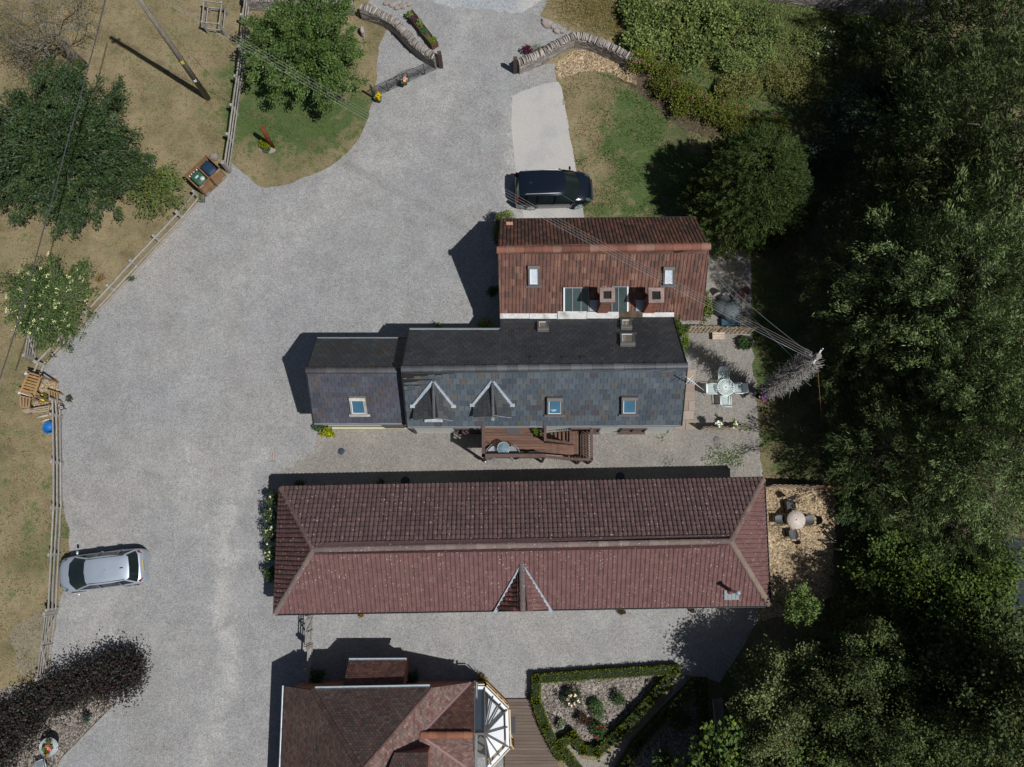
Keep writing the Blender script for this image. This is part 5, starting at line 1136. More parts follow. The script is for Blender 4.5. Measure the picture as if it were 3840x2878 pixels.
mb = MB(); mb.beam(P(434, 2640, .04), P(235, 2842, .04), .04, .12); mb.beam(P(235, 2842, .04), P(205, 2900, .04), .04, .12); tag(mb.build("bed_edging", M['palewood']), "thin timber edging between the bark bed and the drive", "edging")

# ---- clipped box hedges
def box_hedge(name, label, lines, wd, h, seed, cols, dens=430):
    rs = np.random.RandomState(seed); t = thing(name, label, "hedge", put(*lines[0][0], 0)); PP = []; AA = []; core = MB()
    for (p, q) in lines:
        a, b = P(*p, h), P(*q, h); a.z = b.z = 0; d = b - a; ln = d.length; d.normalize(); s = Vector((-d.y, d.x, 0)); a = a - d * wd * .4; b = b + d * wd * .4; ln += wd * .8
        core.beam(a + Vector((0, 0, h * .47)) - t.location * 1, b + Vector((0, 0, h * .47)) - t.location, wd * .86, h * .9, (.02, .03, .012))
        n = int(ln * (wd + 2 * h) * dens); u = rs.uniform(0, ln, n); k = rs.uniform(0, wd + 2 * h, n); x = np.where(k < h, -wd / 2, np.where(k > wd + h, wd / 2, k - h - wd / 2)); z = np.where(k < h, k, np.where(k > wd + h, k - wd - h, h))
        wob = .03 * np.sin(u * 5 + seed) + .02 * np.sin(u * 13); x = x * (1 + wob) + rs.normal(size=n) * .018; z = z + wob + rs.normal(size=n) * .022
        PP.append(np.stack([a.x + d.x * u + s.x * x, a.y + d.y * u + s.y * x, np.maximum(z, .02)], 1) - np.array([t.location.x, t.location.y, 0]))
        o = np.stack([s.x * np.sign(x) * (k < h) + s.x * np.sign(x) * (k > wd + h), s.y * np.sign(x) * ((k < h) | (k > wd + h)), (k >= h) * (k <= wd + h) * 1.0], 1); AA.append(o + rs.normal(size=(n, 3)) * .6)
    PP = np.concatenate(PP); leafmesh("foliage", PP, np.concatenate(AA), .075, .045, tintmix(rs, len(PP), cols, .25), M['leaf'], t, rs, .3)
    core.build("hedge_core", paint("hedge_core_" + name, (1, 1, 1), .9), t, local=True)
BX = [(0.115, 0.135, 0.030), (0.09, 0.115, 0.028), (0.14, 0.155, 0.036), (0.07, 0.095, 0.026)]
box_hedge("box_hedge", "clipped box hedge round the triangular rose bed, nearer the deck", [((2012, 2548), (2540, 2512)), ((2012, 2548), (2010, 2630)), ((2010, 2630), (2045, 2730)), ((2045, 2730), (2100, 2840)), ((2532, 2520), (2440, 2630)), ((2440, 2630), (2330, 2745)), ((2330, 2745), (2240, 2825)), ((2240, 2825), (2185, 2815)), ((2185, 2815), (2148, 2762)), ((2148, 2762), (2095, 2800)), ((2095, 2800), (2170, 2895))], .40, .62, 3, BX)
box_hedge("box_hedge", "second clipped box hedge, across the narrow path and mostly in tree shade", [((2610, 2570), (2500, 2680)), ((2500, 2680), (2400, 2790)), ((2400, 2790), (2330, 2900)), ((2640, 2560), (2650, 2900))], .42, .62, 4, BX)
RS = [(0.045, 0.072, 0.032), (0.06, 0.09, 0.04), (0.035, 0.055, 0.025)]
for px, py, rx, h, n, cols, fl, lb in [(2140, 2610, .5, .9, 1300, RS, ([(.72, .52, .44), (.8, .68, .6)], 9, .10), "rose bush with pale peach blooms in the upper left of the hedged bed"), (2240, 2660, .5, 1.0, 1500, [(0.09, 0.13, 0.06), (0.07, 0.11, 0.05)], None, "feathery pale green plant in the middle of the hedged bed"),
 (2320, 2620, .32, .7, 700, RS, None, "small dark shrub on the right of the hedged bed"), (2230, 2745, .52, .9, 1500, RS, ([(.45, .03, .04)], 6, .07), "rose bush with dark red flowers low in the hedged bed"), (2190, 2690, .35, .6, 600, [(0.07, 0.03, 0.03), (.05, .05, .03)], None, "small reddish shrub left of the dark red rose"),
 (2560, 2710, .6, .9, 1700, RS, None, "shaded bush behind the second box hedge"), (2490, 2850, .4, .6, 900, RS, ([(.5, .1, .1)], 2, .07), "low shaded rose at the bottom edge behind the second box hedge")]:
    bush("rose_bush" if fl else "garden_shrub", lb, "shrub", px, py, rx, rx, h, n, cols, L=.085, W=.05, flowers=fl, clump=.06)
# climbing roses on the bungalow's hip end
for k, (px, py, hh, lb) in enumerate([(1022, 1870, 1.9, "top"), (1016, 1935, 2.0, "second"), (1012, 2000, 2.0, "third"), (1014, 2070, 1.9, "fourth"), (1012, 2150, 1.6, "fifth")]):
    bush("climbing_rose", ("%s climbing rose clump on the hip end of the long bungalow" % ["uppermost", "second", "third, middle", "fourth", "lowest, flowerless"][k]), "climbing plant", px + 10, py, .32, .34, hh, 800, RS + [(0.07, 0.10, 0.035)], L=.10, W=.06, flowers=([(.62, .56, .46)], [6, 9, 14, 12, 0][k] or 1, .065), group="climbing roses on the hip end")
# creepers and plants by the walls
for px, py, rx, ry, h, z0, n, cols, fl, lb, cat in [
 (2640, 1155, .28, .75, 1.2, 2.0, 1500, RH, None, "green creeper climbing over the low right corner of the red roof", "creeper"), (2545, 1235, .5, .45, 1.2, 2.2, 1600, [(0.07, 0.11, 0.03), (0.10, 0.14, 0.04)], None, "bright creeper at the end of the valley between red and slate roofs", "creeper"), (2560, 1300, .25, .5, .8, 2.6, 800, [(0.09, 0.13, 0.035)], None, "creeper trailing down the edge of the dark slate slope", "creeper"),
 (1825, 1222, .5, .35, 1.2, 0, 1300, GB, ([(.6, .1, .35)], 2, .08), "green bush with a pink bloom in the corner between slate and red cottages", "shrub"), (1640, 1232, .25, .15, .9, 0, 300, GB, None, "small yellow-green plant by the dark slate eaves", "plant"), (1868, 870, .2, .9, 2.0, 0, 1300, RS + RH, None, "ivy on the drive end of the red cottage", "creeper"), (1895, 822, .45, .12, 2.3, 0, 700, GB, None, "ivy showing over the top left eaves of the red cottage", "creeper"),
 (1850, 1100, .35, .3, 1.2, 0, 500, RS, None, "shaded bush against the drive end of the red cottage", "shrub"), (1228, 1622, .35, .2, .5, 0, 500, [(.22, .24, .03), (.12, .14, .04)], ([(.5, .45, .02)], 6, .06), "yellow flowering plant at the foot of the annex", "plant"), (1200, 1600, .3, .2, .6, 0, 500, RS, None, "dark bush at the corner of the annex", "shrub"),
 (2100, 1710 - 101, .2, .12, .5, 0, 250, GB, None, "small green plant at the cottage wall right of the balcony", "plant"), (2410, 1609, .45, .1, .4, 0, 500, [(.25, .12, .07), (.10, .12, .05)], None, "russet plant along the white cottage wall", "plant"), (1200, 2590 - 55, .35, .3, .9, 0, 600, RS, None, "dark potted bush in the shade left of the bay", "shrub"), (1545, 2540, .28, .28, .8, 0, 500, [(0.03, .07, .05)], None, "dark green bush in the shade right of the bay", "shrub"), (1813, 2545, .22, .22, .8, 0, 450, [(.16, .12, .05), (.09, .08, .03)], None, "brown and yellow plant outside the conservatory corner", "plant"),
 (1125, 1815, .2, .12, .5, 0, 200, RS, None, "weed in the shade behind the long bungalow, left", "plant"), (1430, 1812, .2, .12, .5, 0, 200, RS, None, "weed in the shade behind the long bungalow, beside the manhole", "plant"), (3330, 250 + 5, .3, .3, 1.4, 0, 300, [(.22, .14, .08)], None, "brown dead flower heads in the deep shade at the top right", "plant"),
 (380, 1045, .2, .25, .5, 0, 200, [(.16, .12, .04), (.12, .06, .06)], None, "yellow and purple plant between the rails of the sloping fence", "plant"), (492, 1045, .15, .08, .2, 0, 120, [(.05, .06, .03)], None, "tuft of weed at the gravel edge below the sloping fence", "plant"), (262, 1505 - 10, .15, .15, .3, 0, 160, [(.05, .05, .035)], None, "dark tuft at the gravel edge by the rustic seat", "plant")]:
    bush("creeper" if cat == "creeper" else ("garden_plant" if cat == "plant" else "garden_bush"), lb, cat, px, py, rx, ry, h, n, cols, L=.10, W=.06, z0=z0, flowers=fl, clump=.06, stems=False)

# short dry and green turf standing on the ground sheet
def inside(px, py, poly):
    r = np.zeros(len(px), bool); n = len(poly)
    for k in range(n):
        x0, y0 = poly[k]; x1, y1 = poly[(k + 1) % n]; c = ((y0 > py) != (y1 > py)) & (px < (x1 - x0) * (py - y0) / ((y1 - y0) or 1e-9) + x0); r ^= c
    return r
def turf(name, label, box, n, seed, hmax=.07):
    rs = np.random.RandomState(seed); px = rs.uniform(box[0], box[2], n); py = rs.uniform(box[1], box[3], n); k = ~inside(px, py, GR); px, py = px[k], py[k]
    # clump by a smooth field so that tufts gather
    f = np.sin(px * .031 + 2 * np.sin(py * .017)) + np.sin(py * .043 + 1.7 * np.sin(px * .023)) + rs.normal(size=len(px)) * .8; k = f > -.4; px, py = px[k], py[k]; n = len(px)
    g = np.zeros(n)
    for x, y, r, a in GREEN: g += a * np.exp(-((px - x) ** 2 + (py - y) ** 2) / (r * r))
    x = (px - 1920) / F; y = -(py - 1439) / F; dy = math.sin(PHI) + y * math.cos(PHI); dz = -math.cos(PHI) + y * math.sin(PHI); t = -CH / dz
    q = np.stack([x * t, dy * t, rs.uniform(.01, hmax, n)], 1); gm = (g + rs.normal(size=n) * .25)[:, None]
    dry = tintmix(rs, n, [(0.20, 0.155, 0.085), (0.15, 0.118, 0.062), (0.10, 0.088, 0.042), (0.24, 0.19, 0.11)], .15); gr = tintmix(rs, n, [(0.038, 0.064, 0.020), (0.055, 0.082, 0.028), (0.03, 0.05, 0.016)], .2)
    a = rs.normal(size=(n, 3)) * np.array([1, 1, .15]); a[:, 2] += .35
    tag(leafmesh(name, q, a, .11, .028, np.where(gm > .45, gr, dry), M['leaf'], None, rs, .5), label, "grass", kind="stuff")
turf("turf", "short dry turf of the left-hand lawns", (-30, -60, 1460, 2560), 62000, 201)
turf("turf", "short green and dry turf of the lawn right of the concrete pad", (2110, 270, 2760, 880), 17000, 202)
turf("turf", "shaded turf of the right-hand lawn strip", (2825, 900, 3110, 1815), 9000, 203)
# ================================================================ boundary walls, fences, gates
def rail_fence(name, label, bases, h=1.2, zr=(.38, .74, 1.1), ext=0.0, skip=(), fat_last=False, group=None):
    w = [P(x, y, 0) for x, y in bases]; t = thing(name, label, "fence", w[0], 0, group)
    for k, p in enumerate(w):
        d = (w[min(k + 1, len(w) - 1)] - w[max(k - 1, 0)]); a = math.atan2(d.y, d.x); mb = MB(); c = rng(.85, 1.15)
        mb.box(p + Vector((0, 0, h / 2)), .14 if not fat_last or k < len(w) - 1 else .2, .10 if not fat_last or k < len(w) - 1 else .16, h, a, (c, c, c)); mb.build("post", M['palewood'], t)
    for k in range(len(w) - 1):
        d = (w[k + 1] - w[k]).normalized(); s = Vector((-d.y, d.x, 0)) * .065
        for z in zr:
            mb = MB(); c = rng(.8, 1.2); j = rng(-.02, .02); mb.beam(w[k] + s + Vector((0, 0, z + j)), w[k + 1] + s + Vector((0, 0, z - j)), .045, .10, (c, c, c), (0, 0, 1)); mb.build("rail", M['palewood'], t)
    return t
rail_fence("rail_fence", "weathered rail fence running down from the top edge to the bin store", [(948, -60), (939, 10), (929, 104), (920, 219), (906, 328), (892, 434), (878, 541), (863, 645)], 1.25, (.36, .72, 1.08), fat_last=True)
rail_fence("rail_fence", "weathered rail fence sloping down from the bin store to the rustic seat", [(752, 748), (690, 824), (606, 911), (521, 1002), (438, 1093), (350, 1189), (260, 1278), (172, 1371)], 1.15, (.38, .98))
rail_fence("rail_fence", "short rail fence joining the sloping fence to the rustic seat", [(176, 1374), (155, 1420)], 1.1, (.38, .98))
rail_fence("rail_fence", "straight three-rail fence down the left side by the silver car", [(232, 1510), (234, 1566), (237, 1740), (237, 1909), (228, 2080), (219, 2283)], 1.2, (.36, .72, 1.08))
# raised kerb board along the fences
mb = MB()
for a, b in zip([(755, 752), (604, 915), (438, 1097), (260, 1283)], [(604, 915), (438, 1097), (260, 1283), (168, 1378)]): mb.beam(P(*a, .05), P(*b, .05), .05, .12, (1.1, 1, .95))
tag(mb.build("gravel_board", M['palewood']), "low timber board edging the gravel under the sloping fence", "edging")
def field_gate(name, label, a, b, h, mat='palewood', nb=5, brace=True, loc_cat="gate"):
    A_, B_ = P(*a, 0), P(*b, 0); t = thing(name, label, loc_cat, A_); d = (B_ - A_); n = d.normalized(); s = Vector((-n.y, n.x, 0))
    for p in (A_, B_): mb = MB(); mb.beam(p, p + Vector((0, 0, h + .1)), .13, .13); mb.build("post", M[mat], t)
    A2 = A_ + n * .12; B2 = B_ - n * .12; mb = MB()
    for p in (A2, B2): mb.beam(p + Vector((0, 0, .12)), p + Vector((0, 0, h)), .06, .07)
    for k in range(nb): z = .15 + (h - .2) * (k / (nb - 1)) ** .85; c = rng(.85, 1.15); mb.beam(A2 + Vector((0, 0, z)), B2 + Vector((0, 0, z)), .03, .075, (c, c, c))
    mb.build("bars", M[mat], t)
    if brace:
        m = (A2 + B2) / 2; mb = MB()
        mb.beam(A2 + s * .03 + Vector((0, 0, .15)), m + s * .03 + Vector((0, 0, h)), .03, .075, (1.1, 1.1, 1.1)); mb.beam(B2 + s * .03 + Vector((0, 0, .15)), m + s * .03 + Vector((0, 0, h)), .03, .075, (1.1, 1.1, 1.1)); mb.beam(m + s * .03 + Vector((0, 0, .12)), m + s * .03 + Vector((0, 0, h)), .03, .07)
        mb.build("brace", M[mat], t)
    return t
field_gate("field_gate", "grey five-bar field gate between the left fence and the purple hedge", (214, 2295), (184, 2535), 1.15)
field_gate("field_gate", "open grey field gate half hidden under the blossoming tree", (158, 1195), (136, 1352), 1.15)
field_gate("yard_gate", "tall grey timber gate between the long bungalow and the brick house", (1173, 2306), (1170, 2418), 1.5, nb=6)
rail_fence("side_fence", "short shaded timber fence between the yard gate and the brick house", [(1171, 2424), (1168, 2500), (1160, 2560)], 1.45, (.3, .6, .9, 1.2))
# metal drive gate
a, b = (1403, 369), (1648, 258); A_, B_ = P(*a, 0), P(*b, 0); t = thing("metal_gate", "black wrought metal drive gate standing open at the lawn edge", "gate", B_)
n = (B_ - A_).normalized(); mb = MB(); h = 1.12
for k in range(8): z = .12 + (h - .12) * k / 7; mb.tube([A_ + Vector((0, 0, z)), B_ - n * .1 + Vector((0, 0, z))], .013 if k < 7 else .018, 5)
for s in (0, .22, .47, .53, .78): p = A_.lerp(B_, s); mb.tube([p + Vector((0, 0, .08)), p + Vector((0, 0, h))], .02, 5)
mb.tube([A_.lerp(B_, .22) + Vector((0, 0, .15)), A_.lerp(B_, .47) + Vector((0, 0, h * .85))], .012, 5); mb.tube([A_.lerp(B_, .78) + Vector((0, 0, .15)), A_.lerp(B_, .53) + Vector((0, 0, h * .85))], .012, 5)
mb.build("bars", M['iron'], t); mb = MB()
for s in (.44, .5, .56): 
    c = A_.lerp(B_, s) + Vector((0, 0, h + .09 + (.06 if s == .5 else 0))); mb.tube([c + n * math.cos(u) * .09 + Vector((0, 0, math.sin(u) * .07)) for u in [.7 * j for j in range(10)]], .012, 5)
mb.tube([A_.lerp(B_, .34) + Vector((0, 0, h)), A_.lerp(B_, .42) + Vector((0, 0, h + .12)), A_.lerp(B_, .5) + Vector((0, 0, h + .22)), A_.lerp(B_, .58) + Vector((0, 0, h + .12)), A_.lerp(B_, .66) + Vector((0, 0, h))], .012, 5)
mb.build("scrollwork", M['iron'], t)
mb = MB(); mb.beam(A_, A_ + Vector((0, 0, h + .25)), .08, .08); mb.build("post", M['iron'], t)
for k, (px, py, lb) in enumerate([(1655, 252, "black timber gate post at the end of the left stone wall"), (1932, 272, "black timber gate post at the end of the right stone wall")]):
    p = P(px, py, 0); mb = MB(); mb.beam(p, p + Vector((0, 0, 1.45)), .2, .2); mb.beam(p + Vector((0, 0, 1.45)), p + Vector((0, 0, 1.5)), .15, .15); tag(mb.build("gate_post", M['darkwood']), lb, "post")
# stone walls with upright coping
def stone_wall(name, label, pts, h, wd=.42, coping=True, z0=0, seed=1, base_px=True):
    r = random.Random(seed); w = [P(x, y, 0) for x, y in pts]; t = thing(name, label, "stone wall", w[0]); body = MB(); cop = MB()
    for a, b in zip(w, w[1:]):
        d = b - a; L = d.length; n = d.normalized(); s = Vector((-n.y, n.x, 0)); z = 0
        while z < h:
            ch = r.uniform(.07, .13); x = 0
            while x < L:
                ln = min(r.uniform(.15, .42), L - x + .02); c = r.uniform(.65, 1.3); o = r.uniform(-.02, .02); q = a + n * (x + ln / 2) + Vector((0, 0, z + ch / 2))
                body.box(q, ln - .012, wd + o, ch - .01, math.atan2(n.y, n.x), (c, c * r.uniform(.95, 1.03), c * r.uniform(.92, 1.03))); x += ln
            z += ch
        x = 0
        while coping and x < L:
            th = r.uniform(.055, .11); c = r.uniform(.6, 1.45); q = a + n * (x + th / 2) + Vector((0, 0, h + r.uniform(.10, .14))) + s * r.uniform(-.03, .03)
            m = Matrix.Rotation(math.atan2(n.y, n.x) + r.uniform(-.12, .12), 3, 'Z') @ Matrix.Rotation(r.uniform(-.1, .35), 3, 'Y')
            hw = wd * r.uniform(.42, .56); hh = r.uniform(.10, .17); rows = []
            for sx in (-1, 1):
                rows.append([q + m @ Vector((sx * th * .42, math.cos(u) * hw, math.sin(u) * hh)) for u in [.2, .8, 1.35, 1.85, 2.4, 2.95, 3.9, 5.5]])
            cop.grid(rows, (c, c * .98, c * .95), False, True, True); x += th + r.uniform(.01, .03)
    body.build("wall_body", M['stone'], t); cop.build("coping_stones", M['stone'], t); return t
stone_wall("stone_wall", "curved left stone wall with upright coping, ending at the drive gate", [(1362, 62), (1398, 72), (1450, 95), (1490, 118), (1520, 150), (1547, 180), (1575, 205), (1605, 228), (1640, 247)], .78, seed=2)
stone_wall("stone_wall", "old stone wall across the top edge behind the round tree", [(930, 28), (1060, 32), (1200, 40), (1330, 48)], .8, seed=3)
stone_wall("stone_wall", "right stone wall rising from the gate post to its corner", [(1942, 268), (1985, 250), (2028, 232), (2065, 210), (2105, 188), (2150, 166)], .78, seed=4)
stone_wall("stone_wall", "right stone wall falling from its corner into the rose shrubs", [(2156, 168), (2205, 176), (2250, 193), (2300, 216), (2345, 240), (2395, 262)], .78, seed=5)
stone_wall("retaining_wall", "tall old stone wall at the top edge above the rough slope", [(2880, -12), (3060, 14), (3270, 48), (3420, 60), (3540, 62)], 1.5, .6, False, seed=6)
def rock(name, label, px, py, sx, sy, sz, rz=0, c=(1, 1, 1), cat="stone", seed=0, group=None):
    r = random.Random(px * 3 + py); p = P(px, py, 0); mb = MB(); rows = []
    for i, (f, z) in enumerate([(1.0, 0), (1.05, .45), (.85, .85), (.45, 1.0)]):
        rows.append([p + Matrix.Rotation(rz, 3, 'Z') @ Vector((math.cos(u) * sx / 2 * f * r.uniform(.85, 1.1), math.sin(u) * sy / 2 * f * r.uniform(.85, 1.1), z * sz)) for u in [2 * math.pi * j / 9 for j in range(9)]])
    mb.grid(rows, c, False, True, True); return tag(mb.build(name, M['stone'], None), label, cat, group)
rock("standing_stone", "grey upright stone on the dry grass right of the round tree", 1362, 128, .25, .5, .55, .2, (1.2, 1.2, 1.25))
rock("boulder", "rough brown stone on the dry lawn just above the bin store", 806, 592, .5, .4, .3, .3, (.8, .75, .7))
for px, py, s, lb in [(1452, 14, .4, "first edging stone from the wall by the lane, left side"), (1475, 19, .5, "large dark edging stone beside the lane on the left"), (1494, 14, .4, "edging stone behind the pale one on the left of the lane"), (1490, 33, .35, "pale squarish edging stone, nearest the planter"), (1512, 26, .45, "pinkish edging stone right of the pale one"), (1535, 18, .4, "last edging stone of the left row by the lane")]: rock("edging_stone", lb, px, py, s, s * .7, .16, .4, (1, .96, .94), group="stones beside the lane")
for px, py, s, lb in [(2052, 93, .6, "flat pinkish stone at the start of the right-hand row"), (2073, 103, .35, "dark stone second in the right-hand row"), (2088, 120, .4, "grey stone third in the right-hand row, tilted"), (2106, 120, .35, "last stone of the right-hand row below the dry verge"), (2040, 80, .3, "small stone at the lane edge above the right-hand row")]: rock("edging_stone", lb, px, py, s, s * .75, .18, -.5, (1.05, 1, .97), group="stones beside the lane")
# trough planter
a, b = P(1540, 62, 0), P(1633, 182, 0); t = thing("trough_planter", "long rusty-brown trough planter beside the left stone wall", "planter", a); n = (b - a).normalized(); s = Vector((-n.y, n.x, 0)); L = (b - a).length
mb = MB()
for q in (-1, 1): mb.beam(a + s * q * .17 + Vector((0, 0, .24)), b + s * q * .17 + Vector((0, 0, .24)), .04, .44)
for p in (a, b): mb.beam(p - s * .2 + Vector((0, 0, .24)), p + s * .2 + Vector((0, 0, .24)), .04, .46)
mb.build("box", paint("rust_brown", [(.10, .05, .035), (.15, .075, .05)], .8), t)
mb = MB(); mb.beam(a + Vector((0, 0, .33)), b + Vector((0, 0, .33)), .3, .04); mb.build("soil", M['soil'], t)
rs = np.random.RandomState(9)
for k, (f, cc) in enumerate([(.05, GB), (.22, [(.09, .05, .06)]), (.4, GB), (.62, [(.06, .11, .05)]), (.93, [(.12, .16, .04)])]):
    pp, aa, ct = bush_leaves(rs, 0, 0, .2, .2, .3, 420, 4, .35, .04); pp += np.array(n) * f * L; leafmesh("plant", pp, aa, .09, .05, tintmix(rs, len(pp), cc, .2), M['leaf'], t, rs)

# ================================================================ poles and wires
def pole(name, label, base, ht, r0, r1, lean=(0, 0)):
    t = thing(name, label, "utility pole", base); mb = MB(); mb.tube([(0, 0, 0), (lean[0] * .5, lean[1] * .5, ht * .5), (lean[0], lean[1], ht)], [r0, (r0 + r1) / 2, r1], 12, (.8, .74, .66)); mb.build("pole", M['palewood'], t, local=True); return t
pb = P(780, 370, 0); pl_ = pole("utility_pole", "tall timber utility pole on the dry lawn, its top beyond the top edge", pb, 11.6, .15, .11)
ptop = pb + Vector((0, 0, 11.4))
mb = MB(); mb.box((.0, 0, 11.0), .5, .09, .1, .5); mb.build("crossarm", M['darkwood'], pl_, local=True)
mb = MB(); mb.box((.05, -.12, 2.1), .14, .03, .18, .3, (1, 1, 1)); mb.build("plate", M['whitepaint'], pl_, local=True); mb = MB(); mb.box((.05, -.12, 3.9), .14, .03, .24, .3, (.7, .6, .05)); mb.build("warning_plate", M['plastic'], pl_, local=True)
qb = P(2852, 1482, 0); qt = P(3072, 1335, 9.0); pr_ = pole("utility_pole", "utility pole wrapped in bare dead ivy on the right-hand lawn strip", qb, 9.0, .15, .11, (qt.x - qb.x, qt.y - qb.y))
rs = np.random.RandomState(14); iv = MB()
for k in range(620):
    z = 1.0 + 7.2 * rs.uniform() ** .9; th = rs.uniform(0, 6.28); f = z / 9.0; c = np.array([(qt.x - qb.x) * f, (qt.y - qb.y) * f, z]); o = np.array([math.cos(th), math.sin(th), 0]); ln = rs.uniform(.25, .62) * (1.15 - .5 * abs(z - 4.2) / 4.2)
    p1 = c + o * .12; p2 = c + o * (.12 + ln * .5) + np.array([0, 0, rs.uniform(-.05, .15)]); sd = np.array([-o[1], o[0], 0]) * rs.normal() * .12; p3 = c + o * (.12 + ln) + sd + np.array([0, 0, rs.uniform(-.15, .3)]); iv.tube([tuple(p1), tuple(p2), tuple(p3)], [.02, .014, .006], 4)
    if k % 2: p4 = p2 + (p3 - p2) * .6 + rs.normal(size=3) * .16; iv.tube([tuple(p2), tuple(p4)], [.011, .005], 3)
iv.build("dead_ivy", M['twig'], pr_, local=True)
mb = MB(); mb.box((qt.x - qb.x, qt.y - qb.y, 8.75), .7, .06, .07, 1.0); 
for k in range(4): mb.tube([(qt.x - qb.x - .2 + .13 * k, qt.y - qb.y - .3 + .2 * k, 8.7), (qt.x - qb.x - .2 + .13 * k, qt.y - qb.y - .3 + .2 * k, 8.95)], .03, 6)
mb.build("insulator_bracket", M['galv'], pr_, local=True)
def wire(name, label, a, b, sag, r, mat, cat="wire", grp=None, n=16):
    mb = MB(); mb.tube([a.lerp(b, k / n) - Vector((0, 0, 4 * sag * (k / n) * (1 - k / n))) for k in range(n + 1)], r, 5); return tag(mb.build(name, M[mat]), label, cat, grp)
sd = Vector((.45, .89, 0)).normalized()
for k, (nm, m_) in enumerate([("uppermost of the four parallel overhead wires", 'cable'), ("second from the top of the four parallel overhead wires", 'cable'), ("third from the top of the four parallel overhead wires", 'cable'), ("lowest, faintly green one of the four parallel overhead wires", 'galv')]):
    wire("overhead_wire", nm, ptop + sd * (.18 - .11 * k) + Vector((0, 0, -.3)), qt + sd * (.10 - .09 * k) + Vector((0, 0, -.3)), .95 + .03 * k, .0055, m_, grp="overhead wires between the two poles")
mb = MB(); pts = [(405, -40, 9), (395, 0, 9), (360, 143, 8.8), (300, 369, 8.6), (256, 521, 8.5), (204, 720, 8.4), (165, 855, 8.4), (104, 1080, 8.4), (69, 1202, 8.4), (26, 1341, 8.4), (-20, 1480, 8.5)]
mb.tube([P(*q) for q in pts], .028, 6); tag(mb.build("black_cable", M['darkcable']), "single thick black cable crossing above the left lawn and trees", "cable")
wire("stay_wire", "thin brown stay wire from the tall pole down to the rail fence", ptop - Vector((0, 0, 2.2)), P(894, 399, .1), .0, .010, 'bark', n=2)
wire("drop_wire", "left one of two thin wires from the red cottage gable to the ivy-clad pole", P(2655, 1003, 4.8), qt - Vector((.5, -.2, 1.6)), .25, .008, 'galv'); wire("drop_wire", "right one of two thin wires from the red cottage gable to the ivy-clad pole", P(2657, 1000, 5.0), qt - Vector((0, 0, .4)), .35, .008, 'galv')
wire("red_stay", "thin reddish stay wire hanging from the ivy-clad pole top", qt - Vector((0, 0, .3)), P(3085, 1620, .1), 0, .009, 'brick', n=2)
# tv aerial on the gable
ae = thing("tv_aerial", "white television aerial projecting from the slate gable over the slabs", "aerial", P(2560, 1440, 0)); mb = MB()
a = P(2640, 1465, 5.2); b = P(2578, 1418, 6.4); mb.tube([P(2556, 1436, 4.6), a.lerp(b, .6)], .02, 6); mb.build("mast", M['galv'], ae); mb = MB(); mb.tube([a, b], .016, 6)
for f, l in ((.55, .18), (.65, .2), (.75, .25), (.88, .5)): p = a.lerp(b, f); mb.tube([p - Vector((.35, .4, 0)) * l, p + Vector((.35, .4, 0)) * l], .011, 5); mb.tube([p - Vector((-.4, .3, 0)) * l, p + Vector((-.4, .3, 0)) * l], .010, 5)
mb.build("elements", M['whitepaint'], ae)

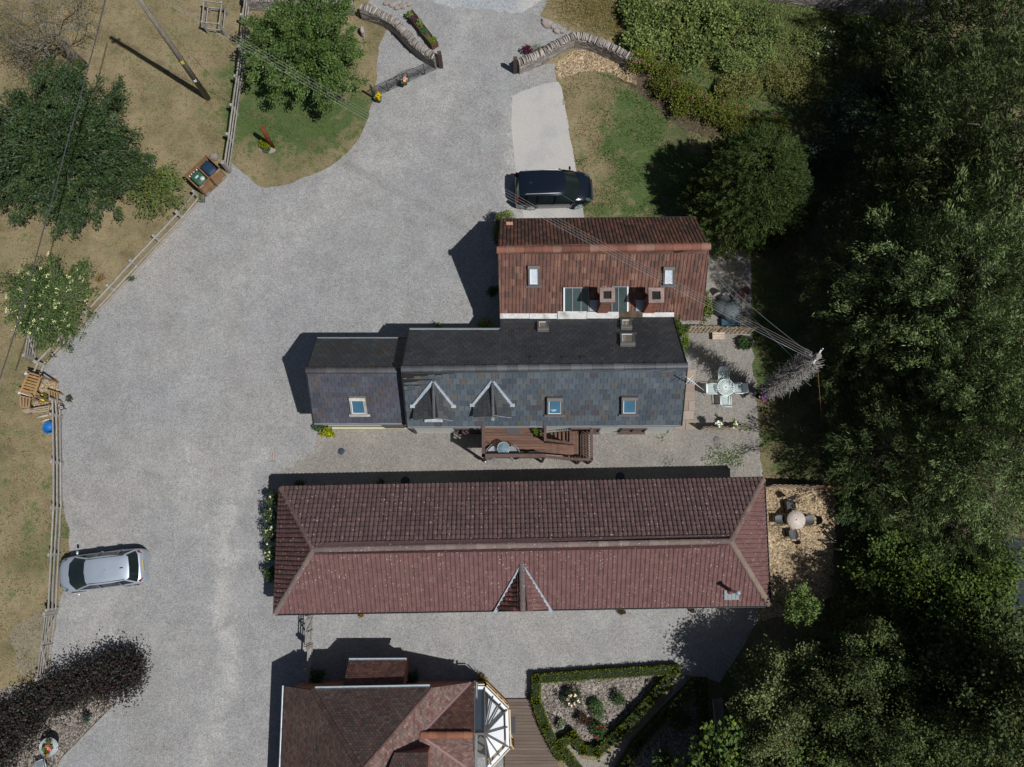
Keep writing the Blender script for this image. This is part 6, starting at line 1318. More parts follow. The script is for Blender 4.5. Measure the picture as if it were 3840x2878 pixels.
# ================================================================ cars
GLASSC = glassmat("car_glass", (.012, .018, .018), .05, 0, .6); GLASSL = glassmat("car_glass_pale", (.07, .10, .10), .08, 0, .8)
TYRE = paint("tyre_rubber", (.02, .02, .02), .9)
def car(name, label, loc, rz, prm, paintm):
    L, W, Hh = prm['L'], prm['W'], prm['H']; t = thing(name, label, "car", loc, rz); h = W / 2
    # lower body, stations from tail (0) to nose (1): x, half width, shoulder z, bottom z
    st = prm['body']; rows = []
    for x, hw, zs, zt in st:
        hw *= h; x *= L
        rows.append([Vector((x, -hw * .97, .22)), Vector((x, -hw, .42)), Vector((x, -hw, zs - .12)), Vector((x, -hw * .95, zs - .02)), Vector((x, -hw * .8, zs + (zt - zs) * .55)), Vector((x, -hw * .42, zt)), Vector((x, 0, zt + .015)),
                     Vector((x, hw * .42, zt)), Vector((x, hw * .8, zs + (zt - zs) * .55)), Vector((x, hw * .95, zs - .02)), Vector((x, hw, zs - .12)), Vector((x, hw, .42)), Vector((x, hw * .97, .22))])
    mb = MB(); mb.grid(rows, (1, 1, 1), True, False, True); body = mb.build("body", paintm, t, local=True)
    sub = body.modifiers.new("s", 'SUBSURF'); sub.levels = 1; sub.render_levels = 1
    # greenhouse: base ring and roof ring, matching points
    base = [Vector((x * L, y * h, z)) for x, y, z in prm['base']]; roof = [Vector((x * L, y * h, z)) for x, y, z in prm['roof']]
    n = len(base); g = MB(); g.grid([base, roof], (1, 1, 1), True, True); g.build("windows", GLASSC, t, local=True)
    # pillars
    for k in prm['pillars']: pm = MB(); pm.beam(base[k] * 1.0 + Vector((0, 0, -.02)), roof[k] + Vector((0, 0, .0)), .07, .045); pm.build('pillar', paintm, t, local=True)
    for x in prm['bpil']:
        for s in (-1, 1): pm = MB(); pm.beam((x * L, s * h * .955, prm['base'][0][2] - .02), (x * L + .02, s * h * .80, Hh - .07), .06, .03, (.4, .4, .4)); pm.build('pillar', paintm, t, local=True)
    # roof panel
    rows = []; c = sum(roof, Vector()) / n
    rm = MB(); ring = [p + (c - p).normalized() * -.015 for p in roof]; r2 = [c + (p - c) * .9 + Vector((0, 0, .035)) for p in roof]; r3 = [c + (p - c) * .5 + Vector((0, 0, .06)) for p in roof]; r4 = [c + (p - c) * .02 + Vector((0, 0, .068)) for p in roof]
    rm.grid([ring, r2, r3, r4], (1, 1, 1), True, True); rm.build("roof", paintm, t, local=True)
    for s in (-1, 1):
        if prm.get('rails'):
            b = MB(); x0, x1 = prm['rails']; b.tube([(x0 * L, s * h * .70, Hh - .01), (x0 * L + .12, s * h * .71, Hh + .07), ((x0 + x1) / 2 * L, s * h * .72, Hh + .10), (x1 * L - .12, s * h * .70, Hh + .07), (x1 * L, s * h * .68, Hh)], .022, 6); b.build("roof_rail", M['galv'], t, local=True)
        else:
            b = MB(); x0, x1 = prm['seam']; b.beam((x0 * L, s * h * .66, Hh - .005), (x1 * L, s * h * .66, Hh + .005), .02, .03, (.25, .25, .25)); b.build("roof_seam", M['gutter'], t, local=True)
        b = MB(); x = prm['mirror'] * L; b.lathe((0, 0, 0), [(.001, -.01)], 3) if False else None
        rows = [[Vector((x + math.cos(u) * .06 * f, s * (h + .02 + o_), .98 + math.sin(u) * .075 * f)) for u in [j * 2 * math.pi / 8 for j in range(8)]] for o_, f in ((-.02, .5), (.04, 1), (.14, .95), (.18, .5))]; b.grid(rows, (1, 1, 1), True, True, True); b.build("wing_mirror", paintm, t, local=True)
        for x, fr_ in ((prm['wf'], 1), (prm['wr'], 0)):
            w_ = MB(); c = Vector((x * L, s * (h - .10), .31)); prof = [(.31, -.1), (.315, -.08), (.315, .08), (.29, .1), (.215, .1)]
            a = .25 if (fr_ and prm.get('steer')) else 0; rm_ = Matrix.Rotation(a, 3, 'Z')
            rows = [[c + rm_ @ Vector((math.cos(u) * r_, s * o_, math.sin(u) * r_)) for u in [j * 2 * math.pi / 18 for j in range(18)]] for r_, o_ in prof]; w_.grid(rows, (1, 1, 1), True, True, False); wo = w_.build("wheel", TYRE, t, local=True)
            rim = MB(); 
            for j in range(7): u = j * 2 * math.pi / 7; rim.beam(c + rm_ @ Vector((0, s * .105, 0)), c + rm_ @ Vector((math.cos(u) * .21, s * .10, math.sin(u) * .21)), .045, .02)
            rim.tube([c + rm_ @ Vector((math.cos(u) * .21, s * .1, math.sin(u) * .21)) for u in [j * 2 * math.pi / 18 for j in range(19)]], .014, 5); rim.build("rim", M['galv'], wo, local=True)
            ar = MB(); ar.grid([[c + Vector((math.cos(u) * r_, s * (.125 - .02 * q), math.sin(u) * r_)) for u in [math.pi * j / 12 for j in range(13)]] for q, r_ in enumerate((.40, .33))], (1, 1, 1), True); ar.build("wheel_arch", M['gutter'], t, local=True)
        hl = MB(); x, y, z = prm['lamp']; rows = [[Vector((x * L + .13 * math.cos(u) * f, s * (y * h + .085 * math.sin(u) * f + .03), z + .02 * (1.2 - f) - .06 * math.cos(u))) for u in [j * 2 * math.pi / 10 for j in range(10)]] for f in (1, .8, .05)]; hl.grid(rows, (1, 1, 1), True, True); hl.build("headlight", GLASSL, t, local=True)
        tl = MB(); x, y, z = prm['tail']; tl.beam((x * L, s * y * h, z), (x * L + .10, s * (y * h + .14), z + .13), .10, .09); tl.build("tail_light", paint("red_lens", (.20, .01, .015), .25), t, local=True)
    tr = MB()
    for a_, b_ in (((.33, -.35), (.37, .02)), ((.33, .15), (.365, .48))): tr.beam((a_[0] * L, a_[1] * h * 2 * .5, 1.0), (b_[0] * L - .12, b_[1] * h, 1.03), .02, .015, (.3, .3, .3))
    tr.build("wiper", M['gutter'], t, local=True)
    hz = prm['base'][6][2]
    for s in (-1, 1): sm = MB(); sm.tube([(.36 * L, s * h * .80, hz - .02), (.43 * L, s * h * .66, hz - .10), (.465 * L, s * h * .45, hz - .17)], .008, 4); sm.build("bonnet_seam", M['gutter'], t, local=True)
    for x in (.0, -.22):
        for s in (-1, 1): dh = MB(); dh.box((x * L - .1, s * (h + .012), .80), .17, .03, .03); dh.build("door_handle", paintm, t, local=True)
    fn = MB(); fn.hexa([Vector((-.30 * L + dx, dy, Hh - .02)) for dx, dy in ((-.09, -.03), (.09, -.03), (.09, .03), (-.09, .03))], [Vector((-.30 * L + dx, dy, Hh + .06)) for dx, dy in ((-.07, -.01), (.0, -.01), (.0, .01), (-.07, .01))]); fn.build("roof_aerial", M['gutter'], t, local=True)
    gb = MB(); gb.box((.497 * L, 0, .42), .05, W * .62, .2); gb.build("grille", M['gutter'], t, local=True)
    pb_ = MB(); x = prm['plate']; pb_.box((x * L, 0, .78), .03, .5, .12, tint=(.62, .42, .04)); po_ = pb_.build("number_plate", M['plastic'], t, local=True)
    tx = MB()
    for j in range(7): tx.box((x * L - .018, -.2 + .066 * j, .78), .012, .03, .075, tint=(.03, .03, .03))
    tx.build("plate_characters", M['plastic'], po_, local=True)
    return t
silver = paint("silver_paint", (.50, .56, .64), .36, 3, 120, .03, 0, metal=.55, spec=.5, coat=.5)
navy = paint("black_blue_paint", (.006, .010, .018), .2, 3, 120, .03, 0, metal=.2, spec=.5, coat=.9)
hatch = dict(L=4.12, W=1.72, H=1.44, body=[(-.5, .80, .62, .66), (-.485, .90, .84, .92), (-.44, .97, .94, 1.0), (-.3, 1.0, .95, 1.0), (0, 1.0, .94, .98), (.2, 1.0, .92, .97), (.3, .99, .90, .99), (.40, .95, .80, .90), (.46, .86, .70, .78), (.495, .62, .58, .64)],
    base=[(-.452, -.62, .98), (-.42, -.88, .93), (-.2, -.93, .93), (.05, -.94, .92), (.27, -.90, .92), (.335, -.55, .97), (.35, 0, .985), (.335, .55, .97), (.27, .90, .92), (.05, .94, .92), (-.2, .93, .93), (-.42, .88, .93), (-.452, .62, .98), (-.46, 0, .99)],
    roof=[(-.375, -.55, 1.37), (-.34, -.68, 1.37), (-.18, -.73, 1.41), (-.02, -.74, 1.42), (.085, -.72, 1.38), (.115, -.5, 1.38), (.125, 0, 1.39), (.115, .5, 1.38), (.085, .72, 1.38), (-.02, .74, 1.42), (-.18, .73, 1.41), (-.34, .68, 1.37), (-.375, .55, 1.37), (-.382, 0, 1.38)],
    pillars=(1, 4, 8, 11), bpil=(-.03, -.27), seam=(-.33, .08), mirror=.235, wf=.31, wr=-.31, lamp=(.40, .78, .79), tail=(-.475, .66, .80), plate=-.493)
c = P(384, 2140, .6); c.z = 0; rzS = math.pi + math.atan2(-.5, 4.1) * -1
car("silver_hatchback", "silver hatchback parked nose to the left-hand rail fence", c, math.pi + .122, hatch, silver)
mpv = dict(L=3.98, W=1.74, H=1.60, body=[(-.5, .82, .70, .74), (-.488, .93, .92, .96), (-.45, .98, .98, 1.0), (-.3, 1.0, .98, 1.0), (0, 1.0, .97, 1.0), (.2, 1.0, .95, 1.0), (.28, 1.0, .94, 1.02), (.38, .96, .86, .94), (.45, .88, .74, .82), (.495, .66, .58, .64)],
    base=[(-.475, -.7, .99), (-.46, -.9, .96), (-.2, -.95, .95), (.05, -.95, .95), (.26, -.92, .95), (.31, -.55, 1.0), (.325, 0, 1.01), (.31, .55, 1.0), (.26, .92, .95), (.05, .95, .95), (-.2, .95, .95), (-.46, .9, .96), (-.475, .7, .99), (-.48, 0, 1.0)],
    roof=[(-.445, -.64, 1.52), (-.42, -.74, 1.53), (-.18, -.77, 1.57), (-.02, -.77, 1.57), (.10, -.74, 1.53), (.135, -.5, 1.53), (.145, 0, 1.54), (.135, .5, 1.53), (.10, .74, 1.53), (-.02, .77, 1.57), (-.18, .77, 1.57), (-.42, .74, 1.53), (-.445, .64, 1.52), (-.45, 0, 1.53)],
    pillars=(1, 4, 8, 11), bpil=(.0, -.22, -.36), rails=(-.38, .08), mirror=.21, wf=.31, wr=-.30, lamp=(.43, .72, .80), tail=(-.49, .72, .95), plate=-.497, steer=True)
car("black_people_carrier", "black people carrier with silver roof rails parked across the concrete pad", Vector((2.13, 17.52, .012)), .03, mpv, navy)

# ================================================================ bin store and bins
fb1, fb2 = P(773, 739, 0), P(851, 665, 0); U = (fb2 - fb1).normalized(); V = Vector((-U.y, U.x, 0)); Wd = (fb2 - fb1).length; D = .95
bs = thing("bin_store", "open-topped brown timber bin store at the corner of the two rail fences", "bin store", fb1)
O = lambda u, v, z: fb1 + U * u + V * v + Vector((0, 0, z))
def panel(mb, a, b, h0, h1, n, along=True):
    for k in range(n): z0 = h0 + (h1 - h0) * k / n; z1 = h0 + (h1 - h0) * (k + 1) / n - .008; c = rng(.85, 1.15); mb.beam(a + Vector((0, 0, (z0 + z1) / 2)), b + Vector((0, 0, (z0 + z1) / 2)), .025, z1 - z0, (c, c, c))
for a, b, nm in ((O(0, D, 0), O(Wd, D, 0), "back_panel"), (O(0, 0, 0), O(0, D, 0), "side_panel"), (O(Wd, 0, 0), O(Wd, D, 0), "side_panel"), (O(Wd / 2, .05, 0), O(Wd / 2, D, 0), "divider")): mb = MB(); panel(mb, a, b, .05, 1.26 if nm != "divider" else 1.1, 9); mb.beam(a + Vector((0, 0, 1.28 if nm != "divider" else 1.12)), b + Vector((0, 0, 1.28 if nm != "divider" else 1.12)), .07, .03, (.8, .75, .7)); mb.build(nm, M['wood'], bs)
for q in (0, 1):
    mb = MB(); panel(mb, O(.03 + q * Wd / 2, -.01, 0), O(Wd / 2 * (q + 1) - .03, -.01, 0), .06, 1.24, 9); mb.beam(O(.03 + q * Wd / 2 + .02, -.04, .1), O(.05 + q * Wd / 2, -.04, 1.2), .07, .02, (.75, .7, .65)); d_ = mb.build("door", M['wood'], bs)
    hn = MB(); s = .02 if q == 0 else Wd - .3; hn.beam(O(s, -.03, 1.14), O(s + .28, -.03, 1.14), .012, .05); hn.beam(O(s, -.03, .2), O(s + .28, -.03, .2), .012, .05); hn.build("hinge", M['galv'], d_)
def bin_(label, u, col, lid, extra=False):
    c = O(u, .50, 0); t = thing("wheelie_bin", label, "bin", c, math.atan2(U.y, U.x)); mb = MB()
    mb.hexa([Vector((x * .21, y * .26, .08)) for x, y in ((-1, -1), (1, -1), (1, 1), (-1, 1))], [Vector((x * .27, y * .34, .98)) for x, y in ((-1, -1), (1, -1), (1, 1), (-1, 1))], col); mb.build("body", M['plastic'], t, local=True)
    mb = MB(); rows = []
    for z, f in ((.98, 1.06), (1.02, 1.06), (1.06, .9), (1.07, .3)): rows.append([Vector((math.copysign(abs(math.cos(u_)) ** .4, math.cos(u_)) * .27 * f, math.copysign(abs(math.sin(u_)) ** .4, math.sin(u_)) * .35 * f, z)) for u_ in [2 * math.pi * j / 20 for j in range(20)]])
    mb.grid(rows, lid, True, True, True); l_ = mb.build("lid", M['plastic'], t, local=True); mb = MB(); mb.tube([(-.22, .40, .98), (.22, .40, .98)], .018, 6, (.05, .05, .05)); 
    for x in (-.24, -.1, .06, .24): mb.box((x, .37, 1.0), .05, .08, .05, tint=(.75, .75, .75) if extra else (.1, .1, .1))
    mb.build("handle", M['plastic'], t, local=True)
    for s in (-1, 1): w_ = MB(); w_.tube([(s * .24, .30, .1), (s * .30, .30, .1)], .1, 12, (.02, .02, .02)); w_.build("wheel", M['plastic'], t, local=True)
    if extra:
        mb = MB(); mb.box((-.02, .06, 1.074), .2, .1, .006, tint=(.25, .45, .40)); 
        for k in range(5): mb.box((-.08 + .035 * k, .06, 1.079), .018, .05, .003, tint=(.6, .75, .7))
        mb.build("printed_label", M['plastic'], l_, local=True); mb = MB(); mb.lathe((.12, -.2, 1.05), [(.12, 0), (.11, .04), (.02, .05)], 12, (.5, .52, .5)); mb.build("sticker", M['plastic'], l_, local=True)
bin_("green wheelie bin in the left half of the bin store", Wd * .26, (.035, .08, .055), (.04, .095, .065), True); bin_("dark blue wheelie bin in the right half of the bin store", Wd * .74, (.012, .03, .06), (.014, .035, .07))
# ================================================================ pots and small planters
def pot(label, px, py, r, h, col, z0=0, plants=None, flowers=None, name="plant_pot", square=False, pl_h=.25, pr=None, cat="plant pot", mat='plastic'):
    p = P(px, py, z0); t = thing(name, label, cat, p); mb = MB(); 
    if square: mb.hexa([Vector((x * r * .8, y * r * .8, 0)) for x, y in ((-1, -1), (1, -1), (1, 1), (-1, 1))], [Vector((x * r, y * r, h)) for x, y in ((-1, -1), (1, -1), (1, 1), (-1, 1))], col)
    else: mb.lathe((0, 0, 0), [(r * .75, 0), (r * .95, h * .9), (r, h * .92), (r, h), (r * .84, h), (r * .82, h * .85), (.001, h * .84)], 18, col, False)
    mb.build("pot", M[mat], t, local=True)
    if plants:
        rs = np.random.RandomState(int(px + py)); q = pr or r * 1.1; pp, aa, ct = bush_leaves(rs, 0, 0, q, q, pl_h, 420, 4, h * .85, .035); leafmesh("plant", pp, aa, .08, .045, tintmix(rs, len(pp), plants, .2) * ct, M['leaf'], t, rs)
        if flowers:
            cc = pp[np.argsort(-pp[:, 2])[:90]][rs.choice(90, flowers[1])] + np.array([0, 0, .03]); qq = np.repeat(cc, 10, 0) + rs.normal(size=(flowers[1] * 10, 3)) * flowers[2] * .3; leafmesh("flowers", qq, rs.normal(size=qq.shape), flowers[2], flowers[2] * .8, tintmix(rs, len(qq), flowers[0], .1), M['flower'], t, rs, .8)
    return t
YE = [(.75, .45, .01), (.7, .5, .03)]; DK = (.03, .03, .033)
pot("black pot of bright yellow flowers at the free end of the metal gate", 1420, 378, .2, .32, DK, plants=GB, flowers=(YE, 16, .07))
pot("pot with a pink bloom hung on the middle of the metal gate", 1520, 315, .14, .22, DK, z0=.5, plants=GB, flowers=([(.75, .35, .3), (.8, .5, .45)], 7, .08), name="hanging_pot")
pot("square grey pot of yellowish plants in front of the bin store", 760, 752, .17, .32, (.14, .15, .16), square=True, plants=[(.15, .15, .05), (.10, .11, .04)])
pot("grey tyre-like planter on the slab below the leaning post", 1002, 566, .19, .24, (.10, .12, .14), plants=[(.06, .10, .05)], pl_h=.12)
pot("pot with a dark red shrub outside the right stone wall", 1978, 198, .17, .22, (.25, .24, .23), plants=[(.09, .02, .03), (.06, .02, .03)], pl_h=.45, pr=.32)
pot("black pot of yellow flowers inside the slatted bench", 181, 1497, .19, .3, DK, plants=GB, flowers=(YE, 9, .07))
pot("large round black planter in dappled shade below the upper wattle hurdle", 2792, 1290, .36, .35, (.02, .022, .024), plants=[(.05, .09, .03)], pl_h=.2)
pot("green potted shrub in the corner of the balcony", 2013, 1622, .14, .25, (.1, .06, .04), z0=2.62, plants=[(.10, .16, .03), (.13, .18, .04)], pl_h=.3)
pot("pot of white flowers hung on the lower wattle hurdle, left one", 2688, 1592, .13, .18, DK, z0=.95, plants=GB, flowers=([(.75, .75, .72)], 12, .06), pl_h=.3, name="hanging_pot", pr=.22); pot("pot of white flowers hung on the lower wattle hurdle, right one", 2752, 1590, .13, .18, DK, z0=.9, plants=GB + OLV, flowers=([(.75, .75, .72)], 6, .06), pl_h=.25, name="hanging_pot", pr=.2)
pot("small galvanised trough with a plant at the right foot of the lower wattle hurdle", 2788, 1606, .16, .2, (.3, .33, .33), square=True, plants=GB, pl_h=.15)
pot("hanging basket of blue, pink and red flowers at the foot of the ivy-clad pole", 2842, 1480, .25, .25, DK, z0=.9, plants=RS, flowers=([(.10, .10, .38), (.32, .07, .14), (.35, .32, .38), (.3, .09, .04)], 30, .065), pl_h=.4, pr=.45, name="flower_basket")
pot("terracotta pot with orange flowers under the bungalow eaves, left of the porch", 1358, 2302, .12, .15, (.5, .2, .1), plants=[(.35, .12, .04), (.1, .12, .04)], pl_h=.15)
pot("small pot of red flowers under the bungalow eaves right of the porch", 2332, 2292, .12, .15, (.3, .1, .08), plants=[(.14, .03, .03), (.05, .08, .03)], pl_h=.12); pot("small pot of pink flowers under the bungalow eaves in the tree shade", 2595, 2286, .1, .12, (.3, .1, .08), plants=[(.14, .03, .05), (.05, .08, .03)], pl_h=.1)
bush("garden_bush", "round green and brown bush outside the right stone wall beside the potted red shrub", "shrub", 2025, 188, .38, .38, .5, 800, [(.11, .12, .045), (.08, .085, .035)], L=.09, W=.03, clump=.05, stems=False)
bush("garden_bush", "lawn shrub with bright yellow tips at the foot of the leaning post", "shrub", 1003, 548, .38, .28, .55, 700, [(.09, .12, .03), (.22, .24, .02)], L=.10, W=.04, clump=.06, stems=False)
mb = MB(); a = P(1025, 552, 0); mb.tube([a, a + Vector((-.03, .02, 1.1)), a + Vector((.02, .05, 2.2))], [.085, .13, .11], 8, (.75, .42, .3)); tag(mb.build("timber_post", paint("rusty_timber", [(.17, .075, .04), (.24, .12, .07)], .85)), "thick rust-coloured timber post on the small lawn", "post")
for q, lb in (([(970, 562), (993, 548), (1000, 575), (985, 572)], "left flat stone under the tyre-like planter"), ([(1005, 575), (1018, 553), (1036, 564), (1030, 572), (1015, 577)], "right flat stone under the tyre-like planter")):
    mb = MB(); w_ = [P(x, y) for x, y in q]; w_ = w_ if (w_[1] - w_[0]).cross(w_[2] - w_[0]).z > 0 else w_[::-1]; mb.prism(w_, 0.0, .05); tag(mb.build("flat_stone", M['slab']), lb, "stone")
def disc(label, px, py, r, col, name="manhole_cover", z=.02, cat="manhole cover"):
    mb = MB(); mb.lathe(P(px, py, z), [(r, -.02), (r, .01), (r * .9, .014), (.001, .014)], 24, col, False); tag(mb.build(name, M['iron']), label, cat)
disc("round black manhole cover in the gravel below the annex", 1280, 1693, .17, (1, 1.3, 1.7)); disc("round cover in the bungalow's shade, left one", 1520, 1805, .22, (.6, .9, 1.2)); disc("round cover in the bungalow's shade, right one", 2325, 1788, .22, (.6, .9, 1.2)); disc("faint brown round cover in the gravel by the lower hurdle", 2688, 1650, .17, (4, 3.3, 3))
mb = MB(); c = P(1020, 1712, .012)
for k in range(3): mb.box(c + Vector((-.1 + .12 * k, 0, 0)), .02, .4, .02, tint=(.9, 1.1, 1.3))
mb.box(c + Vector((.0, -.25, 0)), .36, .03, .02); tag(mb.build("drain_cover", M['brick']), "rusty square drain frame in the gravel left of the long building", "drain cover")
def solar(label, px, py, px2, py2):
    t = thing("solar_light", label, "garden light", P(px2, py2, 0)); mb = MB(); mb.tube([(0, 0, 0), (0, 0, .5)], .02, 6); mb.build("stake", M['iron'], t, local=True); mb = MB(); mb.lathe((0, 0, .5), [(.05, -.12), (.05, 0), (.115, 0), (.115, .05), (.001, .06)], 16, (1.5, 1.7, 2), False); mb.build("lamp_head", M['iron'], t, local=True)
    mb = MB()
    for s in range(4): a = s * math.pi / 2; mb.box(Vector((math.cos(a) * .05, math.sin(a) * .05, .565)), .018, .11, .006, a, (.7, .72, .75))
    mb.build("solar_cell", M['plastic'], t, local=True)
solar("round black solar light at the gravel edge above the short fence", 200, 1343, 214, 1340); solar("round black solar light at the gravel edge by the slatted bench", 241, 1534, 250, 1535)
# ================================================================ rustic seat group on the left
ar = thing("timber_arbour", "orange-brown slatted timber arbour with solar caps on its posts", "arbour", P(120, 1480, 0)); z = 1.75
c4 = [(108, 1398), (153, 1412), (128, 1486), (76, 1472)]; cw = [P(x, y, z) for x, y in c4]
for p in cw: mb = MB(); mb.beam((p.x, p.y, 0), (p.x, p.y, z + .05), .07, .07); mb.build("post", M['wood'], ar)
mb = MB(); mb.beam(cw[0], cw[3], .07, .08, (1.1, 1.2, 1.4)); mb.beam(cw[1], cw[2], .07, .08, (1.1, 1.2, 1.4)); mb.beam(cw[0] + (cw[0] - cw[1]) * .3, cw[1] + (cw[1] - cw[0]) * .15, .07, .1); mb.beam(cw[3] + (cw[3] - cw[2]) * .3, cw[2] + (cw[2] - cw[3]) * .15, .07, .1)
for k in range(1, 7): mb.beam(cw[0].lerp(cw[3], k / 7), cw[1].lerp(cw[2], k / 7), .085, .03)
mb.build("slatted_roof", paint("orange_timber", [(.28, .15, .05), (.36, .21, .08)], .8), ar)
for px, py in ((99, 1403), (75, 1475)): mb = MB(); p = P(px, py, 1.75); mb.box(p + Vector((0, 0, .04)), .12, .1, .07, .3, (.5, .55, .7)); mb.tube([p, Vector((p.x, p.y, 0))], .015, 5); mb.build("solar_cap", M['plastic'], ar)
def slat_thing(name, label, cat, quad, z0, z1, n, mat, tint=(1, 1, 1), legs=True):
    w_ = [P(x, y, z1) for x, y in quad]; t = thing(name, label, cat, Vector((w_[0].x, w_[0].y, 0))); mb = MB()
    for k in range(n): mb.beam(w_[0].lerp(w_[1], (k + .5) / n), w_[3].lerp(w_[2], (k + .5) / n), (w_[1] - w_[0]).length / n * .55, .03, tint)
    mb.build("slats", mat, t); mb = MB(); mb.beam(w_[0] - Vector((0, 0, .03)), w_[1] - Vector((0, 0, .03)), .05, .06, tint); mb.beam(w_[3] - Vector((0, 0, .03)), w_[2] - Vector((0, 0, .03)), .05, .06, tint); mb.build("frame", mat, t)
    if legs:
        for p in w_: mb = MB(); mb.beam((p.x, p.y, z0), (p.x, p.y, z1), .06, .06, tint); mb.build("leg", mat, t)
    return t
OR_ = paint("tan_timber", [(.25, .16, .075), (.34, .23, .12)], .8)
slat_thing("slatted_screen", "slatted brown timber bench end just below the arbour", "bench", [(70, 1484), (118, 1496), (112, 1532), (74, 1528)], 0, .9, 4, OR_)
slat_thing("slatted_bench", "slatted tan bench with a pot of yellow flowers in it", "bench", [(178, 1462), (218, 1474), (220, 1514), (184, 1502)], 0, .55, 4, OR_)
slat_thing("plank_seat", "long grey-tan plank seat joining the arbour to the left rail fence", "bench", [(184, 1520), (180, 1546), (98, 1550), (80, 1538)], 0, .6, 3, paint("grey_tan_plank", [(.28, .22, .15), (.36, .30, .22)], .85))
for k, (a, b, lb) in enumerate([((140, 1566), (182, 1557), "upper pale log of the pile behind the left fence"), ((152, 1582), (186, 1573), "middle pale log of the pile behind the left fence"), ((158, 1588), (186, 1581), "lowest thin log of the pile behind the left fence")]):
    mb = MB(); mb.tube([P(*a, .08), P(*b, .08)], [.05, .055], 8, (1.5, 1.35, 1.1)); tag(mb.build("log", M['palewood']), lb, "log", "logs behind the left fence")
mb = MB(); p = P(197, 1607, 0); mb.lathe(p, [(.24, 0), (.28, .38), (.31, .40), (.29, .42), (.25, .38), (.22, .05), (.001, .04)], 20, (.01, .12, .36), False); tag(mb.build("blue_tub", M['plastic']), "round blue plastic tub behind the left rail fence", "tub")
# timber frame top left
t = thing("tree_guard", "small square timber rail guard on the dry lawn at the top edge", "tree guard", P(818, 90, 0)); bp = [P(x, y, 0) for x, y in ((790, 47), (855, 55), (846, 132), (783, 126))]
for p in bp: mb = MB(); mb.beam(p, p + Vector((0, 0, 1.15)), .09, .09); mb.build("post", M['palewood'], t)
mb = MB()
for z in (.45, 1.05):
    for k in range(4): mb.beam(bp[k] + Vector((0, 0, z)), bp[(k + 1) % 4] + Vector((0, 0, z)), .04, .09)
mb.build("rails", M['palewood'], t)
# ================================================================ balcony with stairs
bl_ = thing("balcony", "dark brown timber balcony with a returning flight of steps against the slate cottage", "balcony", P(1920, 1680, 0)); zd = 2.62
x0, x1 = P(1813, 1660, zd).x, P(2040, 1660, zd).x; y1 = P(1920, 1600, zd).y + .1; y0 = P(1920, 1718, zd).y + .02
mb = MB(); n = 12
for k in range(n): c = rng(.8, 1.2); mb.box(((x0 + x1) / 2, lerp(y0, y1, (k + .5) / n), zd - .015), x1 - x0, (y1 - y0) / n - .012, .03, tint=(c, c, c))
mb.build("deck_boards", M['deckwood'], bl_)
mb = MB(); 
for k in range(4): mb.beam((x0 + .02, lerp(y0, y1, k / 3), zd - .12), (x1, lerp(y0, y1, k / 3), zd - .12), .05, .16)
mb.build("joists", M['darkwood'], bl_)
def post(p, z1, parent=bl_, w_=.1, mat='darkwood', name="post"): mb = MB(); mb.beam((p[0], p[1], 0), (p[0], p[1], z1), w_, w_); return mb.build(name, M[mat], parent)
xe = P(2219, 1680, 2.3).x; ye0 = P(2200, 1724, 2.3).y; ye1 = P(2200, 1607, 2.3).y
for p, z_ in (((x0 + .05, y0), 3.6), ((x1 - .02, y0), 3.6), ((xe, ye0), 2.3), ((P(2170, 1700, 1.3).x, ye0), 2.3), ((xe, ye1), 2.3), ((x1, y1 - .3), 3.6)): post(p, z_)
def railing(a, b, wd, nb, drop=.95, label=None):
    a = Vector(a); b = Vector(b); mb = MB(); mb.beam(a, b, wd, .04, (1.25, 1.15, 1.15)); r_ = mb.build("handrail", M['darkwood'], bl_); mb = MB()
    for k in range(nb): p = a.lerp(b, (k + .5) / nb); mb.beam(p - Vector((0, 0, drop)), p - Vector((0, 0, .03)), .04, .04)
    mb.build("balusters", M['darkwood'], bl_)
zt = 3.62
railing((x0 + .03, y1, zt), (x0 + .03, y0 - .07, zt), .15, 11); railing((x0 - .04, y0, zt), (x1, y0, zt), .16, 24); railing((x1 + .02, y1 - .05, zt), (x1 + .02, P(2040, 1655, 3.6).y, zt), .11, 6)
railing((x1, y0 - .02, zt - .05), (P(2168, 1720, 2.4).x, ye0, 2.4), .10, 15); railing((P(2168, 1720, 2.4).x, ye0, 2.32), (xe + .05, ye0, 2.32), .12, 5); railing((xe, ye0, 2.32), (xe, ye1, 2.32), .12, 12); railing((xe, ye1, 2.32), (P(2140, 1605, 2.3).x, ye1, 2.32), .10, 7)
railing(P(2048, 1650, 3.5), P(2150, 1664, 2.3), .10, 13, .8); railing(P(2140, 1605, 2.2), P(2052, 1613, 1.1), .09, 10, .8)
st = MB(); n = 9; ya, yb = P(2100, 1705, 2).y, P(2100, 1668, 2).y
xl = P(2164, 1690, 1.4).x
for k in range(n): x = lerp(x1 + .02, xl, (k + .5) / n); z = zd - .14 * (k + .6); c = rng(.85, 1.25); st.box((x, (ya + yb) / 2, z), (xl - x1) / n + .03, ya - yb if ya > yb else yb - ya, .035, tint=(c, c, c)); 
for yy in (ya, yb): st.beam((x1, yy, zd - .15), (xl, yy, 1.3), .04, .2)
st.build("upper_steps", M['deckwood'], bl_)
ld = MB(); 
for k in range(7): c = rng(.85, 1.2); x = lerp(xl - .35, xe - .05, (k + .5) / 7); ld.box((x, (ye0 + ye1) / 2, 1.28), (xe - xl + .3) / 7 - .012, ye1 - ye0 - .05, .03, tint=(c, c, c))
ld.build("landing", M['deckwood'], bl_)
st = MB(); ya, yb = P(2100, 1657, .7).y, P(2100, 1622, .7).y; xs, xf = P(2140, 1640, 1.1).x, P(2050, 1640, .2).x
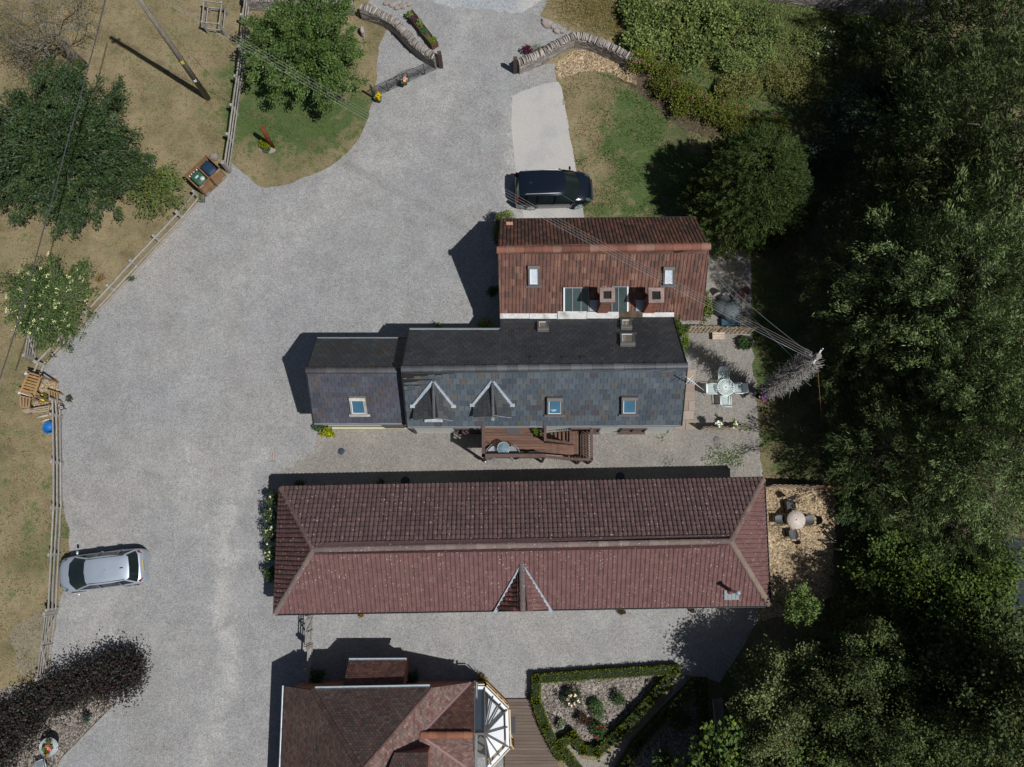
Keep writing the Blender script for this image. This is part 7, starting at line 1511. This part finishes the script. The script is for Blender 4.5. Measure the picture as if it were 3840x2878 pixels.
for k in range(6): x = lerp(xs, xf, (k + .5) / 6); st.box((x, (ya + yb) / 2, 1.12 - .18 * k), .19, abs(ya - yb), .035, tint=(1, 1, 1))
st.build("lower_steps", M['deckwood'], bl_)
mb = MB(); p = P(1923, 1606, zd); mb.box((p.x, p.y - .1, zd + .012), .62, .38, .02, tint=(2.0, 1.8, 1.7)); mb.build("doormat", M['gutter'], bl_)
mb = MB(); p = P(1827, 1740, 1.0); mb.box((x0 + .06, y0 - .09, 1.0), .07, .05, .5); tag(mb.build("post_sleeve", M['whitepaint'], bl_), "white strip on the corner post")
# ================================================================ garden furniture
def lattice(mb, a, b, c, d, n, r=.016):
    """diagonal lattice in the quad a b c d"""
    a, b, c, d = map(Vector, (a, b, c, d)); pt = lambda u, v: a.lerp(b, u).lerp(d.lerp(c, u), v)
    for k in range(-n + 1, n):
        u0, v0 = max(0, k / n), max(0, -k / n); ln = 1 - abs(k) / n
        mb.beam(pt(u0, v0), pt(u0 + ln, v0 + ln), r * 2, r); mb.beam(pt(1 - u0, v0), pt(1 - u0 - ln, v0 + ln), r * 2, r)
    for p, q in ((a, b), (b, c), (c, d), (d, a)): mb.tube([p, q], r * 1.25, 5)
def mint_chair(loc, rz, label, grp, mat='mint', proto=[None]):
    t = thing("garden_chair", label, "chair", loc, rz, grp); s = .23
    mb = MB(); lattice(mb, (-s, -s, .44), (s, -s, .44), (s, s, .44), (-s, s, .44), 5); mb.build("seat", M[mat], t, local=True)
    mb = MB(); lattice(mb, (-s, s, .46), (s, s, .46), (s * .95, s + .14, .86), (-s * .95, s + .14, .86), 5); mb.build("backrest", M[mat], t, local=True)
    for x in (-s, s): 
        mb = MB(); mb.tube([(x, s + .04, .66), (x * 1.12, .05, .68), (x * 1.12, -s * .9, .64), (x * 1.05, -s, .45)], .016, 6); mb.build("armrest", M[mat], t, local=True)
        for y in (-s, s): mb = MB(); mb.tube([(x, y, .44), (x * 1.05, y * 1.05, .22), (x * 1.12, y * 1.22, 0)], [.018, .014, .018], 6); mb.build("leg", M[mat], t, local=True)
    return t
def ring_table(loc, r, h, label, mat, name="garden_table", style="lattice", grp=None):
    t = thing(name, label, "table", loc); mb = MB()
    if style == "lattice":
        for q in (1.0, .86, .7, .54, .38, .22): mb.tube([(math.cos(u) * r * q, math.sin(u) * r * q, h) for u in [2 * math.pi * j / 28 for j in range(29)]], .013 if q < 1 else .022, 5)
        for j in range(24): u = 2 * math.pi * j / 24; mb.beam((math.cos(u) * r * .1, math.sin(u) * r * .1, h), (math.cos(u + .35) * r, math.sin(u + .35) * r, h), .018, .012)
    elif style == "glass":
        mb.tube([(math.cos(u) * r, math.sin(u) * r, h) for u in [2 * math.pi * j / 28 for j in range(29)]], .016, 5)
        for a in (0, math.pi / 2): mb.beam((math.cos(a) * r, math.sin(a) * r, h - .02), (-math.cos(a) * r, -math.sin(a) * r, h - .02), .025, .015)
    else: mb.lathe((0, 0, h - .03), [(r, 0), (r, .03), (.03, .032)], 36, (1, 1, 1), True)
    top = mb.build("tabletop", M[mat] if isinstance(mat, str) else mat, t, local=True)
    if style == "glass": g = MB(); g.lathe((0, 0, h), [(r * .98, -.004), (r * .98, .004), (.001, .004)], 28, (1, 1, 1), True); g.build("glass", clearglass("table_glass", (.25, .38, .42), .45), top, local=True)
    if style == "solid": g = MB(); g.lathe((0, 0, h + .003), [(.03, 0), (.03, .01), (.001, .01)], 10, (.1, .1, .1)); g.build("parasol_hole", M['iron'], top, local=True)
    for k in range(3): a = k * 2.094; mb = MB(); mb.tube([(math.cos(a) * r * .2, math.sin(a) * r * .2, h - .03), (math.cos(a) * r * .25, math.sin(a) * r * .25, .3), (math.cos(a) * r * .7, math.sin(a) * r * .7, 0)], .018, 6); mb.build("leg", M['iron'] if style != "lattice" else M[mat], t, local=True)
    return t
tc = P(2722, 1453, .72); tc.z = .008; ring_table(tc, .41, .72, "round pale mint openwork table on the gravel by the slate gable", 'mint')
G1 = "pale mint chairs round the openwork table"
mint_chair(tc + Vector((-.05, .63, 0)), .0, "pale mint chair above the openwork table, shaded back", G1); mint_chair(tc + Vector((.0, -.62, 0)), math.pi, "pale mint chair below the openwork table", G1); mint_chair(tc + Vector((.68, -.04, 0)), -math.pi / 2, "pale mint chair right of the openwork table", G1); mint_chair(tc + Vector((-.62, -.06, 0)), math.pi / 2, "pale mint chair left of the openwork table", G1)
def dark_chair(loc, rz, label, grp, z0=0, mat='iron', tint=(1, 1, 1)):
    t = thing("metal_chair", label, "chair", loc, rz, grp); s = .22
    def pad(pts): mb = MB(); mb.grid(pts, tint, True); return mb
    rows = [[Vector((x * s * (1.0 - .25 * (abs(y) > .9)), y * s, .44 - .03 * (1 - x * x))) for x in (-1, -.5, 0, .5, 1)] for y in (-1, -.5, 0, .5, 1)]; sm = MB(); sm.grid(rows, tint, True); sm.grid([[p - Vector((0, 0, .02)) for p in r_] for r_ in rows], tint, True); sm.build("seat", M[mat], t, local=True)
    rows = [[Vector((x * s * (1 - .3 * f * f), s + .04 + .16 * f + .05 * (1 - x * x), .5 + .4 * f)) for x in (-1, -.5, 0, .5, 1)] for f in (0, .35, .7, 1)]; bm_ = MB(); bm_.grid(rows, tint, True); bm_.build("backrest", M[mat], t, local=True)
    for x in (-1, 1): mb = MB(); mb.tube([(x * .25, -.28, 0), (x * .27, -.2, .62), (x * .27, .1, .66), (x * .22, .28, .62)], .014, 6, (1.5, 1.5, 1.5)); mb.build("armrest", M[mat], t, local=True); mb = MB(); mb.tube([(x * .25, -.28, .01), (x * .26, .3, .01), (x * .22, .24, .45)], .014, 6); mb.build("leg", M[mat], t, local=True)
    return t
tc = P(2986, 1950, .74); tc.z = .012; cream = paint("cream_mosaic", [(.58, .52, .46), (.48, .41, .36), (.62, .57, .52)], .5, 7, 60, .1, .1)
ring_table(tc, .44, .74, "round cream mosaic-topped table on the wood chip patio", cream, style="solid"); G2 = "dark chairs round the cream table"
dark_chair(tc + Vector((-.12, .68, 0)), .15, "dark chair above the cream table", G2); dark_chair(tc + Vector((-.08, -.70, 0)), math.pi + .1, "dark chair below the cream table", G2); dark_chair(tc + Vector((.74, -.02, 0)), -math.pi / 2, "dark chair right of the cream table", G2); dark_chair(tc + Vector((-.70, 0, 0)), math.pi / 2, "dark chair left of the cream table, under its shadow side", G2)
tb = P(1888, 1682, zd + .7); tb.z = zd; ring_table(tb, .28, .7, "small round glass-topped table on the balcony", 'galv', style="glass"); G3 = "metal chairs on the balcony"
dark_chair(tb + Vector((-.48, -.14, 0)), 2.4, "left grey metal chair on the balcony", G3, mat='greygutter'); dark_chair(tb + Vector((.40, -.12, 0)), 3.9, "right grey metal chair on the balcony, half under the glass table", G3, mat='greygutter')
tf = P(183, 2803, .7); tf.z = .012; ft = ring_table(tf, .42, .7, "round pale grey openwork table laid with flower pots in the bottom left corner", 'galv')
disc_m = MB(); disc_m.lathe((0, 0, .69), [(.41, -.006), (.41, .004), (.001, .004)], 28, (.45, .5, .5)); disc_m.build("table_base", M['plastic'], ft, local=True)
for dx, dy, cl_, fl, lb in ((-.14, .05, [(.10, .14, .04)], None, "bushy green pot plant on the flower-laden table"), (.12, -.04, GB, ([(.75, .2, .25), (.8, .3, .35)], 12, .06), "pink-flowered pot on the flower-laden table"), (-.02, -.2, OLV, ([(.7, .25, .1)], 3, .05), "low orange-tinged pot plant at the near edge of the flower-laden table"), (.02, .2, OLV, None, "sparse pot plant at the far edge of the flower-laden table")):
    px_, py_ = ground_uv(tf.x + dx, tf.y + dy); o = pot(lb, px_, py_, .09, .12, (.2, .2, .2), plants=cl_, flowers=fl, pl_h=.12, pr=.13); o.location = (tf.x + dx, tf.y + dy, .72)
mint_chair(P(158, 2868, .3).xy.to_3d() + Vector((0, 0, .012)), .35 + math.pi, "pale grey lattice chair cut by the bottom edge beside the flower-laden table", None, mat='galv')
# garden bench under the apple trees
bc = P(2692, 2672, .3); t = thing("garden_bench", "old grey wooden bench in tree shade right of the hedges", "bench", Vector((bc.x, bc.y, 0)), .05); mb = MB()
for k in range(5): mb.box((-.16 + .09 * k, 0, .44), .075, 1.25, .03)
mb.build("seat", M['palewood'], t, local=True); mb = MB()
for k in range(3): mb.box((-.25 - .02 * k, 0, .58 + .13 * k), .025, 1.25, .09)
mb.build("backrest", M['palewood'], t, local=True)
for y in (-.58, .58): 
    mb = MB(); mb.box((-.22, y, .22), .06, .06, .44); mb.build("leg", M['palewood'], t, local=True); mb = MB(); mb.box((.2, y, .3), .06, .06, .6); mb.build("leg", M['palewood'], t, local=True); mb = MB(); mb.box((-.02, y, .62), .5, .06, .04); mb.build("armrest", M['palewood'], t, local=True)
# wattle hurdles
def hurdle(label, a, b, h, posts=5, name="wattle_hurdle"):
    A_, B_ = P(*a, 0), P(*b, 0); t = thing(name, label, "woven fence", A_); n = (B_ - A_).normalized(); s = Vector((-n.y, n.x, 0)); L = (B_ - A_).length
    for k in range(posts): p = A_.lerp(B_, k / (posts - 1)); mb = MB(); mb.tube([p, p + Vector((0, 0, h + .08))], .025, 6); mb.build("stake", M['bark'], t)
    mb = MB(); r_ = random.Random(int(a[0]))
    for k in range(int(h / .028)):
        z = .03 + k * .028; ph = (k % 2) * math.pi; m = 22; c = r_.uniform(.55, 1.5); mb.tube([A_ + n * (L * j / m) + s * (math.sin(j / m * math.pi * (posts - 1) * 2 + ph) * .04 + r_.uniform(-.012, .012)) + Vector((0, 0, z + r_.uniform(-.008, .008))) for j in range(m + 1)], .017, 4, (c, c * .97, c * .93))
    mb.build("weave", M['wicker'], t)
hurdle("left panel of the upper wattle hurdle, by the creeper at the valley end", (2570, 1246), (2682, 1248), 1.3); hurdle("right panel of the upper wattle hurdle, above the round black planter", (2686, 1249), (2815, 1250), 1.25); hurdle("lower wattle hurdle below the mint table, white flowers on top", (2622, 1612), (2788, 1609), 1.05)
hurdle("woven fence along the top of the wood chip patio", (2868, 1826), (3062, 1829), 1.35, 6, "woven_fence")
t = thing("picket_gate", "brown close-boarded gate at the right end of the woven fence", "gate", P(3080, 1832)); A_, B_ = P(3068, 1832), P(3128, 1836)
for p in (A_, B_): mb = MB(); mb.beam(p, p + Vector((0, 0, 1.6)), .09, .09); mb.build("post", M['wood'], t)
mb = MB()
for k in range(7): p = A_.lerp(B_, (k + .5) / 7); c = rng(.8, 1.3); mb.beam(p + Vector((0, 0, .08)), p + Vector((0, 0, 1.3 + .2 * (k / 7))), .09, .02, (c, c, c))
mb.build("boards", M['wood'], t)
# wire fence posts along the wood
for k, (y, lb) in enumerate([(1000, "timber post of the wire fence level with the red cottage ridge"), (1240, "timber post of the wire fence level with the upper hurdle"), (1480, "timber post of the wire fence level with the ivy-clad pole"), (1700, "timber post of the wire fence above the woven fence"), (2060, "timber post of the wire fence beside the forked logs")]):
    p = P(3108 + k * 4, y, 0); mb = MB(); mb.tube([p, p + Vector((0, 0, 1.1))], .045, 7); tag(mb.build("fence_post", M['bark']), lb, "post", "posts of the wire fence")
mb = MB()
for a, b, r_ in (((3092, 1998), (3135, 2030), .06), ((3135, 2030), (3125, 1985), .05), ((3075, 2028), (3140, 2036), .05)): mb.tube([P(*a, .12), P(*b, .3)], [r_, r_ * .7], 8)
tag(mb.build("forked_log", M['bark']), "forked dead log lying at the right edge of the wood chip patio", "log")
# crate / slatted box, covered things in the shade
mb = MB(); c = P(2693, 1262, .15)
for k in range(3): mb.box(c + Vector((0, -.13 + .13 * k, .1)), .62, .115, .05, tint=(1.5, 1.3, 1.1))
mb.box(c - Vector((0, 0, .03)), .5, .3, .2, tint=(1, .9, .8)); tag(mb.build("slatted_crate", M['palewood']), "pale slatted wooden crate standing before the upper wattle hurdle", "crate")
def cover(label, px, py, r, h, c_): mb = MB(); mb.lathe(P(px, py, 0), [(r, 0), (r * 1.02, h * .7), (r * .9, h * .92), (r * .5, h), (.001, h * 1.02)], 24, c_, False); tag(mb.build("covered_table", M['plastic']), label, "covered furniture")
cover("large round grey covered table in the shade right of the red cottage", 2735, 1178, .5, .75, (.08, .10, .105)); cover("darker round covered table just left of the grey one", 2700, 1162, .4, .65, (.045, .055, .06)); cover("small round grey covered stool above the large covered table", 2752, 1140, .24, .6, (.07, .08, .08))  # covers painted darker, the shade on them put into the colour
dark_chair(P(2715, 1130), .5, "black garden chair in the shade above the covered tables", None); dark_chair(P(2768, 1120), -.8, "dark red garden chair in the shade above the covered tables", None, tint=(2.6, .8, .8))
mb = MB(); c = P(2733, 1213, .15); mb.box(c, .75, .3, .3, tint=(.02, .08, .14)); mb.box(c + Vector((0, 0, .17)), .8, .35, .04, tint=(.02, .06, .10)); tag(mb.build("blue_box", M['plastic']), "long blue plastic box between the covered tables and the hurdle", "box")
# obelisk in the rose bed
t = thing("wire_obelisk", "pointed wire plant support with a pink rose in the left of the hedged bed", "plant support", P(2100, 2715, 0)); mb = MB(); ap_ = Vector((.05, .1, 1.5))
for k in range(4): a = k * math.pi / 2 + .5; mb.tube([(math.cos(a) * .3, math.sin(a) * .3, 0), tuple(ap_)], .012, 5, (1, 1, 1))
for z in (.4, .8): f = 1 - z / 1.5; mb.tube([(math.cos(a) * .3 * f + ap_.x * z / 1.5, math.sin(a) * .3 * f + ap_.y * z / 1.5, z) for a in [k * math.pi / 2 + .5 for k in range(5)]], .009, 5)
mb.build("wire_frame", M['galv'], t, local=True); rs = np.random.RandomState(3); pp, aa, ct = bush_leaves(rs, 0, 0, .2, .2, .7, 420, 4, 0, .05); leafmesh("plant", pp, aa, .08, .045, tintmix(rs, len(pp), GB, .2), M['leaf'], t, rs)
# stick plant in the bottom left bed
bush("garden_plant", "small red-leaved plant in the bark bed between hedge and drive", "plant", 325, 2690, .2, .2, .5, 260, [(.06, .015, .02), (.03, .10, .08)], L=.09, W=.05, clump=.06)
